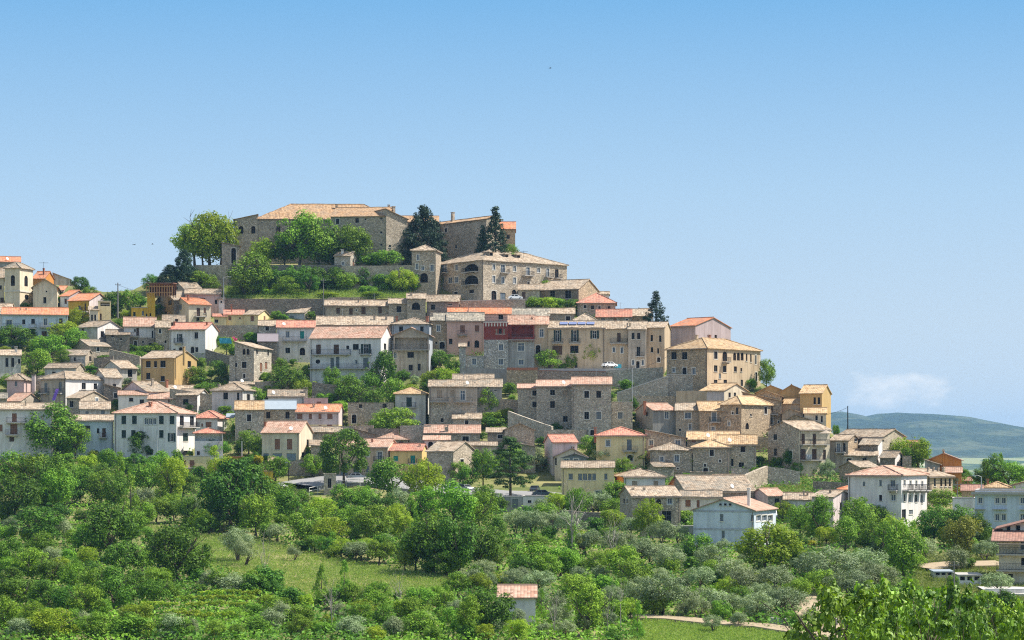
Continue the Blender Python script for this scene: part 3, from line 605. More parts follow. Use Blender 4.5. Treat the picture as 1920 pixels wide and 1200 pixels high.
H('plaster_house', 'weathered mauve plaster house with a hipped tile roof and a greenish gable', 397, 455, 731, 776, 719, 'hip', 'palepink', 'old', x1=489, d=9, sm='oldwhite', win='k 423 736 749 8;k 446.5 736 750 4;k 466 739 754 5;k 447 755 764 3', ch=[(411,720,732,4)], lm='the mauve plaster house')
H('stone_house', 'low house roof behind the mauve plaster house', 432, 490, 721, 740, 713, 'sf', 'beige', 'old', d=6, dd=3)
H('stone_tower_house', 'tall grey stone house with twin arched windows and a sloping roof', 440, 476, 652, 722, 640, 'sr', 'stone_light', 'oldlight', x1=509, d=8.5, win='a 457.5,465 654 665 5;k 443 680 688 4;k 458 678 690 8;k 458 701 709 4;k 482 655 664 3;k 502.5 656 667 3;n 489.5 680 697 4;n 499 679 692 4', lm='the tall grey stone house')
H('stone_annex', 'lower stone annex on the left of the tall grey stone house', 430, 441, 668, 722, None, 'flat', 'stone_light', 'slab', d=6, dd=1, cat='annex')
H('cream_house', 'small pale yellow end house with a red lean-to roof', 401, 424, 594, 616, 589, 'sf', 'paleyellow', 'red_roof', d=5, dd=-1, win='k 406 599 605 6')
H('cream_house', 'pale yellow bungalow with a red roof and a red chimney', 420, 457, 590, 616, 582, 'gx', 'paleyellow', 'red_roof', d=8, dd=1, win='n 431 593 600 5;n 450 595 598 3.5', ch=[(434,571,586,3,'brick')], lm='the pale yellow bungalow')
H('cream_house', 'pale yellow bungalow with a tan roof and brown shutters', 457, 484, 590, 616, 582, 'gx', 'paleyellow', 'oldlight', x1=507, d=8, win='n 473 592 602 6;n 496 593 603 3')
H('stone_house', 'small stone house with rubble on its roof below the bungalows', 485, 518, 611, 662, 602, 'gx', 'stone_light', 'oldlight', win='k 501 612 620 6')
H('stone_house', 'stone house with a mauve slate roof beside the tall grey stone house', 484, 520, 640, 690, 627, 'gx', 'stone_dark', 'slate_roof', dd=-1)
H('white_house', 'white house with a rust red roof, a flower balcony and green door shutters', 519, 590, 614, 676, 602, 'gx', 'white', 'red_roof', win='w 539.5 621 633 6;t 566.5 621 635 7;k 539.5 652 662 8;A 567 652 666 9;g 535 621 633 3;B 530 575 632 639', ch=[(519,627,660,3.5,'white',0)], lm='the white house with a green shuttered balcony door')
H('stone_house', 'tiny roofless blue plastered house with a stone gable', 538, 571, 586, 604, 578, 'gx', 'slateblue', 'oldlight', x1=592, d=6, sm='stone_light', win='g 547 592 602 7', dd=2)
H('long_stone_house', 'long low stone house with four dark doorways under the terrace wall', 609, 729, 573, 600, 564, 'gx', 'stone', 'oldlight', d=7, win='d 634 577 588 6;d 658 578 590 6;d 681.5 576 589 7;d 712.5 575 588 6;k 668 580 583 2', ch=[(672,560,570,3)], lm='the long low stone house')
H('stone_house', 'short stone house with one wide window next to the long low one', 729, 763, 569, 600, 561, 'gx', 'stone', 'oldlight', d=7, dd=-1, win='k 748 574 586 8')
H('stone_house', 'stone house with a big white half round window', 763, 798, 560, 600, 551, 'gx', 'stone', 'oldlight', d=7, dd=-2, win='a 780 567 581 14', ch=[(771,548,556,4)])
H('stone_house', 'pinkish stone house with a tiled roof and white end wall below the convent', 800, 860, 565, 600, 554, 'gx', 'stone_pink', 'oldlight', x1=864, d=7, dd=-2, win='k 812 571 581 7;v 844 570 572 6')
H('long_house', 'long pinkish house with a wide pale tiled roof and brick chimneys', 593, 736, 609, 662, 594, 'gx', 'stone_pink', 'oldlight', d=10, dd=0, win='k 611 614 621 9;k 645 616 620 6', ch=[(702,590,602,4),(724,589,600,4),(744,593,603,4.5,'brick',.1)])
H('villa', 'grey blue house with a hipped tan roof and square top windows behind the pediment villa', 735, 805, 607, 672, 597, 'hip', 'slateblue', 'oldlight', x1=820, d=9, win='k 752 612 622 7;k 791 612 622 6', ch=[(801,593,604,4.5,'brick')], dd=2)
H('villa', 'beige villa with a triangular pediment over a wide covered balcony', 738, 804, 628, 702, 615, 'gy', 'beige', 'salmon_roof', x1=811, d=7, dd=-2, win='r 773 633 655 60;q 741 660 672 5;k 770 660 671 11;v 742 684 690 4;k 770 684 695 7;k 786 682 695 5;B 736 806 646 656', sm='slateblue', lm='the pediment villa', ov=.5)
H('stone_house', 'tall tan stone house with an arched door left of the pink house', 808, 838, 601, 662, 588, 'gx', 'stone_tan', 'greyold', win='w 822 610 621 6;v 818 641 645 3;A 829 641 654 9', ch=[(809,583,600,6,'stone')], dd=1)
H('pink_house', 'salmon pink house with a long grey tiled roof and one balcony', 838, 907, 601, 662, 587, 'gx', 'salmon', 'greyold', win='n 867 610 624 8;n 894.5 610 622 7;k 845 635 645 6;a 894 638 652 8;k 879 640 650 3;B 858 876 620 628', lm='the salmon pink house')
H('pink_house', 'small penthouse with a bright orange roof behind the salmon pink house', 840, 876, 590, 610, 578, 'gx', 'pink', 'orange_roof', d=6, dd=-3)
H('pink_house', 'salmon house with a bright orange roof and flower pots on its terrace', 880, 958, 588, 610, 578, 'gx', 'salmon', 'orange_roof', d=7, dd=-4, win='k 939 590 599 8;B 908 957 598 603')
rh = H('red_house', 'dark red house on a white speckled stone base with a bracketed cornice', 907, 953, 605, 700, None, 'flat', 'darkred', 'slab', d=8, dd=-1, win='m 931,945 616 626 3;k 938 616 626 5;w 939.5 645 657 8;w 939 673 684 8', low=('stone_white',637), lm='the dark red house', cap='trim')
b_ = MB(); q_ = house.last
for k_ in range(8): b_.box((-q_['w']/2 + .3 + k_*(q_['w']-.8)/7, -.35, q_['h']-.75), (.25, 0, 0), (0, .35, 0), (0, 0, .6))
b_.build('cornice_brackets', M['trim'], rh)
H('red_house', 'red and grey house with a recessed terrace under a wide pink roof', 953, 1002, 608, 700, 592, 'gx', 'darkred', 'salmon_roof', win='r 979 612 632 36;w 977 643 658 11;w 977 674 684 9;B 953 1003 628 637', low=('grey',640), ch=[(998,594,604,3,'brick')], dd=0)
H('beige_house', 'narrow beige house with a white arched window and an archway', 1002, 1028, 608, 700, 594, 'gx', 'tan', 'salmon_roof', win='q 1015.5 617 632 7;A 1009 647 663 8', dd=1)
H('stone_annex', 'pale stone annex with a terrace and an iron arch below the pink house', 872, 907, 668, 702, None, 'flat', 'stone_white', 'terrace', d=6, dd=-3, win='q 889 672 684 7', cat='annex')
H('stone_tower', 'narrow pale stone tower stub with a pitched cap beside the terrace', 861, 873, 650, 702, 645, 'gx', 'stone_white', 'oldlight', d=5, dd=-4, cat='tower', pipe=False)
H('black_shutter_house', 'grey beige house with tall black shutters, balconies and blue roof panels', 1028, 1134, 614, 700, 603, 'gx', 'tan', 'oldlight', win='o 1045.5 619 640 6;o 1078 619 640 6;o 1115 620 635 7;d 1045 648 665 17;k 1077 648 662 14;k 1080 680 690 5;B 1035 1056 635 643;B 1067 1088 635 643', lm='the black shuttered house')
rr_ = house.last
b_ = MB()
for px_ in (-3.4, -1.6, .2, 2): b_.box((px_, 1.3, rr_['h'] + .26 + 1.3 * rr_['r'] / (rr_['d'] / 2)), (1.6, 0, 0), (0, 1.8, 1.8 * rr_['r'] / (rr_['d'] / 2)), (0, -.02, .07))
b_.build('solar_panels', M['panel'], HOUSES[-1])
H('cream_house', 'tall cream house with a single iron balcony right of the black shuttered house', 1134, 1178, 616, 698, 603, 'gx', 'tan', 'oldlight', win='d 1160.5 624 641 6;w 1151 651 660 4;w 1166 651 662 4;B 1143 1177 636 643', dd=-1)
H('beige_house', 'tall beige house with paired windows and a small stone balcony', 1178, 1211, 617, 700, 604, 'gx', 'beige', 'oldlight', x1=1214, d=9, win='k 1187 624 636 5;k 1197.5 624 636 5;k 1197 650 668 6;w 1187 675 684 4;w 1205 675 685 4;A 1196 677 690 6;B 1192 1208 661 668', ch=[(1181,606,618,3.5,'tan',.15)], dd=-2)
H('cream_house', 'tall cream house with narrow windows at the end of the upper row', 1212, 1246, 614, 700, 605, 'gx', 'tan', 'oldlight', x1=1257, d=9, win='k 1222 628 640 4;k 1238 629 641 4;k 1222.5 651 661 4;k 1234 653 663 3;A 1235 670 679 5', lm='the cream house at the end of the upper row')
H('stone_house', 'long stone house with a rusty tiled roof and red doors on the upper ridge', 1118, 1184, 594, 625, 581, 'gx', 'stone', 'red_roof', d=9, dd=2, win='g 1131 596 605 6;n 1153 597 606 5;k 1175 598 604 4')
H('stone_house', 'small grey house with one dark doorway below the ivy ball', 1028, 1077, 588, 618, 579, 'gx', 'stone', 'oldlight', d=8, dd=0, win='k 1065 593 603 7')
H('stone_house', 'little house with a pale pyramid roof behind the black shuttered house', 1077, 1117, 600, 625, 589, 'hip', 'stone', 'oldlight', d=8, dd=-2)
H('pink_house', 'house with a flat grey tile roof and pink wall behind the red houses', 958, 1030, 592, 612, 579, 'gx', 'pink', 'greyold', d=8, dd=-3)
H('stone_house', 'stone house with a faded red roof and a row of small windows on the ridge', 1083, 1154, 567, 598, 551, 'hip', 'stone', 'red_roof', d=10, win='k 1097 572 578 5;k 1111 573 580 5;k 1124 574 580 4;k 1142 574 582 5', dd=2, lm='the faded red roof on the ridge')
H('barn', 'large ruined stone barn with a thatch like old roof on the ridge', 1000, 1085, 541, 580, 526, 'gx', 'stone_dark', 'oldlight', x1=1123, d=11, sm='stone_tan', win='v 1036 545 560 8;v 1065 545 560 10', cat='barn', lm='the ruined barn', dd=3)
H('stone_house', 'low stone outbuilding with a sloping roof between convent and barn', 972, 1012, 543, 578, 534, 'gx', 'stone', 'old', d=8, win='d 982 547 560 6')
H('white_house', 'tiny white house peeping over the ridge right of the barn', 1123, 1142, 552, 570, 548, 'gx', 'white', 'oldlight', d=5, dd=8)
H('stone_house', 'stone house with a tan roof below the fir on the ridge', 1172, 1222, 592, 625, 580, 'gx', 'stone', 'oldlight', d=9, dd=8, win='v 1197 601 605 4;v 1213 600 605 4', ch=[(1224,585,606,2.5,'white',.05)])
H('stone_house', 'dark little gabled house just left of the fir on the ridge', 1184, 1212, 585, 605, 578, 'gy', 'stone_dark', 'old', d=8, dd=18)
H('white_house', 'white house with a salmon roof, a long red railed balcony and a round window', 581, 714, 633, 726, 613, 'gx', 'white', 'salmon_roof', x1=736, d=10, win='d 597 646 664 8;d 630.5 646 664 9;k 652 648 655 5;k 667 645 656 10;o 686 645 663 8;c 596 674 682 8;g 623 671 690 6;g 633 669 691 6;w 668 675 682 4;g 686 671 689 9;k 722 644 656 4;B 585 658 656 665;B 675 697 655 664;B 580 692 683 691', ch=[(711,620,630,2,'iron')], lm='the round window white house')
# ---- convent and castle
cv = H('convent', 'big stone convent with loggia arches, dormers and a hipped tile roof', 811, 906, 487, 570, 467, 'hip', 'stone', 'oldlight', x1=1063, d=24, D=494, win='w 833.5 495 512 9;w 856 496 507 5;a 884 495 512 23;w 830 520 531 6;w 844 520 531 7;w 856 519 530 6;a 884 516.5 535 23;k 884 543 550 8;k 855 547 553 6;w 926 495 506 5;w 943 496 511 7;w 965 498 509 5;w 926 517 530 5;w 943 519 531 5;w 965 520 532 5;A 926 545 565 9;D 943 549 565 9;a 964 543 561 7;w 990 501 516 6;w 1010 502 511 5;w 1027 503 519 5;k 1044 505 521 6;k 991 529 537 4;B 827 841 506 512;B 871 897 504 511;B 871 897 528 535;B 938 952 505 511;B 979 998 509 516;B 1021 1034 512 519;B 1039 1050 514 521', low=None, dorm=[(921,472,479,9),(950,476,483,9),(972,477,484,9)], lm='the convent', cat='convent')
H('', '', 772, 817, 469, 570, 461, 'hip', 'stone', 'oldlight', d=7, a=8, D=499, win='w 784 477 488 5;w 782 494 505 5;w 792.5 499 507 5;w 810 496 508 6;a 795 512 530 13;k 798 549 556 5', join=cv, pipe=False)
cs = H('castle', 'long medieval stone castle with tan tiled roofs crowning the hill', 482, 742, 411, 505, 384, 'hip', 'stone', 'castle_roof', d=15, D=524, win='a 522 422 438 7;v 491 416 418 1.5', ch=[(631,383,393,4.5,'stone',.35)], lm='the castle', cat='castle')
H('', '', 440, 483, 412, 500, 402, 'sl', 'stone', 'castle_roof', d=16, D=522, win='a 452 424 438 8;a 475 424 438 7', join=cs, pipe=False)
H('', '', 620, 726, 405, 505, 390, 'gx', 'stone', 'castle_roof', d=15, D=512, a=6, win='k 633 410 420 6;k 669.5 409 418 6;v 715 408 412 4;v 715 434 438 4;v 715 457 461 3;v 685 410 413 2', join=cs, ch=[(729,384,396,4,'stone',.8)], pipe=False)
H('', '', 724, 764, 409, 505, 392, 'sr', 'stone', 'castle_roof', d=11, D=511.5, a=-30, win='v 731 459 464 4', join=cs, pipe=False, ch=[(738,387,402,5,'stone',.5)])
H('', '', 752, 822, 416, 500, 406, 'gx', 'stone', 'castle_roof', d=12, D=527, win='A 758 432 444 7', join=cs, pipe=False)
H('', '', 815, 912, 410, 490, 398, 'gx', 'stone', 'castle_roof', d=4, a=50, D=515, rise=.7, win='k 836 428 436 4;v 855 459 466 3', join=cs, ch=[(849,398,412,5,'stone',.4)], pipe=False)
H('', '', 896, 966, 429, 490, 417, 'gx', 'stone_tan', 'orange_roof', d=9, D=523, win='k 953 440 448 5;k 940 434 442 4', join=cs, pipe=False)
H('gatehouse', 'stone gatehouse with a tall arch at the left foot of the castle', 416, 449, 461, 505, 455, 'sr', 'stone', 'old', d=5, D=512, win='A 438 465 494 8', cat='gatehouse', pipe=False)
H('chapel', 'tiny stone chapel with a pitched roof standing on the garden wall', 627, 657, 479, 508, 473, 'gx', 'stone_light', 'oldlight', x1=669, d=4.5, D=503, win='w 643 491 497 4;n 663 490 499 3', ch=[(642,468,477,4,'white')], cat='chapel', pipe=False, deep=8, lm='the tiny chapel')
# ---- right shoulder of the village
H('mauve_house', 'big plain mauve house with an orange roof on the right shoulder of the hill', 1256, 1304, 610, 665, 597, 'gx', 'pink', 'orange_roof', x1=1370, d=13, sm='mauve', dd=-2, win='k 1342 628 636 4', lm='the mauve house on the shoulder')
H('palazzo', 'tall tan palazzo with a hipped roof and a triple arched loggia window', 1250, 1326, 652, 735, 636, 'hip', 'stone_tan', 'tan_roof', x1=1426, d=17.5, sm='tan', win='v 1263.5 660 674 9;v 1283.5 660 674 9;w 1263.5 690 698 5;A 1283.5 689 702 7;w 1301 690 702 6;k 1342 659 673 6;a 1359 659 677 8;a 1377.5,1384.5,1391.5 661 676 5;k 1400 663 677 2.5;k 1408 664 679 2.5;k 1417 666 683 2.5;k 1342 685 697 6;k 1359 686 698 6;k 1379 687 697 5;k 1390 690 697 3;g 1350 700 710 4;k 1342 712 720 6;k 1360 712 720 6;k 1391 712 724 4;k 1418 698 714 3;B 1354 1364 671 678', ch=[(1306,628,642,5,'tan',.5),(1330,628,642,5,'brick',.8)], dd=-8, lm='the palazzo', cat='palazzo')
H('ochre_house', 'tall ochre house with two narrow windows at the right end of the ridge', 1500, 1541, 737, 815, 723, 'gx', 'ochre', 'tan_roof', x1=1558, d=9, win='k 1527.5 745 758 4;k 1535.5 745 758 4', dd=2, lm='the tall ochre house')
H('ochre_house', 'ochre gabled house with a shaded balcony at the right end of the ridge', 1457, 1521, 738, 790, 722, 'gy', 'ochre', 'tan_roof', d=12, rf=.42, win='v 1515 740 754 10;B 1509 1521 757 764', dd=0)
H('ochre_house', 'pale ochre gable with one slit window behind the stone gable', 1418, 1478, 736, 785, 723, 'gy', 'ochre', 'tan_roof', d=12, rf=.45, win='k 1472 740 750 3', dd=0)
H('stone_house', 'small stone gable facing the viewer beside the palazzo', 1420, 1466, 743, 790, 730, 'gy', 'stone_tan', 'tan_roof', d=8, rf=.36, dd=-5)
H('ochre_house', 'ochre house with a flat tan roof below the shaded balcony', 1466, 1500, 757, 795, 749, 'gx', 'tan', 'tan_roof', x1=1511, d=8, win='k 1504 758 771 4', dd=-3)
H('ochre_house', 'plain ochre gable tucked under the flat tan roof', 1466, 1506, 775, 805, 765, 'gy', 'tan', 'tan_roof', d=8, rf=.35, dd=-4)
H('cream_house', 'small cream house with two tall slits below the tall ochre house', 1508, 1549, 775, 815, 766, 'gx', 'cream', 'tan_roof', d=7, win='k 1531 779 788 4;k 1541 780 792 3', dd=-4)
H('stone_house', 'stone gable with a half tan roof above the two balcony house', 1466, 1536, 793, 822, 775, 'gy', 'stone_tan', 'old', d=9, rf=.35, dd=-6)
H('cream_house', 'beige house with a white gable and two small windows below the palazzo', 1313, 1358, 732, 772, 720, 'gx', 'palepink', 'tan_roof', x1=1402, d=9, sm='cream', win='k 1368 736 745 4;k 1378 736 746 4', dd=-2)
H('tan_house', 'house with a long tan roof sloping to the right and a small balcony', 1392, 1466, 752, 820, 735, 'sr', 'stone_tan', 'tan_roof', d=11, dd=3, win='d 1446 758 771 5;k 1446 783 795 5;k 1460 789 796 3;B 1442 1459 769 776')
H('stone_house', 'massive tan stone house with rounded corner and an arched hole in its wall', 1350, 1390, 757, 835, 744, 'hip', 'stone_tan', 'tan_roof', x1=1446, d=10, win='k 1382 764 777 4;w 1367 790 798 4;k 1435.5 763 776 5;a 1401 793 805 6;A 1435 818 829 4;v 1408 776 780 3;k 1374 772 777 3', lm='the massive tan stone house')
H('plaster_house', 'cement grey house with a salmon roof below the stone ramp', 1224, 1267, 769, 818, 757, 'gx', 'cement', 'salmon_roof', l=1192, d=9, sm='cement', win='w 1250 772 785 7;k 1213 772 781 4', ch=[(1209,752,764,4,'brick')], lm='the cement grey house')
H('stone_house', 'brown stone house with a white double window next to the cement grey house', 1267, 1310, 769, 820, 757, 'gx', 'stone', 'oldlight', win='w 1290 773 785 11;w 1294 795 806 5;k 1275 804 808 4')
H('stone_house', 'stone house with a tan roof and a small dark canopied balcony', 1312, 1360, 770, 825, 754, 'gx', 'stone_tan', 'tan_roof', l=1304, d=9, win='g 1339 773 790 7;w 1337 800 807 6;B 1330 1350 783 791', dd=-1)
H('stone_house', 'three storey pale stone house, lowest of the salmon roofed trio', 971, 1010, 728, 800, 721, 'gx', 'stone_light', 'salmon_roof', d=8, win='k 1002.5 732 742 8;k 1002.5 753 764 8', dd=2)
H('stone_house', 'pale stone house with bricked up windows in the middle of the salmon roofed trio', 1006, 1076, 724, 808, 714, 'gx', 'stone_light', 'salmon_roof', d=9, win='k 1036 731 741 8;k 1036 752 765 8;k 1060 780 791 8;m 1060 731 742 8', dd=0)
H('stone_house', 'tall pale stone house with paired windows, highest of the salmon roofed trio', 1072, 1146, 720, 820, 708, 'gx', 'stone_light', 'salmon_roof', d=9, win='k 1100 733 746 8;k 1122.5 733 746 8;k 1100 772 786 8;g 1122.5 772 786 8;k 1098.5 806 816 6;A 1111 806 816 8', dd=-2, lm='the salmon roofed stone trio')
H('stone_house', 'flat roofed stone block with a railed terrace right of the salmon roofed trio', 1143, 1186, 754, 815, None, 'flat', 'stone_light', 'terrace', d=8, win='g 1163 773 785 8', dd=0)
H('beige_house', 'beige house with two long balconies on a grey stone ground floor', 804, 895, 725, 806, 714, 'gx', 'beige', 'old', win='m 824 732 747 8;m 848 732 744 6;w 867.5 732 750 8;k 829 784 792 5;B 806 841 746 753;B 851 886 746 753', low=('stone_light',756), d=8, lm='the beige house with two balconies')
H('plaster_house', 'grey plaster house joined to the beige balcony house', 895, 941, 725, 790, 712, 'gx', 'grey', 'old', d=8, win='k 929 731 733 4', dd=3)
H('stone_house', 'raised old tiled roof behind the beige balcony house', 849, 925, 716, 760, 703, 'gx', 'stone', 'oldlight', d=8, dd=-1)
H('white_house', 'white cube house with a pyramid roof and a green balcony door', 741, 798, 738, 800, 728, 'hip', 'offwhite', 'tan_roof', x1=804, d=8, win='s 767 745 763 9;B 754 780 756 763', lm='the white cube house')
H('stone_ruin', 'roofless stone ruin with an arched doorway and grass on its wall tops', 652, 739, 756, 800, None, 'flat', 'stone', 'stone', d=5, win='k 676 758 765 5;v 721 757 766 7;A 664 777 794 8', cat='ruin', cap='stone', lm='the roofless stone ruin')
H('stone_ruin', 'broken corner of a stone wall above the roofless ruin', 672, 704, 732, 772, 724, 'sl', 'stone', 'stone', d=3, dd=4, cat='ruin', pipe=False)
H('stone_house', 'house with an old roof and a massive square chimney above the metal roof', 503, 570, 743, 775, 732, 'gx', 'white', 'old', d=8, ch=[(573,727,748,8,'stone')])
H('pink_house', 'small flat roofed pink house with a slatted roof terrace', 570, 615, 747, 776, None, 'flat', 'pink', 'slab', d=6, dd=-3, win='n 598 753 761 8')
H('stone_house', 'grey stone house with a pale tan roof left of the metal roof', 441, 494, 768, 830, 753, 'gx', 'stone_light', 'tan_roof', win='k 467 777 790 7;v 467 804 809 6', d=9, lm='the grey stone house with a tan roof')
H('stone_house', 'stone house with a bright blue grey metal sheet roof', 494, 554, 767, 820, 752, 'gx', 'stone', 'metal_roof', win='k 503 772 785 7;k 539 772 785 7', d=9)
H('pink_house', 'pinkish white house with an orange roof and four brown shutters', 554, 635, 772, 820, 759, 'gx', 'palepink', 'orange_roof', x1=644, d=9, win='n 562 776 786 9;n 582 776 786 5;n 600 776 786 5;n 618.5 776 786 9;n 600 797 804 5;n 618 796 802 9', low=('paleyellow',796), ch=[(588,757,768,4,'stone')], lm='the four shutter pink house')
H('cream_house', 'cream house with a salmon roof over three grey garage doors', 491, 561, 811, 872, 791, 'gx', 'cream', 'salmon_roof', x1=586, d=9, win='n 520,543 823 843 9;D 499 850 870 9;D 520 850 869 16;D 546 850 866 16;k 577 824 836 3.5;k 569 848 858 6', ch=[(497,791,810,3.5,'brick')], lm='the cream house with garages')
H('stone_house', 'little stone house with a mossy roof behind the big round tree', 583, 641, 810, 845, 801, 'gx', 'stone', 'old', d=6, dd=3)
H('stone_shed', 'lower stone shed beside the cream house with garages', 583, 607, 835, 868, 829, 'sf', 'stone', 'old', d=5, cat='shed')
H('ochre_house', 'ochre house with a salmon roof and white shutters behind the round tree', 636, 727, 838, 898, 824, 'gx', 'tan', 'salmon_roof', x1=746, d=9, win='w 689 847 856 6;w 712 847 865 8;g 689 874 885 6;D 645 876 895 12;D 668 877 895 9;B 702 720 856 865', sm='cream', ch=[(698,823,837,3,'brick')], lm='the ochre house behind the round tree')
H('yellow_house', 'yellow house with bright teal shutters', 731, 791, 845, 898, 833, 'gx', 'yellow', 'red_roof', x1=801, d=8, win='t 742 855 864 8;t 774 854 869 8;B 766 782 864 869', ch=[(787,833,846,3.5,'stone')], lm='the yellow house with teal shutters')
H('stone_house', 'pink stone shed with a single pitch roof above the ochre house', 665, 703, 814, 838, 804, 'sr', 'stone_pink', 'old', d=6, ch=[(690,801,812,3)])
H('stone_house', 'small stone house with a pale hipped roof above the yellow house', 706, 765, 824, 850, 813, 'hip', 'stone', 'salmon_roof', d=7, win='k 752 828 833 8')
H('stone_house', 'stone house with a coral tiled roof and a walled window balcony', 796, 900, 812, 860, 798, 'gx', 'stone', 'salmon_roof', d=9, win='k 873 818 829 11;v 842 822 831 5', ch=[(837,797,818,7,'stone',.05)], dd=2, lm='the triple arch loggia house')
H('loggia_house', 'low loggia with three white arches and a tiled lean-to roof', 796, 842, 825, 862, 818, 'sf', 'white', 'salmon_roof', d=3, dd=-4, win='a 807.5,818.5,829.5 828 841 8.5', cat='loggia', pipe=False)
H('stone_house', 'upper stone room with a tan roof over the coral roofed house', 849, 902, 785, 815, 776, 'gx', 'stone_light', 'oldlight', d=6, win='k 875 788 797 6', dd=0)
H('stone_house', 'rough stone house with two broken roof pitches behind the dark round tree', 800, 850, 846, 905, 829, 'gx', 'stone', 'oldlight', x1=892, d=9, win='k 866 861 873 6')
H('plaster_house', 'plaster house with a thin tiled roof left of the cedar', 873, 931, 836, 880, 830, 'gx', 'beige', 'oldlight', d=6, dd=-2)
H('stone_house', 'stone gable house with a plain front above the cedar', 946, 1002, 806, 868, 794, 'gy', 'stone', 'oldlight', d=9, dd=0, lm='the stone gable above the cedar')
H('stone_house', 'low stone wing with a blue window left of the stone gable', 914, 946, 811, 850, 805, 'sf', 'stone', 'oldlight', d=5, win='k 938 815 822 8')
H('stone_house', 'lower stone block right of the cedar', 962, 1004, 838, 890, 829, 'sr', 'stone', 'oldlight', d=6, dd=2)
H('plaster_house', 'grey mauve house with a red roof right of the cedar', 1036, 1082, 829, 890, 816, 'gx', 'palepink', 'red_roof', l=1021, d=8, win='w 1074 837 842 6', low=None)
H('cream_house', 'cream lean-to house with a low pink gable behind the glass veranda', 1040, 1100, 856, 900, 841, 'gy', 'cream', 'salmon_roof', d=8, rf=.55, win='k 1042 858 872 2')
H('cream_house', 'wide pale yellow house with green windows and a rear roof terrace', 1053, 1151, 877, 940, 866, 'gx', 'paleyellow', 'oldlight', d=8, win='g 1070 888 899 7;g 1088,1097 888 900 7;g 1106,1114 888 900 6;g 1136 888 899 5;k 1089 923 933 9;w 1125 920 932 16', lm='the wide pale yellow house', dd=-2)
H('glass_veranda', 'dark metal glass veranda with a small gable on the pale yellow house terrace', 1055, 1100, 858, 900, 851, 'gy', 'sh_grey', 'slate_roof', d=4, D=378, win='w 1062,1071,1080 860 870 8', cat='veranda', pipe=False, dd=-5)
H('yellow_house', 'yellow house with a red tiled roof and a curved balcony', 1118, 1209, 816, 880, 802, 'hip', 'paleyellow', 'red_roof', d=9, win='w 1140 825 837 7;g 1180 824 844 8;A 1181 853 864 10;B 1167 1195 837 845', ch=[(1116,801,815,4.5,'brick')], lm='the yellow house with a red roof')
H('stone_house', 'stone house with a long slanting roof line right of the red roofed yellow house', 1210, 1286, 821, 875, 806, 'sr', 'stone', 'old', d=10, dd=3, win='w 1221 825 835 7;w 1271 825 836 9')
H('stone_house', 'square stone house with a low pyramid roof and white framed windows', 1219, 1297, 844, 895, 832, 'hip', 'stone', 'oldlight', d=9, win='w 1241 856 865 6;w 1269 853 866 8;k 1271 877 880 3', ch=[(1222,834,846,4,'brick')], lm='the pyramid roofed stone house')
H('stone_shed', 'low stone shed with a tiled roof in front of the pyramid roofed house', 1227, 1264, 875, 905, 868, 'gx', 'stone', 'old', l=1214, d=5, dd=2, cat='shed', pipe=False)
H('stone_house', 'stone house with an L shaped tan roof above the white awnings', 1288, 1385, 824, 875, 810, 'gx', 'stone', 'tan_roof', d=10, win='n 1301 826 830 7', dd=4)
H('stone_house', 'stone house with a tan roof over two white awnings', 1345, 1418, 833, 890, 817, 'gx', 'stone_light', 'tan_roof', d=9, win='k 1393 837 848 8;v 1390 867 876 9;v 1373 860 874 4', dd=1, lm='the white awnings')
H('stone_house', 'tall stone house with a small hipped tan roof and an arched cellar door', 1299, 1368, 838, 892, 826, 'hip', 'stone', 'tan_roof', d=8, win='k 1334.5 843 855 7;A 1323 877 885 8;k 1322 870 875 4;k 1350 862 867 3', dd=-2)
H('cream_house', 'cream and stone house with four balcony doors, laundry and a broad gable', 1498, 1556, 805, 892, 791, 'gx', 'cream', 'oldlight', l=1440, d=9.5, sm='stone', win='k 1453.5 814 825 6;k 1453.5 841 855 5;A 1482 845 858 7;d 1506 813 833 6;d 1527 813 833 6;d 1506 842 862 9;d 1527 842 862 8;d 1546 843 862 5;A 1546 877 889 5;k 1546 871 875 4;B 1500 1518 825 833;B 1522 1550 825 833;B 1500 1541 853 862', low=None, lm='the laundry balcony house')
H('stone_house', 'wide old roofed stone house on the right shoulder under the iron mast', 1566, 1655, 819, 870, 806, 'gx', 'stone', 'oldlight', x1=1698, d=10, win='v 1670 830 834 3', lm='the wide house under the mast')
H('stone_house', 'stained plaster house with a pale roof and a tall white window', 1556, 1590, 826, 885, 816, 'gx', 'beige', 'oldlight', x1=1612, d=9, sm='stone_tan', win='w 1572 831 848 5;k 1583 831 846 4;k 1604 822 828 4;B 1568 1586 841 848')
H('stone_house', 'small dark stone house with a white end wall', 1612, 1646, 834, 875, 823, 'gx', 'stone_dark', 'old', x1=1661, d=7, sm='white', dd=-2)
H('stone_house', 'low stone house with an arched opening under a tiled roof', 1580, 1645, 854, 885, 844, 'gx', 'stone', 'oldlight', d=7, win='A 1592 859 869 9;k 1621 858 868 7', dd=-1)
H('stone_house', 'little house with a bright white gable right of the metal sheet', 1650, 1678, 858, 892, 847, 'gx', 'stone_dark', 'old', x1=1693, d=6, sm='white', win='k 1684 866 873 3')
H('stone_tower', 'ruined stone tower stub beside the white gable', 1692, 1709, 856, 895, None, 'flat', 'stone', 'stone', d=4, cat='ruin', cap='stone', pipe=False, dd=2)
H('stone_house', 'stone barn with a blank gable and tan roof above the long white house', 1612, 1647, 876, 915, 866, 'gx', 'stone_tan', 'oldlight', l=1574, d=8)
H('brick_house', 'small brick coloured house with a reddish roof behind the bright tree', 1697, 1724, 838, 870, 827, 'gx', 'stone_pink', 'red_roof', d=7, dd=6)
H('orange_house', 'orange gabled house with a tall chimney', 1738, 1803, 863, 918, 850, 'gy', 'orange', 'salmon_roof', d=10, rf=.48, ch=[(1769,843,860,3,'orange',.0)], lm='the orange gabled house', dd=3)
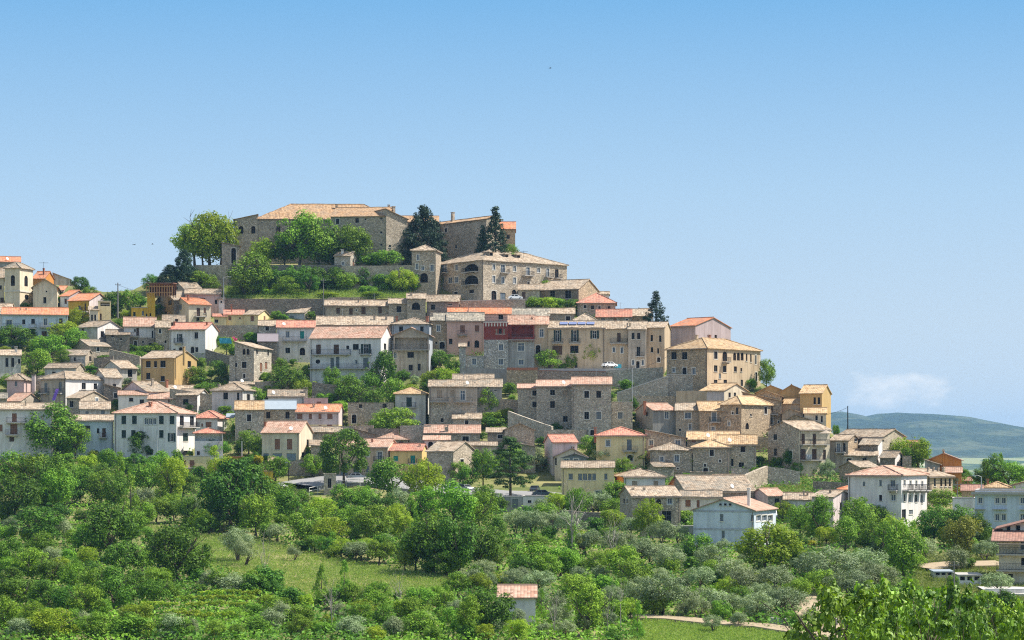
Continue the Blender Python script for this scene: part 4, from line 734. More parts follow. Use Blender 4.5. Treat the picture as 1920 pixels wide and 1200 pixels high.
H('orange_house', 'small orange house with a pale pink roof below the orange gable', 1771, 1803, 886, 925, 877, 'gx', 'orange', 'salmon_roof', d=6, win='d 1798 926 932 3', dd=2)
H('stone_house', 'grey lean-to wing on the left of the orange gabled house', 1734, 1762, 871, 915, 862, 'sr', 'grey', 'old', d=5, dd=-1)
H('white_apartment_house', 'three storey white corner house with a salmon hipped roof and iron balconies', 1590, 1690, 891, 995, 875, 'hip', 'white', 'salmon_roof', x1=1738, d=12, win='g 1651 900 911 4;w 1674 900 913 8;k 1651 928 939 5;w 1675 927 939 8;g 1620 903 911 4;w 1696 900 911 3;w 1707 901 911 3;w 1718 901 912 3;w 1729 902 912 3;k 1696 927 940 3;w 1706 928 941 4;k 1718 928 941 4;k 1729 928 943 3;k 1695 955 975 7;g 1708 956 964 7;B 1668 1684 911 919;B 1692 1702 912 919;B 1705 1714 912 919;B 1716 1725 912 919;B 1727 1736 912 919', lm='the white corner apartment house', dd=3)
H('tan_apartment_house', 'tan four chimney house with two rows of narrow dark windows', 1740, 1786, 893, 975, 880, 'gx', 'tan', 'oldlight', a=-45, d=9, D=349, win='k 1741,1753,1765,1773,1781 897 912 3.5;k 1741,1753,1765,1773,1781 925 944 3.5;B 1750 1757 937 943;B 1763 1777 937 943', ch=[(1740,876,890,3),(1750,876,889,3),(1759,877,890,3),(1769,876,890,4)], lm='the tan four chimney house')
H('white_house', 'low white house with a small orange hipped roof in front of the white corner house', 1573, 1643, 918, 968, 908, 'hip', 'white', 'orange_roof', d=6, win='v 1627 927 937 8', dd=-1, ch=[(1609,906,914,3,'brick')])
H('white_house', 'pinkish white house with a leaning gable and two narrow doors', 1522, 1562, 932, 992, 924, 'gx', 'palepink', 'oldlight', x1=1595, d=9, sm='palepink', win='k 1577 942 956 4;n 1587 944 953 5', ch=[(1557,919,931,3.5,'stone')], lm='the pinkish white gable house')
H('white_house', 'low white house with twin square chimneys and an old roof', 1470, 1524, 937, 975, 925, 'gx', 'white', 'oldlight', d=7, ch=[(1507,920,935,3.5,'stone'),(1514,921,935,3.5,'stone')])
H('stone_house', 'small house with a salmon roof and a pink gable', 1440, 1473, 930, 968, 917, 'gx', 'stone_light', 'salmon_roof', l=1408, d=8, sm='pink', win='k 1457 934 946 8', lm='the pink gable house')
H('stone_house', 'low range with a red tiled roof behind the white gabled house', 1355, 1404, 936, 960, 925, 'gx', 'stone', 'red_roof', d=7)
H('stone_house', 'low range with a salmon roof behind the white gabled house', 1404, 1438, 942, 962, 930, 'gx', 'stone', 'salmon_roof', d=7)
H('stone_house', 'broad house under one huge grey tiled roof', 1286, 1416, 921, 960, 893, 'gx', 'stone', 'old', l=1250, d=17, lm='the huge grey tiled roof')
H('white_house', 'white house with brown shutters under the huge grey tiled roof', 1276, 1352, 932, 975, 921, 'gx', 'white', 'old', d=8, win='n 1290 937 950 9;n 1309 938 951 5')
H('white_house', 'white fronted house with an orange side wall and a hipped old roof', 1170, 1247, 893, 945, 880, 'hip', 'white', 'oldlight', l=1153, d=9, sm='orange', win='m 1190 902 913 9;m 1230 902 913 8', lm='the house with an orange side wall')
ph = H('stone_house', 'grey stone house with white loggia arches and a dark doorway', 1185, 1276, 930, 992, 913, 'gx', 'stone', 'oldlight', l=1162, d=10, win='w 1256 934 945 8;a 1223,1235 936 950 8;v 1250 958 985 16;k 1170 935 944 3;k 1176 935 944 3', ch=[(1187,914,926,4,'stone'),(1208,914,924,3.5,'stone')], lm='the stone house with white loggia arches')
H('stone_shed', 'flat stone terrace block between the arched cellar door and the huge roof', 1294, 1335, 886, 912, None, 'flat', 'stone', 'stone', d=5, cat='terrace block', cap='stone')
H('stone_shed', 'small hut with a tiled roof sitting above the huge grey roof', 1335, 1377, 898, 912, 891, 'gx', 'stone_light', 'oldlight', d=5, win='v 1366 899.5 906 5', cat='hut', pipe=False)
wg = H('white_gable_house', 'large pale blue white gabled house with a salmon roof and glazed side porch', 1300, 1414, 957, 1026, 936, 'gy', 'bluewhite', 'salmon_roof', x1=1455, d=12, win='g 1353 964 977 6;g 1356 995 1010 5;k 1351,1360,1369 944 948 3;g 1411 966 977 5;w 1422,1433,1444 966 977 8', ch=[(1404,915,950,5,'white',.2)], lm='the pale blue white gabled house', dd=-2)
b_ = MB(); q_ = house.last
for py_ in (956.5, 987): b_.box((-q_['w']/2-.06, -.06, q_['h']-(py_-957)/12.6-.3), (q_['w']+.12, 0, 0), (0, .06, 0), (0, 0, .22))
b_.build('floor_band', M['slateblue'], wg)
H('garage', 'low white block walled garage on the car park edge', 981, 1036, 931, 958, None, 'flat', 'white', 'slab', d=5, win='v 993 938 943 6;g 975 940 950 8', cat='garage')
H('garage', 'grey metal garage fronts left of the white block garage', 941, 981, 932, 958, None, 'flat', 'concrete', 'slab', d=4, win='g 966 936 952 10', cat='garage', dd=.5)
H('farm_shed', 'lone white shed with a mauve pink roof among the olive trees', 935, 1004, 1120, 1172, 1099, 'gx', 'white', 'salmon_roof', d=6.5, win='v 950 1130 1140 6', lm='the lone white shed', cat='shed')
H('apartment_block', 'pale blue apartment block with cream shutters and a flat ledge at the right edge', 1828, 2010, 921, 1018, None, 'flat', 'bluewhite', 'slab', d=12, win='w 1838,1870,1882,1917,1929 933 944 7;w 1838,1870,1882,1917,1929 964 976 7;w 1838,1870,1882,1917 996 1008 7', lm='the pale blue apartment block', cat='apartment block')
b_ = MB(); q_ = house.last; b_.box((-q_['w']/2-.5, -.6, q_['h']-.5), (q_['w']+1, 0, 0), (0, .6, 0), (0, 0, .35))
for px_ in (-7.0, -4.1, -.5): b_.box((px_, -.7, q_['h']-2.6), (1.9, 0, 0), (0, .7, 0), (0, 0, .08))
b_.build('ledge', M['slab'], HOUSES[-1])
H('attic_house', 'pale gabled attic with a dark verge behind the apartment block', 1860, 1990, 921, 960, 903, 'gy', 'white', 'brown_roof', d=8, dd=22, rf=.5, cat='house')
eh = H('balcony_house', 'cream three storey house with brown pent roof cut by the right picture edge', 1873, 2010, 1012, 1098, 1000, 'gx', 'cream', 'brown_roof', d=10, win='w 1917 1015 1031 7;k 1918 1046 1060 6;v 1888 1076 1090 20;w 1940 1015 1031 7;B 1868 1960 1031 1038;B 1868 1960 1060 1068', lm='the cream balcony house at the right edge', cat='house', ov=1.5)
H('', '', 1880, 1985, 990, 1098, 976, 'gy', 'white', 'brown_roof', d=8, dd=.0, D=268, win='v 1891 985 998 6;v 1909 985 998 7;v 1930 985 998 7', join=eh, pipe=False, ov=.9)
H('tan_house', 'small house with a tan hipped roof behind the apartment block', 1845, 1893, 914, 945, 905, 'hip', 'tan', 'tan_roof', d=8, dd=6, ch=[(1852,898,910,4,'brick')])
H('brown_house', 'small house with a dark brown roof at the foot of the orange house', 1803, 1822, 902, 925, 896, 'gx', 'tan', 'brown_roof', d=6, dd=14, win='k 1811 903 908 4')
H('brown_house', 'low shed row with a wide brown roof left of the apartment block', 1803, 1842, 920, 945, 910, 'gx', 'tan', 'brown_roof', d=6, dd=4)
H('white_house', 'sunlit white wall block left of the apartment block', 1786, 1829, 935, 985, None, 'flat', 'white', 'slab', d=6, dd=1)
H('well_shelter', 'small wooden shelter with a red pitched roof on the terrace', 504, 517, 864, 884, 857, 'gx', 'sh_brown', 'salmon_roof', d=1.8, win='r 510 868 878 7', cat='shelter', pipe=False, ov=.3, dd=-3)
H('terrace_house', 'yellow terrace house with a flat coral tiled roof below the garages', 470, 512, 884, 908, None, 'flat', 'sun', 'salmon_roof', d=6, win='n 478 892 903 6', cap='salmon_roof', dd=0)
H('stone_kiosk', 'small grey stone gateway block by the road railing', 607, 630, 889, 925, None, 'flat', 'stone_light', 'slab', d=3, win='v 618 897 915 6', cat='gateway', cap='stone_light')
# ------------------------------------------------------------------ ground
def grid_mesh(name, xs, ys, fn, m, label=None):
    Xg, Yg = np.meshgrid(xs, ys); Z = fn(Xg, Yg); nx, ny = len(xs), len(ys)
    v = np.stack([Xg, Yg, Z], -1).reshape(-1, 3)
    i = (np.arange(ny - 1)[:, None] * nx + np.arange(nx - 1)[None, :]).reshape(-1)
    f = np.stack([i, i + 1, i + nx + 1, i + nx], -1)
    me = bpy.data.meshes.new(name); me.from_pydata(v.tolist(), [], f.tolist()); me.polygons.foreach_set('use_smooth', [True] * len(me.polygons)); me.materials.append(m)
    o = bpy.data.objects.new(name, me); C.objects.link(o); o['kind'] = 'structure'
    if label: o['label'] = label
    return o
def gmat(name):
    m, nt, b = newmat(name); t = N(nt, 'ShaderNodeTexCoord')
    P = t.outputs['Object']
    n1 = N(nt, 'ShaderNodeTexNoise', i_Scale=.045, i_Detail=6.0, i_Roughness=.6); L(nt, P, n1.inputs[0])
    n2 = N(nt, 'ShaderNodeTexNoise', i_Scale=.9, i_Detail=5.0, i_Roughness=.7); L(nt, P, n2.inputs[0])
    mp = N(nt, 'ShaderNodeMapping'); L(nt, P, mp.inputs[0]); mp.inputs['Scale'].default_value = (.05, .22, 1); mp.inputs['Rotation'].default_value = (0, 0, -.25)
    n3 = N(nt, 'ShaderNodeTexNoise', i_Scale=1.0, i_Detail=5.0); L(nt, mp.outputs[0], n3.inputs[0])
    g = ramp(nt, n1.outputs[0], [(.35, (.06, .085, .02)), (.5, (.11, .13, .038)), (.62, (.17, .165, .06))])
    g = mix(nt, math_(nt, 'MULTIPLY', n3.outputs[0], .55), g, ramp(nt, n3.outputs[0], [(.40, (.15, .19, .045)), (.54, (.36, .33, .13)), (.64, (.46, .38, .19))]))
    g = mix(nt, .6, g, ramp(nt, n2.outputs[0], [(.3, (.6, .6, .6)), (.7, (1.3, 1.3, 1.3))]), 'MULTIPLY')
    # far valley: patchwork of fields
    sp = N(nt, 'ShaderNodeSeparateXYZ'); L(nt, P, sp.inputs[0])
    mv = N(nt, 'ShaderNodeMapping'); L(nt, P, mv.inputs[0]); mv.inputs['Scale'].default_value = (.011, .0028, 0)
    vo = N(nt, 'ShaderNodeTexVoronoi', i_Scale=1.0); L(nt, mv.outputs[0], vo.inputs[0])
    sc = N(nt, 'ShaderNodeSeparateColor'); L(nt, vo.outputs['Color'], sc.inputs[0])
    fl = ramp(nt, sc.outputs[0], [(0, (.04, .07, .02)), (.25, (.10, .14, .04)), (.5, (.24, .26, .11)), (.72, (.44, .40, .24)), (.9, (.06, .09, .03))], 'CONSTANT')
    mm = N(nt, 'ShaderNodeMapRange'); L(nt, sp.outputs[1], mm.inputs[0]); mm.inputs[1].default_value = 700; mm.inputs[2].default_value = 1000
    L(nt, mix(nt, mm.outputs[0], g, fl), b.inputs['Base Color']); bump(nt, b, n2.outputs[0], .3, .5); return m
def fmat(name):
    m, nt, b = newmat(name); t = N(nt, 'ShaderNodeTexCoord'); P = t.outputs['Object']
    n1 = N(nt, 'ShaderNodeTexVoronoi', i_Scale=.035); L(nt, P, n1.inputs[0])
    n2 = N(nt, 'ShaderNodeTexNoise', i_Scale=.0045, i_Detail=6.0, i_Roughness=.6); L(nt, P, n2.inputs[0])
    c = mix(nt, .5, ramp(nt, n1.outputs['Distance'], [(0, (.05, .075, .025)), (1, (.008, .016, .008))]), ramp(nt, n2.outputs[0], [(.38, (.008, .022, .010)), (.52, (.04, .065, .025)), (.6, (.13, .145, .07))]))
    L(nt, c, b.inputs['Base Color']); bump(nt, b, n1.outputs['Distance'], 12, .8); return m
xs = np.concatenate([[-6000, -3000, -1500, -900, -600, -400, -300, -260], np.arange(-230, 231, 4.0), [260, 300, 350, 400, 470, 560, 700, 850, 1000, 1200, 1500, 2000, 3000, 6000]])
ys = np.concatenate([[-600, -300, -100, 0, 30, 60], np.arange(80, 640, 4.0), np.arange(640, 900, 20), np.arange(900, 5000, 100), [5400, 6000, 7000, 9000, 14000, 30000]])
def gfn(X, Y):
    Z = ground(X, Y)
    n = np.vectorize(lambda x, y: mnoise.noise(Vector((x * .07, y * .07, 0))))(X, Y)
    return Z + n * .5 * np.clip((Y - 60) / 60, 0, 1) - .25
ground_o = grid_mesh('ground', xs, ys, gfn, gmat('grass_ground'))
hx = np.arange(-2600, 4600, 45.0); hy = np.concatenate([np.arange(4300, 6800, 70.0), np.arange(6800, 9200, 240.0)])
_rp = [-3000, 400, 1000, 1500, 1560, 1590, 1625, 1660, 1690, 1730, 1760, 1800, 1850, 1900, 1960, 2100, 2600, 5000]
_rh = [820, 800, 790, 774, 769, 771, 779, 772, 770, 773, 776, 778, 787, 797, 806, 800, 790, 810]
def hfn(X, Y):
    px = CX + F * X / 6300.0
    top = (HY - np.interp(px, _rp, _rh)) / F * 6300
    t = np.clip((Y - 4400) / 1900, 0, 1); e = t * t * (3 - 2 * t); bk = np.clip((Y - 6400) / 2500, 0, 1)
    n = np.vectorize(lambda x, y: mnoise.fractal(Vector((x * .0021, y * .0021, 0)), 1.0, 2.0, 5))(X, Y)
    return -48 + (top + 48) * e * (1 - bk) + n * 34 * e * (1 - .65 * np.clip((Y - 5700) / 500, 0, 1)) - 6
grid_mesh('hills', hx, hy, hfn, fmat('far_forest'))
# ------------------------------------------------------------------ retaining walls, ramps, roads
def drape(name, pts, wid, m, kind='structure', lift=.34, label=None):
    P = [at(px, py, Dp(py)) for px, py in pts]; b = MB()
    res = []
    for p, q in zip(P, P[1:]):
        n_ = max(1, int((q - p).length / 3)); res += [p.lerp(q, i / n_) for i in range(n_)]
    res.append(P[-1]); L_, R_ = [], []
    for i, p in enumerate(res):
        d_ = res[min(i + 1, len(res) - 1)] - res[max(i - 1, 0)]; d_.z = 0; d_.normalize(); s_ = Vector((-d_.y, d_.x, 0)) * wid / 2
        a_, c_ = p + s_, p - s_
        for q_ in (a_, c_): q_.z = gz(q_.x, q_.y) + lift
        L_.append(a_); R_.append(c_)
    for i in range(len(res) - 1): b.poly([R_[i], R_[i + 1], L_[i + 1], L_[i]])
    for S_ in (L_, R_):
        for i in range(len(res) - 1):
            q4 = [S_[i] + Vector((0, 0, -2.2)), S_[i + 1] + Vector((0, 0, -2.2)), S_[i + 1], S_[i]]
            b.poly(q4 if S_ is R_ else q4[::-1])
    o = b.build(name, M[m]); o['kind'] = kind; return o
tm = MB(); n_ = 44
for i in range(n_):
    for j in range(6):
        q = []
        for (ii, jj) in ((i, j), (i + 1, j), (i + 1, j + 1), (i, j + 1)):
            px = 420 + 352 * ii / n_; D = 489.6 + 14.4 * jj / 5; t = min(1.2, jj / 5); z0, z1 = (HY - 561) / F * 489.6, (HY - 541) / F * 504
            x = (px - CX) / F * D; q.append((x, D, z0 + (z1 - z0) * jj / 5 + .3 * mnoise.noise(Vector((x * .2, D * .2, 0))) * (jj > 0)))
        tm.poly(q)
tmo = tm.build('castle_meadow', M['grass_ground']); tmo['kind'] = 'structure'
drape('road', [(560, 912), (605, 905), (650, 902), (705, 902), (770, 912), (850, 922), (930, 930), (1010, 932), (1060, 938)], 8.5, 'asphalt')
drape('dirt_path', [(1180, 1160), (1260, 1163), (1340, 1172), (1430, 1178), (1520, 1192), (1600, 1202)], 3.0, 'path_dirt')
drape('gravel_drive', [(1535, 1122), (1512, 1140), (1505, 1158), (1530, 1172), (1580, 1186)], 3.6, 'path_dirt')
drape('dirt_terrace', [(1722, 1068), (1790, 1062), (1880, 1060)], 5.0, 'path_dirt')
drape('parking_yard', [(1845, 1112), (1900, 1112), (1960, 1114)], 7.0, 'limestone')
def terrace_slab(name, px0, px1, py, D0, D1, m):
    z = (HY - py) / F * D0; xa, xb = (px0 - CX) / F * D0, (px1 - CX) / F * D0; b = MB(); b.box((xa, D0, z - 5), (xb - xa, 0, 0), (0, D1 - D0, 0), (0, 0, 5)); o = b.build(name, M[m]); o['kind'] = 'structure'
terrace_slab('street', 1012, 1244, 691, 441.7, 452, 'limestone'); terrace_slab('castle_terrace', 430, 985, 500, 505.9, 527, 'grass_ground'); terrace_slab('convent_street', 866, 984, 563, 484.7, 496, 'limestone')
def wall(name, label, x0, y0, x1, y1, b0, b1, m, D0=None, D1=None, th=.6, cap=None, cat='wall', lm=None, capm='limestone', bat=0):
    """a wall from pixel column x0 to x1 whose top runs y0 -> y1 and foot b0 -> b1"""
    D0 = Dp(b0) if D0 is None else D0; D1 = Dp(b1) if D1 is None else D1
    A, B = at(x0, b0, D0), at(x1, b1, D1); t0, t1 = at(x0, y0, D0), at(x1, y1, D1)
    root = empty(name, (A + B) / 2); tag(root, label, cat, None, 'thing'); b = MB(); o_ = Vector(root.location)
    d_ = (B - A); d_.z = 0; ln = d_.length; e = d_.normalized(); n = Vector((e.y, -e.x, 0)); 
    if n.y > 0: n = -n
    k = max(1, int(ln / 2.5)); fr, tp = [], []
    for i in range(k + 1):
        f = i / k; p = A.lerp(B, f); q = t0.lerp(t1, f); q = Vector((p.x, p.y, q.z + jit(q, .12)))
        p = Vector((p.x, p.y, p.z - 3)); fr.append(p - o_); tp.append(q - o_)
    for i in range(k):
        u0, u1 = ln * i / k, ln * (i + 1) / k
        b.poly([fr[i], fr[i + 1], tp[i + 1], tp[i]], [(u0, 0), (u1, 0), (u1, tp[i + 1].z - fr[i + 1].z), (u0, tp[i].z - fr[i].z)])
        bk = [p - n * th for p in (fr[i], fr[i + 1], tp[i + 1], tp[i])]
        b.poly(bk[::-1], [(u1, 0), (u0, 0), (u0, 3), (u1, 3)]); b.poly([tp[i], tp[i + 1], bk[2], bk[3]], [(u0, 0), (u1, 0), (u1, th), (u0, th)])
    for i, fl in ((0, False), (k, True)):
        q4 = [fr[i] - n * th, fr[i], tp[i], tp[i] - n * th]; b.poly(q4[::-1] if fl else q4, [(0, 0), (th, 0), (th, 3), (0, 3)])
    b.build('masonry', M[m], root)
    if cap:
        c = MB()
        for i in range(k): 
            p, q = tp[i] + n * .06, tp[i + 1] + n * .06
            c.box(p + Vector((0, 0, .003)), q - p, -n * (th + .12), Vector((0, 0, cap)))
        c.build('coping', M[capm], root)
    if lm: LAND.append((lm, (x0 + x1) / 2, (y0 + b0) / 2))
    return root
WL = wall
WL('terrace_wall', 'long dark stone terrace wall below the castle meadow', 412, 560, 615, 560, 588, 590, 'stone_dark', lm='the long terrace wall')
WL('terrace_wall', 'grey stone wall stub behind the long low stone house', 615, 558, 770, 556, 590, 578, 'stone_dark')
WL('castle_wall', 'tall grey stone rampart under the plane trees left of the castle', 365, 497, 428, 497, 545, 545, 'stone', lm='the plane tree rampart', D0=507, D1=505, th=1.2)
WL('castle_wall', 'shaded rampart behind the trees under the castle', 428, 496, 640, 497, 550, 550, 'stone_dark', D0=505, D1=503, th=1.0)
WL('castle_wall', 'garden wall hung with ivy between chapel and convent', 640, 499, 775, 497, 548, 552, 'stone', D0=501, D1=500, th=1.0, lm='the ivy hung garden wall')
WL('garden_wall', 'stone wall supporting the pale yellow bungalows', 400, 610, 486, 609, 636, 636, 'stone', lm='the bungalow wall')
WL('garden_wall', 'low stone garden wall under the tall grey house', 385, 655, 432, 668, 680, 684, 'stone_dark')
WL('street_wall', 'stone parapet of the street in front of the convent', 862, 565, 985, 562, 580, 580, 'stone', cap=.15, D0=484, D1=484)
WL('terrace_wall', 'rough stone terrace wall with a brick parapet under the red houses', 950, 694, 1008, 694, 730, 730, 'stone_tan', D0=438, D1=438, cap=.5, capm='brick', lm='the brick topped terrace wall')
WL('terrace_wall', 'long pinkish brick terrace wall with posts behind the salmon roofed trio', 1008, 695, 1136, 697, 730, 730, 'stone_pink', D0=440, D1=440, cap=.1, capm='brick')
WL('terrace_wall', 'tall pale rubble wall below the cream row', 1136, 695, 1243, 688, 740, 740, 'stone_light', D0=441, D1=440, lm='the pale rubble wall')
WL('ramp_wall', 'sloping stone ramp wall with a white coping', 1157, 738, 1253, 706, 765, 765, 'stone_light', D0=430, D1=430, cap=.22, lm='the stone ramp')
WL('ramp_wall', 'lower grey stone ramp wall behind the cement grey house', 1186, 741, 1318, 745, 775, 775, 'stone', D0=426, D1=426)
WL('arcade_wall', 'arched stone terrace under the palazzo', 1250, 703, 1312, 703, 745, 745, 'stone_light', D0=432, D1=432, cap=.12)
WL('terrace_wall', 'pale plaster terrace wall left of the beige gable house', 1268, 733, 1330, 733, 757, 757, 'tan', D0=425, D1=425)
WL('rubble_wall', 'overgrown rubble wall between the loggia house and the stone trio', 952, 771, 1034, 800, 815, 830, 'stone_light')
WL('rubble_wall', 'broken stone wall with weeds above the ochre house', 690, 803, 748, 804, 838, 838, 'stone_dark')
WL('rubble_wall', 'shadowed stone wall with a round hole below the white cube house', 750, 798, 808, 798, 845, 845, 'stone_light', lm='the wall below the white cube house')
WL('garden_wall', 'grey stone wall with trees right of the cream garages', 535, 868, 612, 850, 890, 892, 'stone', lm='the stone wall by the garages')
WL('garden_wall', 'stone wall in front of the grassy bank below the laundry balcony house', 1390, 895, 1440, 873, 925, 912, 'stone', lm='the stone wall by the grassy bank')
WL('garden_wall', 'low stone wall at the top of the steps beside the laundry house', 1440, 874, 1500, 884, 912, 912, 'stone_light')
WL('garden_wall', 'dark dry stone wall left of the white corner house', 1525, 902, 1592, 905, 928, 928, 'stone_dark')
WL('terrace_wall', 'terraced stone wall below the broad tan houses', 1372, 877, 1404, 880, 905, 905, 'stone_light')
WL('retaining_wall', 'long grey stone retaining wall under the grape pergola', 1018, 955, 1130, 962, 985, 992, 'stone_dark', lm='the wall under the grape pergola')
WL('retaining_wall', 'concrete terrace wall in front of the stone loggia house', 1200, 987, 1308, 987, 1006, 1006, 'concrete', cap=.15, lm='the concrete terrace wall')
WL('boundary_wall', 'low concrete wall beside the gateway at the dirt path', 1443, 1158, 1502, 1163, 1172, 1176, 'concrete', lm='the path gateway')
WL('boundary_wall', 'short concrete gate wall right of the gateway', 1540, 1148, 1560, 1160, 1168, 1178, 'concrete')
WL('boundary_wall', 'white yard wall at the right picture edge', 1850, 1104, 1930, 1105, 1118, 1118, 'white')
WL('cemented_wall', 'tall dark basement wall under the dark red house', 862, 690, 950, 692, 735, 735, 'cement', D0=441, D1=441)
WL('rock_wall', 'stone wall under the arched window of the tan stone house', 1385, 815, 1452, 822, 850, 850, 'stone_tan', D0=399, D1=399)
WL('garden_wall', 'rough stone garden wall on the slope left of the ochre modern house', 205, 655, 262, 668, 690, 695, 'stone')
WL('garden_wall', 'stone wall under the low curved stone shed', 176, 672, 212, 668, 700, 700, 'stone_dark')
WL('garden_wall', 'mossy stone wall below the tall grey stone house', 478, 716, 540, 712, 745, 745, 'stone')
WL('garden_wall', 'stone wall in the trees below the round window white house', 585, 716, 668, 726, 760, 760, 'stone_dark')
WL('yard_wall', 'yard wall between the beige balcony house and the stone trio', 938, 748, 976, 750, 785, 785, 'stone')
WL('yard_wall', 'stone yard wall between the metal roof house and the white cube house', 640, 800, 700, 797, 830, 830, 'stone')
WL('garden_wall', 'old stone wall behind the lavender plaster house', 318, 728, 398, 740, 770, 770, 'stone')
WL('garden_wall', 'stone wall between the pink hipped house and the low rough roof', 60, 706, 90, 702, 740, 740, 'stone')
WL('garden_wall', 'stone wall on the slope above the yellow house with a red roof', 1020, 806, 1100, 806, 838, 838, 'stone_light')
# ------------------------------------------------------------------ street things
def pole(name, label, px, yt, yb, D=None, r=.11, m='pole', cat='pole', arm=0, cross=True):
    D = Dp(yb) if D is None else D; p = at(px, yb, D); h = (HY - yt) / F * D - p.z; root = empty(name, p); tag(root, label, cat)
    b = MB(); b.tube([(0, 0, -.5), (0, 0, h)], [r, r * .65], 7); b.build('post', M[m], root)
    if arm:
        b = MB(); b.tube([(0, 0, h - .1), (arm * .5, 0, h + .15), (arm, 0, h + .1)], .04, 5); ao = b.build('arm', M[m], root)
        b = MB(); b.box((arm - .25, -.12, h + .02), (.5, 0, 0), (0, .24, 0), (0, 0, .14)); b.build('lamp_head', M['galvanised'], ao)
    elif cross:
        b = MB(); b.box((-.6, -.04, h - .5), (1.2, 0, 0), (0, .08, 0), (0, 0, .1))
        for k in (-.5, .5): b.tube([(k, 0, h - .4), (k, 0, h - .2)], .04, 5)
        b.build('crossbar', M[m], root)
    return root
pole('utility_pole', 'wooden utility pole left of the deep yellow house on the skyline', 221, 530, 592, D=478, r=.17)
pole('utility_pole', 'grey pole with a lamp at the left end of the terrace wall', 419.5, 520, 560, D=488, arm=1.4, cat='street lamp', m='galvanised')
pole('utility_pole', 'grey pole standing before the castle meadow', 606.5, 522, 590, D=484)
pole('radio_mast', 'tall dark mast on the roof of the right shoulder houses', 1589.5, 761, 812, D=402, r=.13, m='iron', cat='mast', cross=False)
pole('street_lamp', 'white lamp post in front of the arched window mansion', 294, 803, 858, D=384, arm=.6, m='galvanised', cat='street lamp')
pole('utility_pole', 'pale concrete pole by the orange kiosk', 453.5, 827, 858, D=391, m='galvanised', cross=False)
pole('street_lamp', 'dark lamp post by the steps below the cream garages', 541.5, 868, 900, D=377, arm=-.4, cat='street lamp', m='iron')
pole('utility_pole', 'thin metal pole on the pale rubble wall', 1185.5, 690, 765, D=424, r=.08, m='galvanised', cross=False)
pole('street_lamp', 'tall curved lamp by the sunlit white wall', 1840, 893, 935, D=352, arm=-1.2, cat='street lamp', m='galvanised')
pole('utility_pole', 'grey pole in front of the white corner apartment house', 1659.5, 905, 975, D=330, r=.09, m='galvanised', cross=False)
pole('utility_pole', 'dark wooden pole in front of the tan four chimney house', 1795, 903, 965, D=336, r=.1)
pole('utility_pole', 'concrete pole by the sheds at the lower right', 1789, 1052, 1110, D=256, r=.1)
pole('utility_pole', 'thin pole above the dark bushes beside the lone white shed', 1163.5, 1132, 1190, D=217, r=.05, m='deadwood', cross=False)
def antenna(label, px, yt, yb, D):
    p = at(px, yb, D); h = (HY - yt) / F * D - p.z; root = empty('antenna', p); tag(root, label, 'antenna'); b = MB(); b.tube([(0, 0, -.8), (0, 0, h)], .035, 5); b.build('mast', M['iron'], root)
    b = MB(); b.tube([(-.9, 0, h - .2), (.9, 0, h - .2)], .025, 5)
    for k in range(-3, 4): b.tube([(k * .28, -.4, h - .2), (k * .28, .4, h - .2)], .02, 4)
    b.build('aerial', M['iron'], root)
def cable(label, a, b_):
    p, q = at(*a), at(*b_); root = p.lerp(q, .5); pts = []
    for i in range(13): t = i / 12; pts.append(p.lerp(q, t) - Vector((0, 0, 4 * t * (1 - t) * (q - p).length * .035)) - root)
    m_ = MB(); m_.tube(pts, .03, 4); o = m_.build('overhead_cable', M['iron']); o.location = root; tag(o, label, 'cable')
cable('thin cable sagging between the two poles of the castle meadow', (419.5, 523, 488), (606.5, 526, 484)); cable('thin cable running left from the lamp pole of the terrace wall', (419.5, 523, 488), (330, 545, 480))
cable('thin cable from the skyline pole to the deep yellow house', (221, 534, 478), (280, 550, 481)); cable('thin cable from the mast down to the tall ochre house', (1589.5, 764, 402), (1545, 778, 405))
cable('thin cable slung across the square stone house fronts', (1297, 862, 388), (1440, 893, 384)); cable('thin cable from the metal pole to the palazzo corner', (1185.5, 692, 424), (1252, 668, 432))
antenna('thin television aerial beside the church pediment', 82, 491, 512, 452)
antenna('television aerial on the right end of the convent roof', 982, 470, 484, 505)
antenna('television aerial on the orange hipped end roof at the far right', 1734, 833, 855, 399)
antenna('television aerial above the massive chimney house', 588, 728, 748, 432)
# pergola of the timber upper storey
root = empty('timber_frame', at(300, 550, 481)); tag(root, 'unfinished upper storey of pale timber posts over the deep yellow wall', 'timber frame')
b = MB(); D_ = 481; o_ = Vector(root.location)
for px in np.linspace(275, 323, 11):
    y_ = 530 + abs(px - 299) * .10; p = at(px, 551, D_) - o_; q = at(px, y_ + 3, D_) - o_; b.box(p + Vector((-.07, 0, -.5)), (.14, 0, 0), (0, .14, 0), (0, 0, q.z - p.z + .5))
for py in (538, 549.5):
    p = at(274, py, D_) - o_; q = at(324, py, D_) - o_; b.box(p + Vector((0, -.02, 0)), q - p, (0, .18, 0), (0, 0, .14))
b.build('posts', M['wood'], root)
b = MB()
for px in np.linspace(275, 323, 11):
    p = at(px, 551, D_) - o_ + Vector((0, 5, 0)); b.box(p + Vector((-.07, 0, -.5)), (.14, 0, 0), (0, .14, 0), (0, 0, 2.4))
p = at(274, 551, D_) - o_; b.box(p + Vector((0, 5, 0)), at(324, 551, D_) - o_ - p, (0, .1, 0), (0, 0, 2.5)); b.build('rear_boarding', M['sh_brown'], root)
b = MB(); p = at(273, 531.5, D_) - o_; q = at(325, 531.5, D_) - o_; b.box(p + Vector((0, -.3, 0)), q - p, (0, 5.6, .3), (0, 0, .15)); b.build('roof', M['brown_roof'], root)
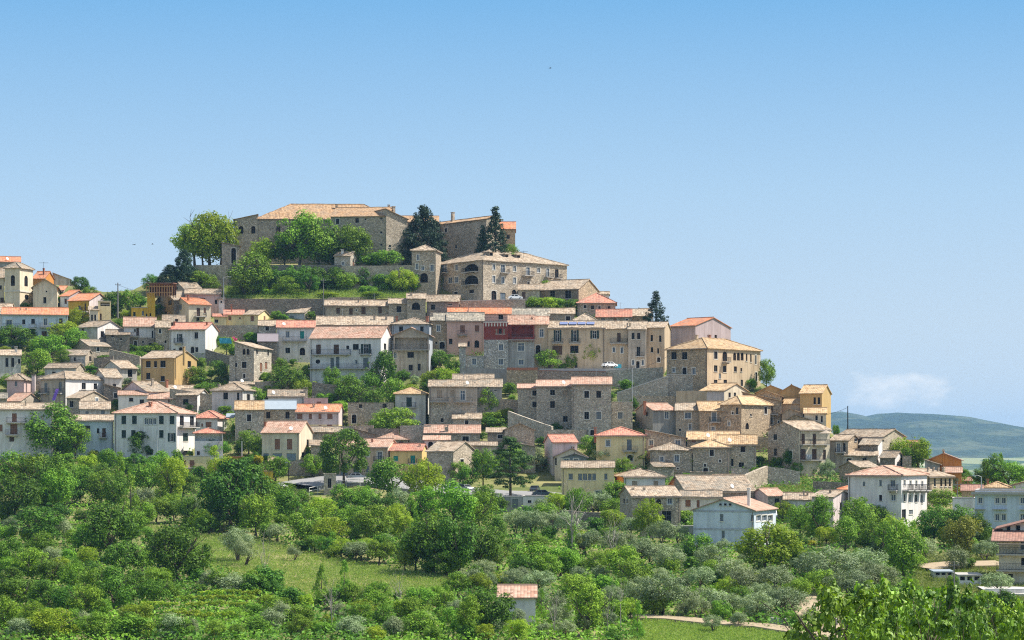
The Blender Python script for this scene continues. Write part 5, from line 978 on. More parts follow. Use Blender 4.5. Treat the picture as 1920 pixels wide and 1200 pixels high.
# cloths and awnings
def cloth(name, label, px, yt, yb, wpx, D, m, lean=0.0, cat='cloth'):
    p = at(px, yt, D); h = (yb - yt) / F * D; w = wpx / F * D; n = 8; b = MB()
    for i in range(n):
        for j in range(6):
            q = []
            for (ii, jj) in ((i, j), (i + 1, j), (i + 1, j + 1), (i, j + 1)):
                x = (ii / n - .5) * w + lean * jj / 6 * h; q.append((x, -.05 - .06 * math.sin(ii * 1.7 + jj * .4), -jj / 6 * h))
            b.poly(q[::-1])
    o = b.build(name, M[m]); o.location = p; sm_ = o.modifiers.new('thick', 'SOLIDIFY'); sm_.thickness = .02; tag(o, label, cat); return o
# ------------------------------------------------------------------ trees
def leafmat(name, c1, c2, trans=.22, gloss=.12):
    m = bpy.data.materials.new(name); m.use_nodes = True; nt = m.node_tree; nt.nodes.clear(); MATS[name] = m
    g = N(nt, 'ShaderNodeNewGeometry'); oi = N(nt, 'ShaderNodeObjectInfo'); t = N(nt, 'ShaderNodeTexCoord')
    n = N(nt, 'ShaderNodeTexNoise', i_Scale=4.5, i_Detail=2.0); L(nt, t.outputs['Object'], n.inputs[0])
    f = math_(nt, 'ADD', math_(nt, 'MULTIPLY', g.outputs['Random Per Island'], .45), math_(nt, 'MULTIPLY', n.outputs[0], .6))
    c = ramp(nt, f, [(.2, c1), (.8, c2)])
    hs = N(nt, 'ShaderNodeHueSaturation'); L(nt, c, hs.inputs['Color'])
    for sock, a, b_, k in (('Hue', .492, .524, 1.0), ('Value', .75, 1.3, 7.31)):
        mr = N(nt, 'ShaderNodeMapRange'); L(nt, math_(nt, 'FRACT', math_(nt, 'MULTIPLY', oi.outputs['Random'], k)), mr.inputs[0]); mr.inputs[3].default_value = a; mr.inputs[4].default_value = b_
        L(nt, mr.outputs[0], hs.inputs[sock])
    d = N(nt, 'ShaderNodeBsdfPrincipled'); L(nt, hs.outputs[0], d.inputs['Base Color']); d.inputs['Roughness'].default_value = .55; d.inputs['Specular IOR Level'].default_value = gloss
    tr = N(nt, 'ShaderNodeBsdfTranslucent'); L(nt, mix(nt, 1.0, hs.outputs[0], (1.25, 1.3, .6), 'MULTIPLY'), tr.inputs[0])
    mx = N(nt, 'ShaderNodeMixShader'); mx.inputs[0].default_value = trans; L(nt, d.outputs[0], mx.inputs[1]); L(nt, tr.outputs[0], mx.inputs[2])
    o = N(nt, 'ShaderNodeOutputMaterial'); L(nt, mx.outputs[0], o.inputs[0]); return m
leafmat('leaf_dark', (.018, .055, .007), (.15, .275, .028)); leafmat('leaf_mid', (.042, .11, .008), (.255, .395, .036)); leafmat('leaf_bright', (.12, .21, .01), (.37, .45, .045), .38)  # dark and mid: low ends deepened, putting foliage shade contrast into leaf colour
leafmat('leaf_olive', (.13, .175, .07), (.30, .36, .19), .2, .2); leafmat('leaf_conifer', (.012, .03, .016), (.035, .065, .03), .1); leafmat('leaf_cedar', (.022, .055, .014), (.11, .18, .035), .12)
leafmat('leaf_yellow', (.32, .28, .02), (.5, .4, .04), .3); leafmat('leaf_brown', (.10, .115, .014), (.24, .23, .045), .25); leafmat('leaf_pink', (.4, .06, .2), (.6, .12, .32), .3); leafmat('leaf_grass', (.15, .235, .04), (.34, .40, .10), .35)
leafmat('leaf_near', (.02, .07, .006), (.30, .45, .03), .25, .4)  # very dark low end paints the shaded gaps between sunlit leaves
leafmat('leaf_dry', (.36, .31, .14), (.58, .49, .25), .3)
def leaves_mesh(name, cen, nor, size, m, asp=.62):
    n = len(cen); r1 = rng.normal(size=(n, 3)); nor = nor / np.linalg.norm(nor, axis=1, keepdims=True)
    t = np.cross(nor, r1); t /= np.linalg.norm(t, axis=1, keepdims=True) + 1e-9; b = np.cross(nor, t); s = size.reshape(-1, 1)
    v = np.stack([cen - t * s, cen + b * s * asp, cen + t * s, cen - b * s * asp], 1).reshape(-1, 3)
    me = bpy.data.meshes.new(name); me.vertices.add(4 * n); me.vertices.foreach_set('co', v.astype(np.float32).ravel())
    me.loops.add(4 * n); me.loops.foreach_set('vertex_index', np.arange(4 * n, dtype=np.int32)); me.polygons.add(n)
    me.polygons.foreach_set('loop_start', np.arange(0, 4 * n, 4, dtype=np.int32)); me.polygons.foreach_set('loop_total', np.full(n, 4, dtype=np.int32))
    me.update(); me.validate(); me.materials.append(M[m]); return me
def rdir(n):
    d = rng.normal(size=(n, 3)); return d / np.linalg.norm(d, axis=1, keepdims=True)
def blobs_to_leaves(cs, rs, nl, leaf, flat=1.0, up=.35):
    P, Q, Z = [], [], []
    for c, r in zip(cs, rs):
        k = int(nl * (r / .12) ** 2); d = rdir(k); keep = (d[:, 2] > -.45) | (rng.random(k) < .35); d = d[keep]; k = len(d)
        rad = r * (1 - .35 * rng.random((k, 1)) ** 2 + .30 * rng.random((k, 1)) ** 3)
        p = np.array(c) + d * rad * np.array([1, 1, flat]); P.append(p)
        Q.append(d * 1.15 + rng.normal(size=(k, 3)) * .34 + np.array([0, 0, up])); Z.append(leaf * (.65 + .7 * rng.random(k)))
    return np.concatenate(P), np.concatenate(Q), np.concatenate(Z)
def shell(n, cz, rx, rz, lo=.55, p=1.0, zmin=-.75):
    out = []
    while len(out) < n:
        d = rdir(1)[0]
        if d[2] < zmin: continue
        rr_ = lo + (1 - lo) * rng.random() ** p; out.append((d[0] * rx * rr_, d[1] * rx * rr_, cz + d[2] * rz * rr_))
    return out
KIND = {  # name, crown words, leaf material, category
 'o': ('broadleaf_tree', 'leaf_dark'), 'm': ('broadleaf_tree', 'leaf_mid'), 'b': ('broadleaf_tree', 'leaf_bright'), 'v': ('olive_tree', 'leaf_olive'), 's': ('shrub', 'leaf_mid'), 'S': ('shrub', 'leaf_dark'),
 'B': ('shrub', 'leaf_bright'), 'O': ('shrub', 'leaf_olive'), 'k': ('round_tree', 'leaf_dark'), 'c': ('cedar_tree', 'leaf_cedar'), 'f': ('fir_tree', 'leaf_conifer'), 'p': ('pyramid_tree', 'leaf_bright'), 'P': ('pyramid_tree', 'leaf_mid'),
 'q': ('conifer_tree', 'leaf_conifer'), 'y': ('flowering_shrub', 'leaf_yellow'), 'r': ('broadleaf_tree', 'leaf_brown'), 'x': ('flowering_shrub', 'leaf_pink'), 'd': ('bare_tree', None), 'g': ('grapevine', 'leaf_bright'), 'n': ('foreground_tree', 'leaf_near'), 'i': ('ivy_tree', 'leaf_mid')}
def crown(kind, var):
    lm = KIND[kind][1]
    if kind in 'ombr':
        n = 34; cs = shell(n, .52, .38, .38, .45, .55, -.95); rs = .075 + .115 * rng.random(n) ** 1.3; k2 = 16; cs += shell(k2, .53, .45, .45, .92, .7, -.4); rs = np.append(rs, .03 + .045 * rng.random(k2)); pn, q, z = blobs_to_leaves(cs, rs, 140, .0215)
    elif kind == 'v':
        n = 44; cs = shell(n, .56, .41, .36, .5, .8, -.75); rs = .07 + .07 * rng.random(n); pn, q, z = blobs_to_leaves(cs, rs, 190, .0165)
    elif kind in 'sSBO':
        n = 30; cs = shell(n, .45, .40, .42, .5, .8, -.9); rs = .10 + .10 * rng.random(n); pn, q, z = blobs_to_leaves(cs, rs, 110, .03 if kind != 'O' else .022)
    elif kind in 'yx':
        n = 16; cs = shell(n, .5, .36, .36, .4); rs = .1 + .1 * rng.random(n); pn, q, z = blobs_to_leaves(cs, rs, 70, .04)
    elif kind == 'k':
        n = 60; cs = shell(n, .55, .42, .38, .86, .7); rs = .075 + .04 * rng.random(n); pn, q, z = blobs_to_leaves(cs, rs, 250, .019)
    elif kind == 'c':
        cs, rs = [], []
        for lv, (zz, rad) in enumerate([(.27, .40), (.39, .50), (.52, .49), (.65, .43), (.77, .32), (.88, .20), (.95, .1)]):
            for k in range(int(10 + rad * 26)):
                th = rng.random() * 6.283; r = rad * (.35 + .65 * rng.random() ** .6); cs.append((r * math.cos(th), r * math.sin(th), zz + .03 * rng.normal() - .05 * r)); rs.append(.06 + .035 * rng.random())
        pn, q, z = blobs_to_leaves(cs, rs, 250, .015, .30, .9)
    elif kind in 'fq':
        cs, rs = [], []; wide = kind == 'q'
        for lv in range(15):
            zz = .08 + .9 * lv / 14; rad = (.46 * (1 - ((zz - .05) / 1.0) ** (1.0 if not wide else 2.2))) ; nb = max(3, int(22 * rad + 3))
            for k in range(nb):
                th = 6.283 * (k + rng.random()) / nb; r = rad * (.5 + .6 * rng.random()); cs.append((r * math.cos(th), r * math.sin(th), zz - .09 * r + .02 * rng.normal())); rs.append((.05 if not wide else .075) + .03 * rng.random())
            cs.append((0, 0, zz)); rs.append(.05)
        pn, q, z = blobs_to_leaves(cs, rs, 210, .017, .6, .4)
    elif kind in 'pP':
        cs, rs = [], []
        for k in range(44):
            zz = .12 + .85 * rng.random() ** 1.1; r = .42 * (1 - zz) ** .62 * (.5 + .5 * rng.random()); th = rng.random() * 6.283; cs.append((r * math.cos(th), r * math.sin(th), zz)); rs.append(.07 + .06 * rng.random() * (1.2 - zz))
        pn, q, z = blobs_to_leaves(cs, rs, 130, .021)
    elif kind == 'g':
        cs = [(x * .5, .06 * rng.normal(), .72 + .14 * rng.random()) for x in np.linspace(-1, 1, 9)] + [(.1 * rng.normal(), 0, .62)]; rs = [.1 + .07 * rng.random() for _ in cs]; pn, q, z = blobs_to_leaves(cs, rs, 38, .055)
    elif kind == 'n':
        n = 70; cs = shell(n, .54, .42, .42, .45, .8, -.9); rs = .035 + .05 * rng.random(n)
        for k in range(9):                                  # leafy shoots standing out of the crown
            th = rng.random() * 6.283; r0 = .30 * rng.random() ** .5; ln = .02 + .06 * rng.random()
            for j in range(5): cs.append((r0 * math.cos(th) * (1 + .1 * j), r0 * math.sin(th) * (1 + .1 * j), .86 + ln * j / 4 * 1.2)); rs = np.append(rs, .034 - .004 * j)
        pn, q, z = blobs_to_leaves(cs, rs, 330, .0165, 1.0, .5)
    elif kind == 'i':
        cs = [(.05 * rng.normal(), .05 * rng.normal(), zz) for zz in np.linspace(.02, .62, 15)]; rs = [.11 * (1.15 - zz) + .02 for zz in np.linspace(.02, .62, 15)]; pn, q, z = blobs_to_leaves(cs, rs, 130, .02)
    return leaves_mesh('crown', pn, q, z, lm)
def trunk(kind, var):
    b = MB(); rs = random.Random(var * 7 + ord(kind)); tr = .028
    def limb(p, d, ln, r, dep, spread=.55):
        p = Vector(p); pts = [p]; n = 4
        for i in range(n):
            d = (d + Vector((rs.uniform(-1, 1), rs.uniform(-1, 1), rs.uniform(-.3, .6))) * .16).normalized(); pts.append(pts[-1] + d * ln / n)
        b.tube(pts, [r * (1 - .55 * i / n) for i in range(n + 1)], 5)
        if dep > 0:
            for k in range(3 if dep > 1 else 2):
                q = pts[rs.randint(2, n)]; nd = (d + Vector((rs.uniform(-1, 1), rs.uniform(-1, 1), rs.uniform(-.2, .7))) * spread * 1.5).normalized(); limb(q, nd, ln * rs.uniform(.5, .75), r * .45, dep - 1, spread)
    if kind in 'fqcpPi': b.tube([(0, 0, -.08), (0, 0, .3), (.01, 0, .62), (0, 0, .93)], [.032, .026, .018, .004], 6)
    elif kind == 'd':
        limb((0, 0, -.05), Vector((0, 0, 1)), .5, .022, 3, .8); limb((.01, 0, .25), Vector((.5, .1, .8)), .4, .012, 3, .8); limb((0, .01, .3), Vector((-.5, .1, .8)), .42, .012, 3, .8); limb((0, 0, .42), Vector((.05, 0, 1)), .5, .012, 3, .8)
    elif kind == 'v':
        for k in range(3): limb((.02 * k - .02, .015 * k, -.05), Vector((rs.uniform(-.5, .5), rs.uniform(-.4, .4), 1)), .42, .03, 2, .8)
    elif kind in 'sSBOyx':
        for k in range(4): limb((.03 * rs.uniform(-1, 1), .03 * rs.uniform(-1, 1), -.05), Vector((rs.uniform(-.6, .6), rs.uniform(-.6, .6), 1)), .4, .018, 1)
    elif kind == 'g':
        limb((0, 0, -.1), Vector((.06, 0, 1)), .75, .035, 0); limb((.02, 0, .55), Vector((.8, 0, .35)), .42, .02, 1); limb((.02, 0, .55), Vector((-.8, 0, .35)), .42, .02, 1)
    else:
        limb((0, 0, -.08), Vector((0, 0, 1)), .42, .034, 0)
        for k in range(5): limb((0, 0, .22 + .03 * k), Vector((math.cos(k * 1.3 + var), math.sin(k * 1.3 + var), 1.1)), .40, .018, 2)
    return b
_proto = {}; TREES = []
ADJ = {'o': 'dark green broadleaf tree', 'm': 'mid green broadleaf tree', 'b': 'bright yellow green tree', 'v': 'silvery olive tree', 's': 'green bush', 'S': 'dark green bush', 'B': 'bright green bush', 'O': 'grey green bush', 'k': 'dense round dark tree',
       'c': 'layered dark cedar', 'f': 'tall dark fir', 'p': 'yellow green pointed tree', 'P': 'green pointed tree', 'q': 'broad dark conifer', 'y': 'yellow flowering shrub', 'r': 'brownish green tree', 'x': 'pink flowering shrub', 'd': 'bare leafless tree', 'g': 'small pruned grapevine', 'n': 'large leafy tree', 'i': 'dead tree wrapped in ivy'}
CAT = {'s': 'bush', 'S': 'bush', 'B': 'bush', 'O': 'bush', 'y': 'shrub', 'x': 'shrub', 'g': 'grapevine'}
NV = {'o': 6, 'm': 6, 'b': 4, 'v': 5, 's': 5, 'S': 3, 'B': 3, 'O': 3, 'n': 3, 'P': 2, 'p': 2}
def tree(kind, px, yb, hpx, wpx, label=None, D=None, group=None, near=None, raw=False):
    D0 = Dp(yb) if D is None else D; p = at(px, yb, D0)
    if D is None: p.z = min(p.z + .3, gz(p.x, p.y) + .05)
    if D is not None and kind != 'n' and not raw:
        zg = gz(p.x, p.y)
        if p.z > zg + .4: hpx += (p.z - zg) / D0 * F; p.z = zg
    h, w = hpx / F * D0, wpx / F * D0 * (1.12 if kind in 'ombvsSB' else 1); v = rng.integers(NV.get(kind, 2)); key = (kind, int(v))
    if key not in _proto:
        cr = crown(kind, v) if KIND[kind][1] else None; tk = trunk(kind, int(v))
        e = empty(KIND[kind][0], p); to = tk.build('trunk', M['deadwood'] if kind in 'di' else M['bark'], e, smooth=True)
        if cr: co = bpy.data.objects.new('crown', cr); C.objects.link(co); co.parent = e
        _proto[key] = e; root = e
    else:
        src = _proto[key]; root = src.copy(); C.objects.link(root)
        for chd in list(src.children):
            c_ = chd.copy(); C.objects.link(c_); c_.parent = root
    root.location = p; root.rotation_euler = (0, 0, random.uniform(0, 6.28)); root.scale = (w * random.uniform(.86, 1.14), w * random.uniform(.86, 1.14), h)
    if kind == 'g': root.rotation_euler = (0, 0, random.uniform(-.25, .25))
    for k in ('label', 'group'):
        if k in root: del root[k]
    root['category'] = CAT.get(kind, 'tree'); TREES.append([root, kind, px, yb, hpx, wpx, label, near, group]); return root
T = tree
TT = """
b 366 497 88 86;b 393 497 100 104;b 414 497 94 74;b 380 499 80 70;q 345 545 74 56;q 318 548 50 50;o 284 548 34 44;m 240 590 50 40;o 213 590 44 42;m 374 546 36 54;m 396 549 26 36
m 700 512 24 40
f 890 408 20 26;k 1007 542 30 28;m 1026 546 20 24;B 1005 580 24 40;B 1030 582 26 40;s 1045 580 24 30;S 1073 586 30 38;f 1230 612 72 62;m 1437 728 56 34;
k 150 552 34 34;m 168 560 24 28;B 190 592 20 26
b 146 618 40 44;b 120 648 48 60;m 96 676 50 64;m 142 660 44 50;m 70 702 46 50;o 30 654 44 74;o 60 642 36 40;B 14 730 30 30;B 10 668 20 30;b 72 665 34 40;m 120 690 34 40;o 5 650 40 40
s 235 683 26 40;s 262 678 22 36;s 292 668 28 40;S 250 672 16 24;m 365 724 38 44;o 408 714 40 40;m 392 744 28 54;m 425 664 34 34;s 455 670 30 36;x 438 645 14 16;s 470 640 18 26;y 436 628 14 14;k 413 612 22 20;s 516 602 20 22;s 530 603 16 20
m 525 712 42 36;o 540 742 56 70;b 565 748 38 50;b 592 752 36 44;m 620 738 52 36;m 655 766 64 64;o 690 750 54 54;o 716 738 78 56;m 736 764 56 54;b 770 764 44 48;m 640 748 36 44;o 700 772 48 50;s 610 762 28 44;s 512 748 28 40;m 478 757 30 38
k 825 694 36 38;b 830 734 44 60;m 852 712 38 36;b 808 730 36 40;m 745 818 56 80;s 716 820 40 50;m 915 780 52 42;s 955 740 24 30;s 925 796 26 40;s 640 780 30 40
m 1030 700 46 46;m 1071 698 38 28;b 1107 695 60 46;B 1158 686 18 34;S 1090 696 20 20;B 1214 688 14 12;s 1055 698 20 24;S 1272 702 10 12;S 1188 768 24 16
m 95 858 98 118;m 142 860 66 60;k 176 845 34 44;o 265 860 50 58;k 256 880 30 34;o 404 862 40 60;m 466 852 46 48;k 645 912 110 96;m 585 895 42 50;y 484 876 26 20;o 815 900 46 46;m 736 936 74 92;b 795 940 82 70;c 957 935 114 98;m 906 915 78 54;o 876 918 46 44;m 912 968 60 66;m 862 905 40 40
m 1085 970 56 58;m 1103 862 44 36;v 1128 876 38 44;m 1196 876 34 38;b 1218 1012 76 62;o 1480 884 44 26;m 1495 890 24 24;s 1455 878 22 30;b 1690 862 48 48;b 1722 880 62 50;m 1705 878 40 40;m 1862 915 62 54;m 1890 918 56 60;P 1876 910 60 26;S 1566 818 24 16;m 1416 890 14 22;s 1285 902 16 24;m 1580 860 26 20
b 1438 1078 102 130;m 1500 1008 66 60;m 1536 1018 86 64;m 1612 1015 84 76;m 1585 1030 60 60;b 1672 1028 66 64;m 1695 1090 116 84;m 1660 1060 80 60;o 1750 1018 70 74;o 1790 1022 76 80;o 1835 1030 70 50;r 1806 1048 84 78;v 1738 1058 50 58;v 1848 1052 40 46;O 1795 1068 44 46;S 1815 1066 24 30;m 1640 1040 60 50;y 1522 1028 16 30;m 1310 1062 60 76;v 1240 1058 40 50;v 1290 1060 46 50;s 1475 1030 40 44
"""
VV = """
v 1000 1002 46 56;v 965 1000 46 44;v 1035 1005 50 56;v 1070 1010 56 60;k 988 985 36 42;v 1100 1040 50 60;v 1150 1045 52 60;v 1200 1060 54 60;v 1255 1080 56 64;m 940 1040 40 40;m 995 1085 66 90;m 1050 1080 56 70;o 980 1090 50 60;m 1170 1090 64 72;m 1190 1110 60 64;m 1120 1080 46 50;v 1330 1080 60 66;v 1370 1100 56 70;m 1340 1095 44 54;v 1310 1110 50 60;v 905 1090 42 54;v 960 1105 40 50;v 1010 1112 44 60;m 1080 1130 58 70;s 1130 1120 44 50;v 1240 1156 84 104;v 1200 1140 60 60;O 1290 1150 50 50;O 1340 1155 56 60;m 1350 1165 40 44;m 1390 1150 52 60;v 1400 1120 56 70;v 1455 1120 64 80;v 1420 1165 56 70;v 1475 1158 60 76;v 1560 1110 86 110;v 1620 1095 70 90;v 1590 1130 64 80;v 1520 1090 60 70;v 1650 1120 66 80;b 1525 1075 40 50;m 1540 1120 56 60;m 1500 1130 48 50;v 1335 1186 34 44;v 1520 1182 42 40;v 1870 1114 42 62;m 1785 1108 30 30;P 1195 1200 70 36;m 1100 1190 90 86;o 918 1195 98 100;m 880 1200 80 60;P 1015 1165 60 26;O 1050 1170 60 50;s 1150 1170 50 46;d 1040 1200 90 50;d 1140 1190 80 40;d 1165 1150 60 40;i 1072 1068 130 100;d 1072 1068 150 120;d 1150 1060 90 70
v 445 1052 64 64;v 460 1062 56 50;v 410 990 34 60;v 520 1015 36 50;v 552 1050 28 30;v 665 1052 38 62;v 810 1066 36 50;v 880 1112 48 56;v 915 1108 36 36;v 845 1075 20 30;d 495 1092 84 50;P 603 1120 62 40;P 645 1118 66 40;m 662 1140 46 44;d 622 1180 84 60;d 750 1150 66 50;m 700 1160 50 60;b 680 1165 40 50;m 780 1165 44 60;m 830 1155 50 50;P 838 1140 44 22;S 748 1130 24 24
o 812 1075 112 116;o 860 1080 116 90;o 900 1072 100 80;o 930 1030 60 40;o 780 1070 80 60;o 836 1072 70 90;b 745 1010 66 60;m 700 1020 70 80;m 660 1010 64 60;b 620 1025 56 70;m 575 1020 66 70;b 640 1045 36 50;m 720 1050 48 60;b 690 1045 36 44;P 770 990 60 36;O 745 960 46 50;O 690 950 36 60;m 640 960 50 56;b 600 980 50 60;m 545 985 66 70;m 505 980 74 70;m 520 950 50 60;m 480 1005 84 70;o 435 995 130 120;o 470 985 110 90;o 410 985 100 70;o 720 975 50 56;m 800 985 70 80;m 850 995 90 90;m 900 990 70 70;m 650 1000 50 60;o 610 1040 34 40;m 590 1035 34 40;S 565 1035 26 40;S 660 1046 26 40
o 335 1095 120 110;o 310 1070 80 70;o 370 1085 70 60;o 205 1050 110 110;o 230 1080 66 80;o 165 1045 60 60;o 75 1020 70 110;o 100 1000 60 60;P 330 925 80 60;b 322 940 84 54;p 402 905 70 56;b 418 920 66 64;P 225 930 84 44;P 245 970 80 50;o 215 965 84 54;m 190 945 60 60;m 60 945 100 100;o 95 960 110 90;m 25 940 90 80;o 30 975 90 90;m 110 965 90 70;m 150 940 70 70;m 130 925 60 60;m 280 935 70 70;O 270 960 50 60;m 320 975 50 60;o 360 985 56 50;O 365 970 40 36;b 375 1000 46 40;m 270 990 46 50;m 245 1015 60 54;O 118 1018 48 34;O 95 1065 44 44;m 60 1090 60 70;m 20 1080 70 60;b 110 1085 40 60;m 140 1110 56 60;m 180 1120 60 60;o 30 1140 60 80;o 90 1150 60 80;o 215 1150 84 90;o 250 1130 60 60;m 290 1140 56 60;m 160 1160 66 70;o 130 1155 60 60;m 320 1130 40 44;b 255 1175 44 60;O 155 1180 34 40;b 60 1175 50 60;b 100 1200 60 90;O 40 1200 44 70;m 10 1190 70 50;m 180 1200 50 70;s 240 1200 56 70;O 320 1200 50 60;O 360 1195 36 40;S 400 1180 18 24;m 130 1195 50 60;O 400 1110 44 60;O 440 1115 40 66;S 480 1115 46 60;S 500 1110 50 70;O 505 1185 44 60;O 660 1200 50 60;O 735 1200 46 50;S 540 1140 44 60;m 470 1160 30 50;m 560 1180 46 60;m 520 1160 40 54;m 610 1195 30 40;m 790 1195 50 60;m 850 1190 50 50;O 800 1180 34 34;O 855 1165 44 44;m 720 1180 44 44;m 440 1165 26 44
"""
for blk in (TT, VV):
    for tok in blk.replace('\n', ';').split(';'):
        if tok.strip():
            k_, a_, b_, c_, d_ = tok.split(); T(k_, float(a_), float(b_), float(c_), float(d_))
for a_ in (('b', 493, 502, 58, 58, 510), ('m', 560, 502, 104, 88, 508), ('m', 598, 502, 96, 86, 508.5), ('o', 535, 502, 66, 58, 509), ('m', 655, 502, 84, 80, 508), ('o', 625, 502, 64, 58, 509), ('m', 725, 501, 34, 60, 507.5), ('S', 690, 501, 26, 50, 507.5), ('q', 795, 503, 112, 104, 516), ('f', 929, 502, 112, 84, 508), ('f', 905, 502, 78, 54, 507.5), ('m', 957, 502, 46, 34, 508)): T(*a_[:5], D=a_[5], raw=True)
# vineyard
vx = [(285, 1150), (312, 1152), (345, 1140), (365, 1152), (378, 1140), (400, 1150), (420, 1138), (445, 1152), (460, 1140), (330, 1165), (352, 1168), (382, 1172), (422, 1170), (395, 1130), (435, 1128), (470, 1130), (265, 1158)]
for px, yb in vx: T('g', px, yb, 24, 34, group='pruned vines of the small vineyard')
# near trees on the viewer's own slope
for px, top, D_, w_ in ((1590, 1085, 92, 300), (1680, 1078, 97, 260), (1775, 1085, 90, 290), (1870, 1112, 86, 260), (1935, 1120, 82, 220), (1655, 1130, 80, 240), (1830, 1140, 78, 240)):
    gx = (px - CX) / F * D_; zg = gz(gx, D_); yb = HY - zg / D_ * F; T('n', px, yb, yb - top + 16, w_ * 1.0, D=D_)

# shrubs on the castle meadow and along the foot of the rampart
for tok in "m 535 556 38 46;k 580 553 42 40;m 648 548 40 44;s 505 556 16 30;S 470 553 26 44;S 610 545 34 50;s 690 552 18 34;b 752 551 50 60;S 722 547 40 52;S 690 543 46 46;S 770 548 40 40;m 455 558 48 52;m 474 556 82 86;o 505 546 50 56;o 560 545 50 60;o 590 544 44 50;o 632 544 44 46;o 665 543 34 44;m 712 543 30 50;o 740 543 44 44;b 445 556 20 40;B 615 557 10 40;B 700 558 12 40;s 560 557 10 34".split(';'):
    k_, a_, b_, c_, d_ = tok.split(); b_ = float(b_); T(k_, float(a_), b_, float(c_), float(d_), D=489.6 + (561 - b_) * .72, raw=True)
for tok in "B 1050 957 30 44;s 1076 958 34 50;B 1102 957 30 44;s 1120 956 24 30".split(';'):
    k_, a_, b_, c_, d_ = tok.split(); T(k_, float(a_), float(b_), float(c_), float(d_), D=346)

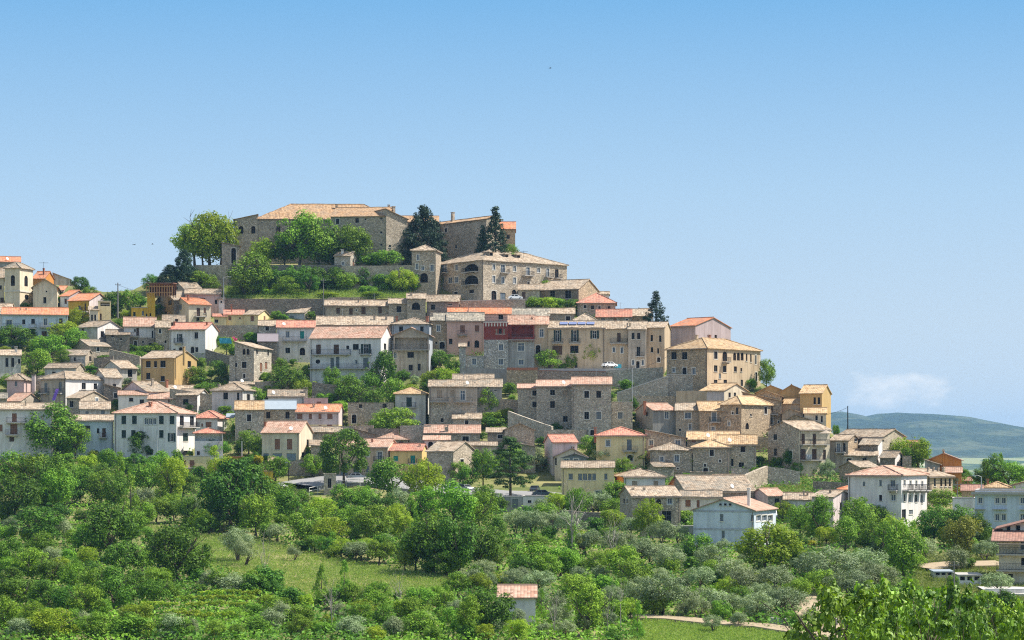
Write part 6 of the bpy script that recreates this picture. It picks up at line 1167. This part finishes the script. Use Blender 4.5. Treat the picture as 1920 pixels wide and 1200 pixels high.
# smaller bushes filling the slope and the wood
for tok in """s 498 714 17 22;O 261 702 18 23;B 482 855 24 31;B 948 789 24 31;O 1005 858 21 27;s 210 591 20 26;B 238 597 16 20;O 422 801 13 16;S 551 685 14 18;S 1190 790 20 26;B 423 846 16 20;S 1420 873 21 27;s 1173 732 22 28;S 1147 749 13 16;O 421 710 16 20;S 482 643 17 22;S 219 766 19 24;S 247 659 14 18;S 263 575 22 28;s 1406 729 20 26;S 843 677 15 19;s 47 579 13 16;S 70 736 16 20;S 582 597 15 19;S 113 570 18 23;S 1074 756 21 27;O 820 676 23 29;S 1014 834 15 19;O 777 719 16 20;S 905 825 17 22;s 225 615 18 23;S 942 766 15 19;S 502 868 17 22;s 438 665 18 23;S 115 848 22 28;s 959 753 13 16;s 373 691 23 29;O 239 725 18 23;s 515 564 17 22;S 397 709 17 22;S 477 871 24 31;S 59 663 15 19;S 356 772 20 26;O 1174 871 15 19;s 440 812 17 22;s 267 669 24 31;S 171 701 19 24;s 581 705 21 27;B 176 861 19 24;S 737 740 19 24;s 356 857 13 16;S 306 870 13 16;O 648 793 15 19;s 1287 842 16 20;s 237 872 16 20;B 740 766 20 26;S 196 683 21 27;S 448 851 21 27;S 754 713 20 26;s 127 869 22 28;O 54 700 18 23;B 493 731 17 22;s 2 648 19 24;s 197 870 16 20;S 1112 856 21 27;s 156 872 18 23;S 296 586 18 23;S 813 691 24 31;s 79 709 14 18;S 610 739 23 29;S 383 766 17 22;S 1022 873 14 18;O 546 732 15 19;O 76 753 24 31;S 1115 835 20 26;S 801 736 24 31;s 412 694 14 18;s 113 797 21 27;S 938 857 13 16;S 915 802 24 31;s 804 793 18 23;B 1298 872 17 22;S 374 723 23 29;S 586 564 15 19;s 579 857 23 29;s 423 779 20 26;S 490 840 16 20;S 1041 816 24 31;s 522 686 15 19;O 705 801 19 24;s 1087 826 15 19;S 410 647 18 23;S 111 656 13 16;m 1005 1041 39 44;v 1371 1156 44 50;v 1309 1161 46 52;b 970 1205 45 51;S 1806 891 31 35;O 1357 1039 28 32;b 1093 1037 42 48;m 834 1174 33 37;m 1027 1089 47 54;m 516 904 50 57;B 165 888 37 42;S 1029 1012 26 29;s 818 1129 31 35;O 1438 1164 32 36;O 1083 1096 37 42;s 568 1018 29 33;s 276 1200 36 41;S 1114 999 35 40;m 1256 1082 39 44;S 1496 1032 32 36;S 371 906 37 42;b 1780 1025 38 43;S 155 982 29 33;m 293 979 48 55;m 78 1043 45 51;O 977 1098 36 41;O 1278 1160 29 33;S 197 995 31 35;S 480 1193 37 42;s 542 1181 34 39;m 342 1201 41 47;S 364 1093 34 39;S 1845 909 35 40;o 749 1198 41 47;m 680 1175 44 50;S 962 1035 29 33;O 1020 1126 26 29;s 848 962 26 29;b 900 1115 41 47;B 573 1142 28 32;s 506 1011 35 40;m 1148 969 35 40;O 664 1203 36 41;O 21 1001 32 36;o 326 977 39 44;O 969 1176 36 41;S 875 1202 35 40;m 191 1159 36 41;v 1117 966 48 55;B 703 1206 33 37;m 9 1020 37 42;v 1240 1024 50 57;m 934 1065 45 51;v 1004 881 35 40;m 317 1096 34 39;s 1904 1188 29 33;m 88 1017 45 51;v 1422 1138 47 54;m 1708 1077 43 49;b 1365 1121 41 47;o 141 946 49 56;s 607 1137 33 37;v 981 999 37 42;m 591 1192 30 34;S 1149 1206 30 34;O 1407 1160 37 42;o 745 1050 33 37;s 353 994 29 33;m 291 1109 47 54;O 725 1026 28 32;s 1090 1075 28 32;O 1385 1177 32 36;S 1336 1099 33 37;S 229 1133 29 33;m 858 1116 43 49;o 236 1196 48 55;O 1124 1089 29 33;B 616 1177 26 29;v 1628 1101 49 56;o 342 931 48 55;B 135 1197 27 31;v 1050 1178 49 56;s 526 990 29 33;m 141 1032 42 48;s 83 959 29 33;O 1675 1186 26 29;S 1448 1093 34 39;O 936 1189 30 34;o 639 1138 43 49;b 760 1071 45 51;S 635 964 31 35;o 20 1107 42 48;m 954 888 49 56;O 1138 1178 35 40;O 1021 1197 31 35;O 1911 1165 30 34;m 403 1203 40 46;S 464 882 31 35;S 373 1117 26 29;B 273 1052 24 27;s 1848 1020 34 39;b 1040 961 37 42;S 799 1076 24 27;v 1271 1023 42 48;m 267 1076 45 51;s 670 1017 32 36;S 242 893 27 31;B 31 1130 36 41;m 134 1081 37 42;B 936 1102 28 32;v 1004 1144 39 44;S 512 1117 31 35;O 637 1159 31 35;s 181 1202 34 39;s 1060 1127 24 27;v 1185 1008 39 44;O 1123 1161 32 36;S 1605 1133 33 37;O 1011 969 35 40;s 564 1167 24 27;b 1428 1111 41 47;m 711 1059 48 55;m 445 1201 31 35;m 678 1048 38 43;s 825 1153 31 35;s 1257 1131 38 43;O 1283 1106 27 31;m 1640 989 43 49;m 1761 1186 49 56;b 1181 1164 42 48;b 1148 996 42 48;v 1147 1135 39 44;b 1712 1118 32 36;S 392 1001 37 42;m 409 1113 43 49;O 1551 896 34 39;b 1550 1026 39 44;v 1095 1190 35 40;B 754 1157 35 40;O 1484 1151 38 43;B 501 1141 29 33;O 1318 1125 26 29;o 97 1096 48 55;O 1194 1136 36 41;m 206 948 32 36;b 163 1062 38 43;s 1853 1142 36 41;s 808 1206 34 39;m 482 994 40 46;m 1482 1127 32 36;m 1762 960 45 51;m 615 1028 33 37;s 302 942 27 31;s 1284 988 35 40;v 1217 1058 39 44;B 812 986 26 29;m 684 959 49 56;m 896 1175 43 49;m 892 1092 32 36;O 783 1193 27 31;m 1487 1075 47 54;s 1376 1094 34 39;m 1482 1177 32 36;S 714 1004 24 27;O 33 1189 33 37;s 187 1041 35 40;m 1226 1157 49 56;m 2 1046 30 34;m 1520 1013 32 36;S 1294 1073 34 39;b 1157 1071 45 51;m 706 1140 50 57;S 1620 1036 38 43;m 1167 1118 34 39;S 939 958 26 29;O 440 1111 34 39;O 1789 921 28 32;s 130 1060 32 36;v 1602 1196 38 43;s 1144 1018 32 36;v 1234 1101 38 43;S 12 977 32 36;v 1860 1043 37 42;S 1862 1194 31 35;m 1442 1022 35 40;v 1727 1175 30 34;m 271 1021 32 36;m 1168 891 32 36;s 931 1160 32 36;b 1467 975 37 42;m 1659 1134 44 50;B 37 1167 29 33;s 1920 895 36 41;O 1392 1059 24 27;s 445 985 35 40;o 622 1006 31 35;m 17 1086 43 49;b 911 1203 33 37;s 1059 1079 38 43;b 1658 1112 36 41;m 560 1203 49 56;m 1816 1044 41 47;v 1058 1198 39 44;m 836 1082 49 56;m 472 1113 42 48;m 1558 1086 34 39;m 304 898 50 57;O 1178 1032 36 41;o 188 909 41 47;s 221 1043 24 27;v 1791 1173 35 40;m 1610 1062 32 36;s 623 1047 24 27;m 59 1090 35 40;v 1517 1082 36 41;m 1026 986 45 51;b 1298 889 41 47;m 1154 946 43 49;B 53 1022 28 32;O 524 1165 38 43;o 751 1007 40 46;B 888 981 31 35;s 533 887 27 31;m 787 1148 50 57;v 1865 1164 32 36;S 1885 1141 37 42;o 171 1097 45 51;v 1652 1058 47 54;O 1423 1073 25 28;S 778 978 37 42;m 571 958 39 44;b 262 962 31 35;b 1337 1068 31 35;m 209 884 41 47;m 862 1069 31 35;m 310 1196 44 50;B 71 1193 37 42""".split(';'):
    k_, a_, b_, c_, d_ = tok.split(); T(k_, float(a_), float(b_), float(c_), float(d_))
# ------------------------------------------------------------------ ground cover
def inpoly(px, py, poly):
    c = np.zeros(len(px), bool); n = len(poly)
    for i in range(n):
        x1, y1 = poly[i]; x2, y2 = poly[(i + 1) % n]
        c ^= ((y1 > py) != (y2 > py)) & (px < (x2 - x1) * (py - y1) / (y2 - y1 + 1e-9) + x1)
    return c
MEADOW = [(250, 985), (300, 985), (380, 1000), (480, 1008), (560, 1028), (700, 1060), (860, 1085), (875, 1105), (700, 1132), (560, 1120), (480, 1100), (390, 1065), (300, 1045)]
LOWER = [(1200, 1150), (1290, 1162), (1480, 1185), (1530, 1215), (1180, 1215)]
RIGHT = [(1720, 1040), (1960, 1040), (1960, 1130), (1760, 1135), (1700, 1100)]
TOPM = [(428, 544), (770, 542), (775, 562), (425, 564)]
BANK = [(1400, 880), (1500, 885), (1530, 925), (1480, 930), (1420, 915)]
def scatter(n, x0, x1, y0, y1):
    px = rng.uniform(x0, x1, n); py = rng.uniform(y0, y1, n); return px, py
def world(px, py):
    D = np.interp(py, _py, _pd); X = (px - CX) / F * D; return X, D, ground(X, D)
def cover(name, label, px, py, k, size, hgt, m, blade=False, spread=.35):
    X, Y, Z = world(px, py); n = len(X)
    cen = np.repeat(np.stack([X, Y, Z], -1), k, 0) + np.stack([rng.normal(size=n * k) * spread, rng.normal(size=n * k) * spread, rng.random(n * k) ** 1.3 * hgt], -1)
    if blade:
        nor = rdir(n * k); nor[:, 2] *= .15; me = leaves_mesh(name, cen, nor, size * (.6 + .8 * rng.random(n * k)), m, .35)
    else:
        nor = rng.normal(size=(n * k, 3)) * .5 + np.array([0, -.15, .8]); me = leaves_mesh(name, cen, nor, size * (.6 + .8 * rng.random(n * k)), m)
    o = bpy.data.objects.new(name, me); C.objects.link(o); o['kind'] = 'stuff'; o['label'] = label; return o
px, py = scatter(16000, -60, 1980, 862, 1215)
ok = ~(inpoly(px, py, MEADOW) | inpoly(px, py, LOWER) | inpoly(px, py, RIGHT) | ((px > 520) & (px < 1060) & (py > 885) & (py < 945)) | ((px > 1490) & (px < 1590) & (py > 1115)))
px, py = px[ok], py[ok]; half = (np.sin(px * .021 + 1) + np.sin(py * .05 + px * .008)) > 0
cover('undergrowth', 'dense green undergrowth between the trees of the lower wood', px[half], py[half], 12, .19, 1.2, 'leaf_dark', spread=.6)
cover('undergrowth', 'paler yellow green undergrowth among the lower trees', px[~half], py[~half], 11, .19, 1.0, 'leaf_mid', spread=.6)
px, py = scatter(6500, -30, 1560, 590, 880); cpy = np.interp(px, _cx, _cy); ok = py > cpy + 12; px, py = px[ok], py[ok]
cover('weeds', 'weeds and low bushes growing between the village houses', px, py, 10, .17, .8, 'leaf_dark', spread=.5)
for poly, n, mt, hg, lb in ((MEADOW, 12000, 'leaf_grass', .3, 'long meadow grass on the open slope'), (MEADOW, 2200, 'leaf_dry', .3, 'dry seed heads in the open meadow'), (LOWER, 3500, 'leaf_grass', .3, 'rough grass beside the dirt path'), (RIGHT, 2500, 'leaf_grass', .3, 'grass on the terraces at the lower right'),
                            (BANK, 1500, 'leaf_grass', .5, 'grass on the steep bank'), (BANK, 700, 'leaf_dry', .5, 'dry grass on the steep bank')):
    a = np.array(poly); px, py = scatter(n * 2, a[:, 0].min(), a[:, 0].max(), a[:, 1].min(), a[:, 1].max()); k = inpoly(px, py, poly); px, py = px[k], py[k]
    if mt == 'leaf_dry': q = (np.sin(px * .013 + py * .16) + np.sin(px * .005 - py * .07)) > .2; px, py = px[q], py[q]
    cover('grass', lb, px, py, 6, .10, hg, mt, True, .5)
n_ = 5000; px = rng.uniform(422, 768, n_); tt = rng.random(n_); D = 489.8 + 14 * tt; X = (px - CX) / F * D; Z = (HY - 561) / F * 489.6 + ((HY - 541) / F * 504 - (HY - 561) / F * 489.6) * tt
n6 = 6; cen = np.repeat(np.stack([X, D, Z], -1), n6, 0) + np.stack([rng.normal(size=n_ * n6) * .4, rng.normal(size=n_ * n6) * .4, rng.random(n_ * n6) * .8], -1); nor = rdir(n_ * n6); nor[:, 2] *= .15
o = bpy.data.objects.new('grass', leaves_mesh('grass', cen, nor, .13 * (.6 + .8 * rng.random(n_ * n6)), 'leaf_grass', .4)); C.objects.link(o); o['kind'] = 'stuff'; o['label'] = 'tall bright grass on the castle meadow'
# ------------------------------------------------------------------ vehicles and small things
def car(label, px, yb, m, rz, D=None, kind='car', name='parked_car', s=.76):
    D = Dp(yb) if D is None else D; p = at(px, yb, D); root = empty(name, p, rz); tag(root, label, kind); root.scale = (s, s, s)
    prof = [(-2.05, .35), (-2.1, .75), (-1.95, .92), (-1.55, 1.0), (-1.15, 1.42), (.55, 1.46), (1.15, 1.0), (1.9, .86), (2.1, .62), (2.08, .35)]
    b = MB(); hw = .84
    def wy(z): return hw - max(0, z - .9) * .26
    for sgn in (-1, 1):
        pts = [(x, sgn * wy(z), z) for x, z in prof]; b.poly(pts if sgn > 0 else pts[::-1])
    for (xa, za), (xb, zb) in zip(prof, prof[1:] + prof[:1]): b.poly([(xa, -wy(za), za), (xb, -wy(zb), zb), (xb, wy(zb), zb), (xa, wy(za), za)])
    b.build('body', M[m], root)
    b = MB()
    for sgn in (-1, 1):
        for x0, x1, t0, t1 in ((-1.35, -.38, -1.08, -.38), (-.28, .92, -.28, .48)):
            q = [(x0, sgn * (wy(1.02) + .012), 1.02), (x1, sgn * (wy(1.02) + .012), 1.02), (t1, sgn * (wy(1.36) + .012), 1.36), (t0, sgn * (wy(1.36) + .012), 1.36)]; b.poly(q[::-1] if sgn > 0 else q)
    b.poly([(1.10, -.72, 1.05), (1.10, .72, 1.05), (.66, .62, 1.40), (.66, -.62, 1.40)]); b.poly([(-1.52, .72, 1.06), (-1.52, -.72, 1.06), (-1.22, -.62, 1.38), (-1.22, .62, 1.38)]); b.build('window', M['glass'], root)
    for x in (-1.3, 1.32):
        for sgn in (-1, 1):
            b = MB(); b.tube([(x, sgn * .66, .32), (x, sgn * .87, .32)], .32, 12); w_ = b.build('wheel', M['tyre'], root)
            b = MB(); b.tube([(x, sgn * .80, .32), (x, sgn * .885, .32)], .19, 10); b.build('rim', M['galvanised'], w_)
    for sgn in (-1, 1):
        b = MB(); b.box((2.04, sgn * .6 - .17, .62), (.08, 0, 0), (0, .34, 0), (0, 0, .16)); b.build('headlight', M['lens'], root)
        b = MB(); b.box((-2.12, sgn * .66 - .12, .68), (.06, 0, 0), (0, .24, 0), (0, 0, .16)); b.build('tail_light', M['red_roof'], root)
car('silver car parked below the ochre house behind the round tree', 668, 899, 'car_silver', .25, D=380)
car('white car parked among the trees below the rough stone house', 857, 919, 'car_white', -.5)
car('grey car parked beside the white car among the trees', 872, 921, 'car_silver', -.9)
car('dark teal car parked beside the cedar', 1003, 923, 'car_dark', 1.4)
car('dark blue car parked in front of the wide pale yellow house', 1017, 931, 'car_dark', .1)
car('white car parked in front of the convent', 966, 562, 'car_white', .15, D=489)
car('white van half hidden by trees below the cream house with garages', 523, 918, 'car_white', -.7, kind='van', name='parked_van')
car('small white car under the bright tree by the cream row', 1143, 689, 'car_white', .6, D=445)
def shed(label, px0, px1, yt, yb, name, roofm, d=2.6, cat='shed'):
    D = Dp(yb); A, B = at(px0, yb, D), at(px1, yb, D); p = (A + B) / 2; w = (B - A).length; h = (yb - yt) / F * D; root = empty(name, p); tag(root, label, cat)
    b = MB(); b.box((-w / 2, 0, -.4), (w, 0, 0), (0, d, 0), (0, 0, h + .25)); b.build('body', M['white'], root)
    b = MB(); b.box((-w / 2 - .15, -.3, h - .148), (w + .3, 0, 0), (0, d + .5, .1), (0, 0, .14)); b.build('roof', M[roofm], root)
    for k in range(3):
        x = -w / 2 + w * (k + .25) / 3.2; b = MB(); b.box((x, -.03, h * .45), (w * .2, 0, 0), (0, .04, 0), (0, 0, h * .35)); b.build('window', M['glass'], root)
    b = MB(); b.box((w / 2 - w * .16, -.03, 0), (w * .11, 0, 0), (0, .05, 0), (0, 0, h * .8)); b.build('door', M['slab'], root)
shed('white site cabin with a slanting blue grey roof by the concrete pole', 1752, 1787, 1071, 1084, 'site_cabin', 'metal_roof', cat='cabin')
shed('longer white open shed right of the concrete pole', 1797, 1840, 1077, 1097, 'garden_shed', 'slab')
def awning(label, px, y, wpx, D, m, name='awning', out=1.6):
    p = at(px, y, D); w = wpx / F * D; root = empty(name, p); tag(root, label, 'awning'); b = MB()
    for i in range(6):
        t0, t1 = i / 6, (i + 1) / 6; b.poly([(-w / 2, -out * t1, -.7 * t1 ** 1.5), (w / 2, -out * t1, -.7 * t1 ** 1.5), (w / 2, -out * t0, -.7 * t0 ** 1.5), (-w / 2, -out * t0, -.7 * t0 ** 1.5)])
    b.box((-w / 2, -out - .02, -.9), (w, 0, 0), (0, .03, 0), (0, 0, .2)); o = b.build('canopy', M[m], root); sm_ = o.modifiers.new('thick', 'SOLIDIFY'); sm_.thickness = .03
    b = MB()
    for sx in (-w / 2, w / 2): b.tube([(sx, 0, -.6), (sx, -out, -.75)], .03, 5)
    b.build('arms', M['iron'], root)
awning('larger white awning over the stone terrace, left of two', 1377, 853, 18, 391, 'white_cloth'); awning('smaller white awning over the stone terrace, right of two', 1391, 861, 15, 389, 'white_cloth')
awning('blue and white barrel awning beside the grey stone house with a tan roof', 433, 775, 16, 414, 'metal_roof'); awning('white glazed awning on the side porch of the pale blue white gabled house', 1437, 956, 36, 325, 'white_cloth')
cloth('cloth', 'long violet cloth hung from the window beside the white loggia arches', 1257, 945, 965, 8, 341.5, 'cloth_purple'); cloth('cloth', 'violet cloth swaying from a balcony of the white corner house', 108, 729, 752, 6, 424, 'cloth_purple', -.35)
cloth('laundry', 'pale laundry hanging on the line right of the beige balcony house', 954, 741, 748, 8, 436, 'white_cloth', cat='laundry'); cloth('laundry', 'blue grey laundry on the lower balcony of the laundry balcony house', 1517, 852, 860, 10, 380, 'slateblue', cat='laundry')
cloth('tarpaulin', 'turquoise tarpaulin over a stall by the bright bush under the cream row', 1158, 683, 690, 14, 446, 'turquoise', cat='tarpaulin'); cloth('tarpaulin', 'turquoise tarpaulin in the flower garden below the bungalow wall', 421, 634, 644, 22, 455, 'turquoise', .3, cat='tarpaulin')
def parasol(label, px, y, D):
    p = at(px, y, D); root = empty('parasol', p); tag(root, label, 'parasol'); b = MB(); n = 8; t = (0, 0, 2.5); r = 1.25
    for k in range(n):
        a0, a1 = 6.2832 * k / n, 6.2832 * (k + 1) / n; b.poly([(r * math.cos(a0), r * math.sin(a0), 1.95), (r * math.cos(a1), r * math.sin(a1), 1.95), t])
    o = b.build('canopy', M['beige'], root); sm_ = o.modifiers.new('t', 'SOLIDIFY'); sm_.thickness = .03
    b = MB(); b.tube([(0, 0, 0), (0, 0, 2.55)], .03, 6); b.build('pole', M['iron'], root)
parasol('beige parasol on the upper balcony of the laundry balcony house', 1549, 834, 382)
def rail(label, pts, m='frame_white', h=1.0):
    P = [at(px, py, Dp(py)) for px, py in pts]; o = P[0]; root = empty('guard_rail', o); tag(root, label, 'railing', None, 'thing'); b = MB(); c = MB()
    for p, q in zip(P, P[1:]):
        for z in (.5, h): b.tube([p - o + Vector((0, 0, z)), q - o + Vector((0, 0, z))], .045, 5)
        n_ = max(1, int((q - p).length / 1.6))
        for i in range(n_ + 1): r_ = p.lerp(q, i / n_) - o; c.tube([r_ + Vector((0, 0, -.4)), r_ + Vector((0, 0, h))], .05, 5)
    b.build('rails', M[m], root); c.build('posts', M[m], root)
rail('pale metal guard rail along the road bend above the wood', [(580, 926), (612, 920), (650, 911), (700, 908)])
def bird(label, px, py, D, rz):
    p = at(px, py, D); b = MB(); b.tube([(-.22, 0, 0), (-.1, 0, .02), (.12, 0, .03), (.22, 0, .02)], [.01, .06, .05, .01], 6)
    for s_ in (-1, 1): b.poly([(.1, 0, .04), (-.08, 0, .04), (-.1, s_ * .3, .14), (-.12, s_ * .55, .08), (.02, s_ * .3, .15)]); b.poly([(.02, s_ * .3, .147), (-.12, s_ * .55, .077), (-.1, s_ * .3, .137), (-.08, 0, .037), (.1, 0, .037)])
    o = b.build('bird', M['iron']); o.location = p; o.rotation_euler = (0, 0, rz); tag(o, label, 'bird')
bird('dark bird gliding high in the middle of the sky', 1032, 128, 420, .5); bird('dark bird flying left of the plane trees, the left one of two', 252, 459, 430, 1.0); bird('dark bird flying left of the plane trees, the right one of two', 286, 458, 430, .2)
# ------------------------------------------------------------------ labels for the trees
LAND += [('the open meadow', 560, 1060), ('the small vineyard', 370, 1155), ('the dirt path', 1330, 1170), ('the big oak clump', 840, 1010), ('the bottom left corner', 40, 1190), ('the ivy wrapped dead tree', 1072, 1010), ('the plane trees', 392, 450), ('the road bend', 690, 905), ('the olive grove', 1230, 1080), ('the site cabin', 1770, 1080), ('the bottom edge', 640, 1195), ('the left edge of the wood', 30, 960), ('the middle of the wood', 230, 1010)]
ORD = 'first second third fourth fifth sixth seventh eighth ninth tenth eleventh twelfth thirteenth fourteenth fifteenth sixteenth seventeenth'.split()
from collections import defaultdict
bag = defaultdict(list)
for t in TREES:
    root, kind, px, yb, hp, wp, lab, near, grp = t; cy = yb - hp / 2
    if kind == 'n': base = 'large leafy tree at the lower right edge'
    elif kind == 'i': base = ADJ[kind]
    elif kind == 'g': base = 'small pruned grapevine in the vineyard'
    else:
        nm, lx, ly = min(LAND, key=lambda q: math.hypot(q[1] - px, (q[2] - cy) * 1.2)); dx, dy = px - lx, cy - ly
        rel = ('below' if dy > 0 else 'above') if abs(dy) > abs(dx) * .8 else ('right of' if dx > 0 else 'left of')
        size = '' if kind in 'yxgd' else ('large ' if hp > 78 else ('small ' if hp < 34 else '')); base = size + ADJ[kind] + ' ' + rel + ' ' + nm
    bag[base].append(t)
for base, ts in bag.items():
    ts.sort(key=lambda t: t[2])
    for i, t in enumerate(ts):
        r = t[0]
        if len(ts) == 1: r['label'] = base
        elif len(ts) == 2: r['label'] = base + ', ' + ('left one' if i == 0 else 'right one')
        else: r['label'] = base + ', ' + (ORD[i] if i < len(ORD) else 'last') + ' from left'
        if t[8]: r['group'] = t[8]
        elif t[1] == 'v': r['group'] = 'olive trees below the village'
        elif t[1] in 'omb' and t[3] > 880: r['group'] = 'trees of the lower wood'
        elif t[1] == 'n': r['group'] = 'near trees at the lower right'
# ------------------------------------------------------------------ haze
def haze(density):
    b = MB(); b.box((-6500, -700, -75), (13000, 0, 0), (0, 10400, 0), (0, 0, 212)); m = bpy.data.materials.new('haze'); m.use_nodes = True; nt = m.node_tree; nt.nodes.clear()
    v = N(nt, 'ShaderNodeVolumePrincipled'); v.inputs['Density'].default_value = density; v.inputs['Color'].default_value = (.33, .62, .97, 1); v.inputs['Anisotropy'].default_value = .0
    o = N(nt, 'ShaderNodeOutputMaterial'); L(nt, v.outputs[0], o.inputs['Volume']); ob = b.build('haze', m); ob['kind'] = 'stuff'; ob['label'] = 'thin blue summer haze over the valley'
haze(7.5e-5)
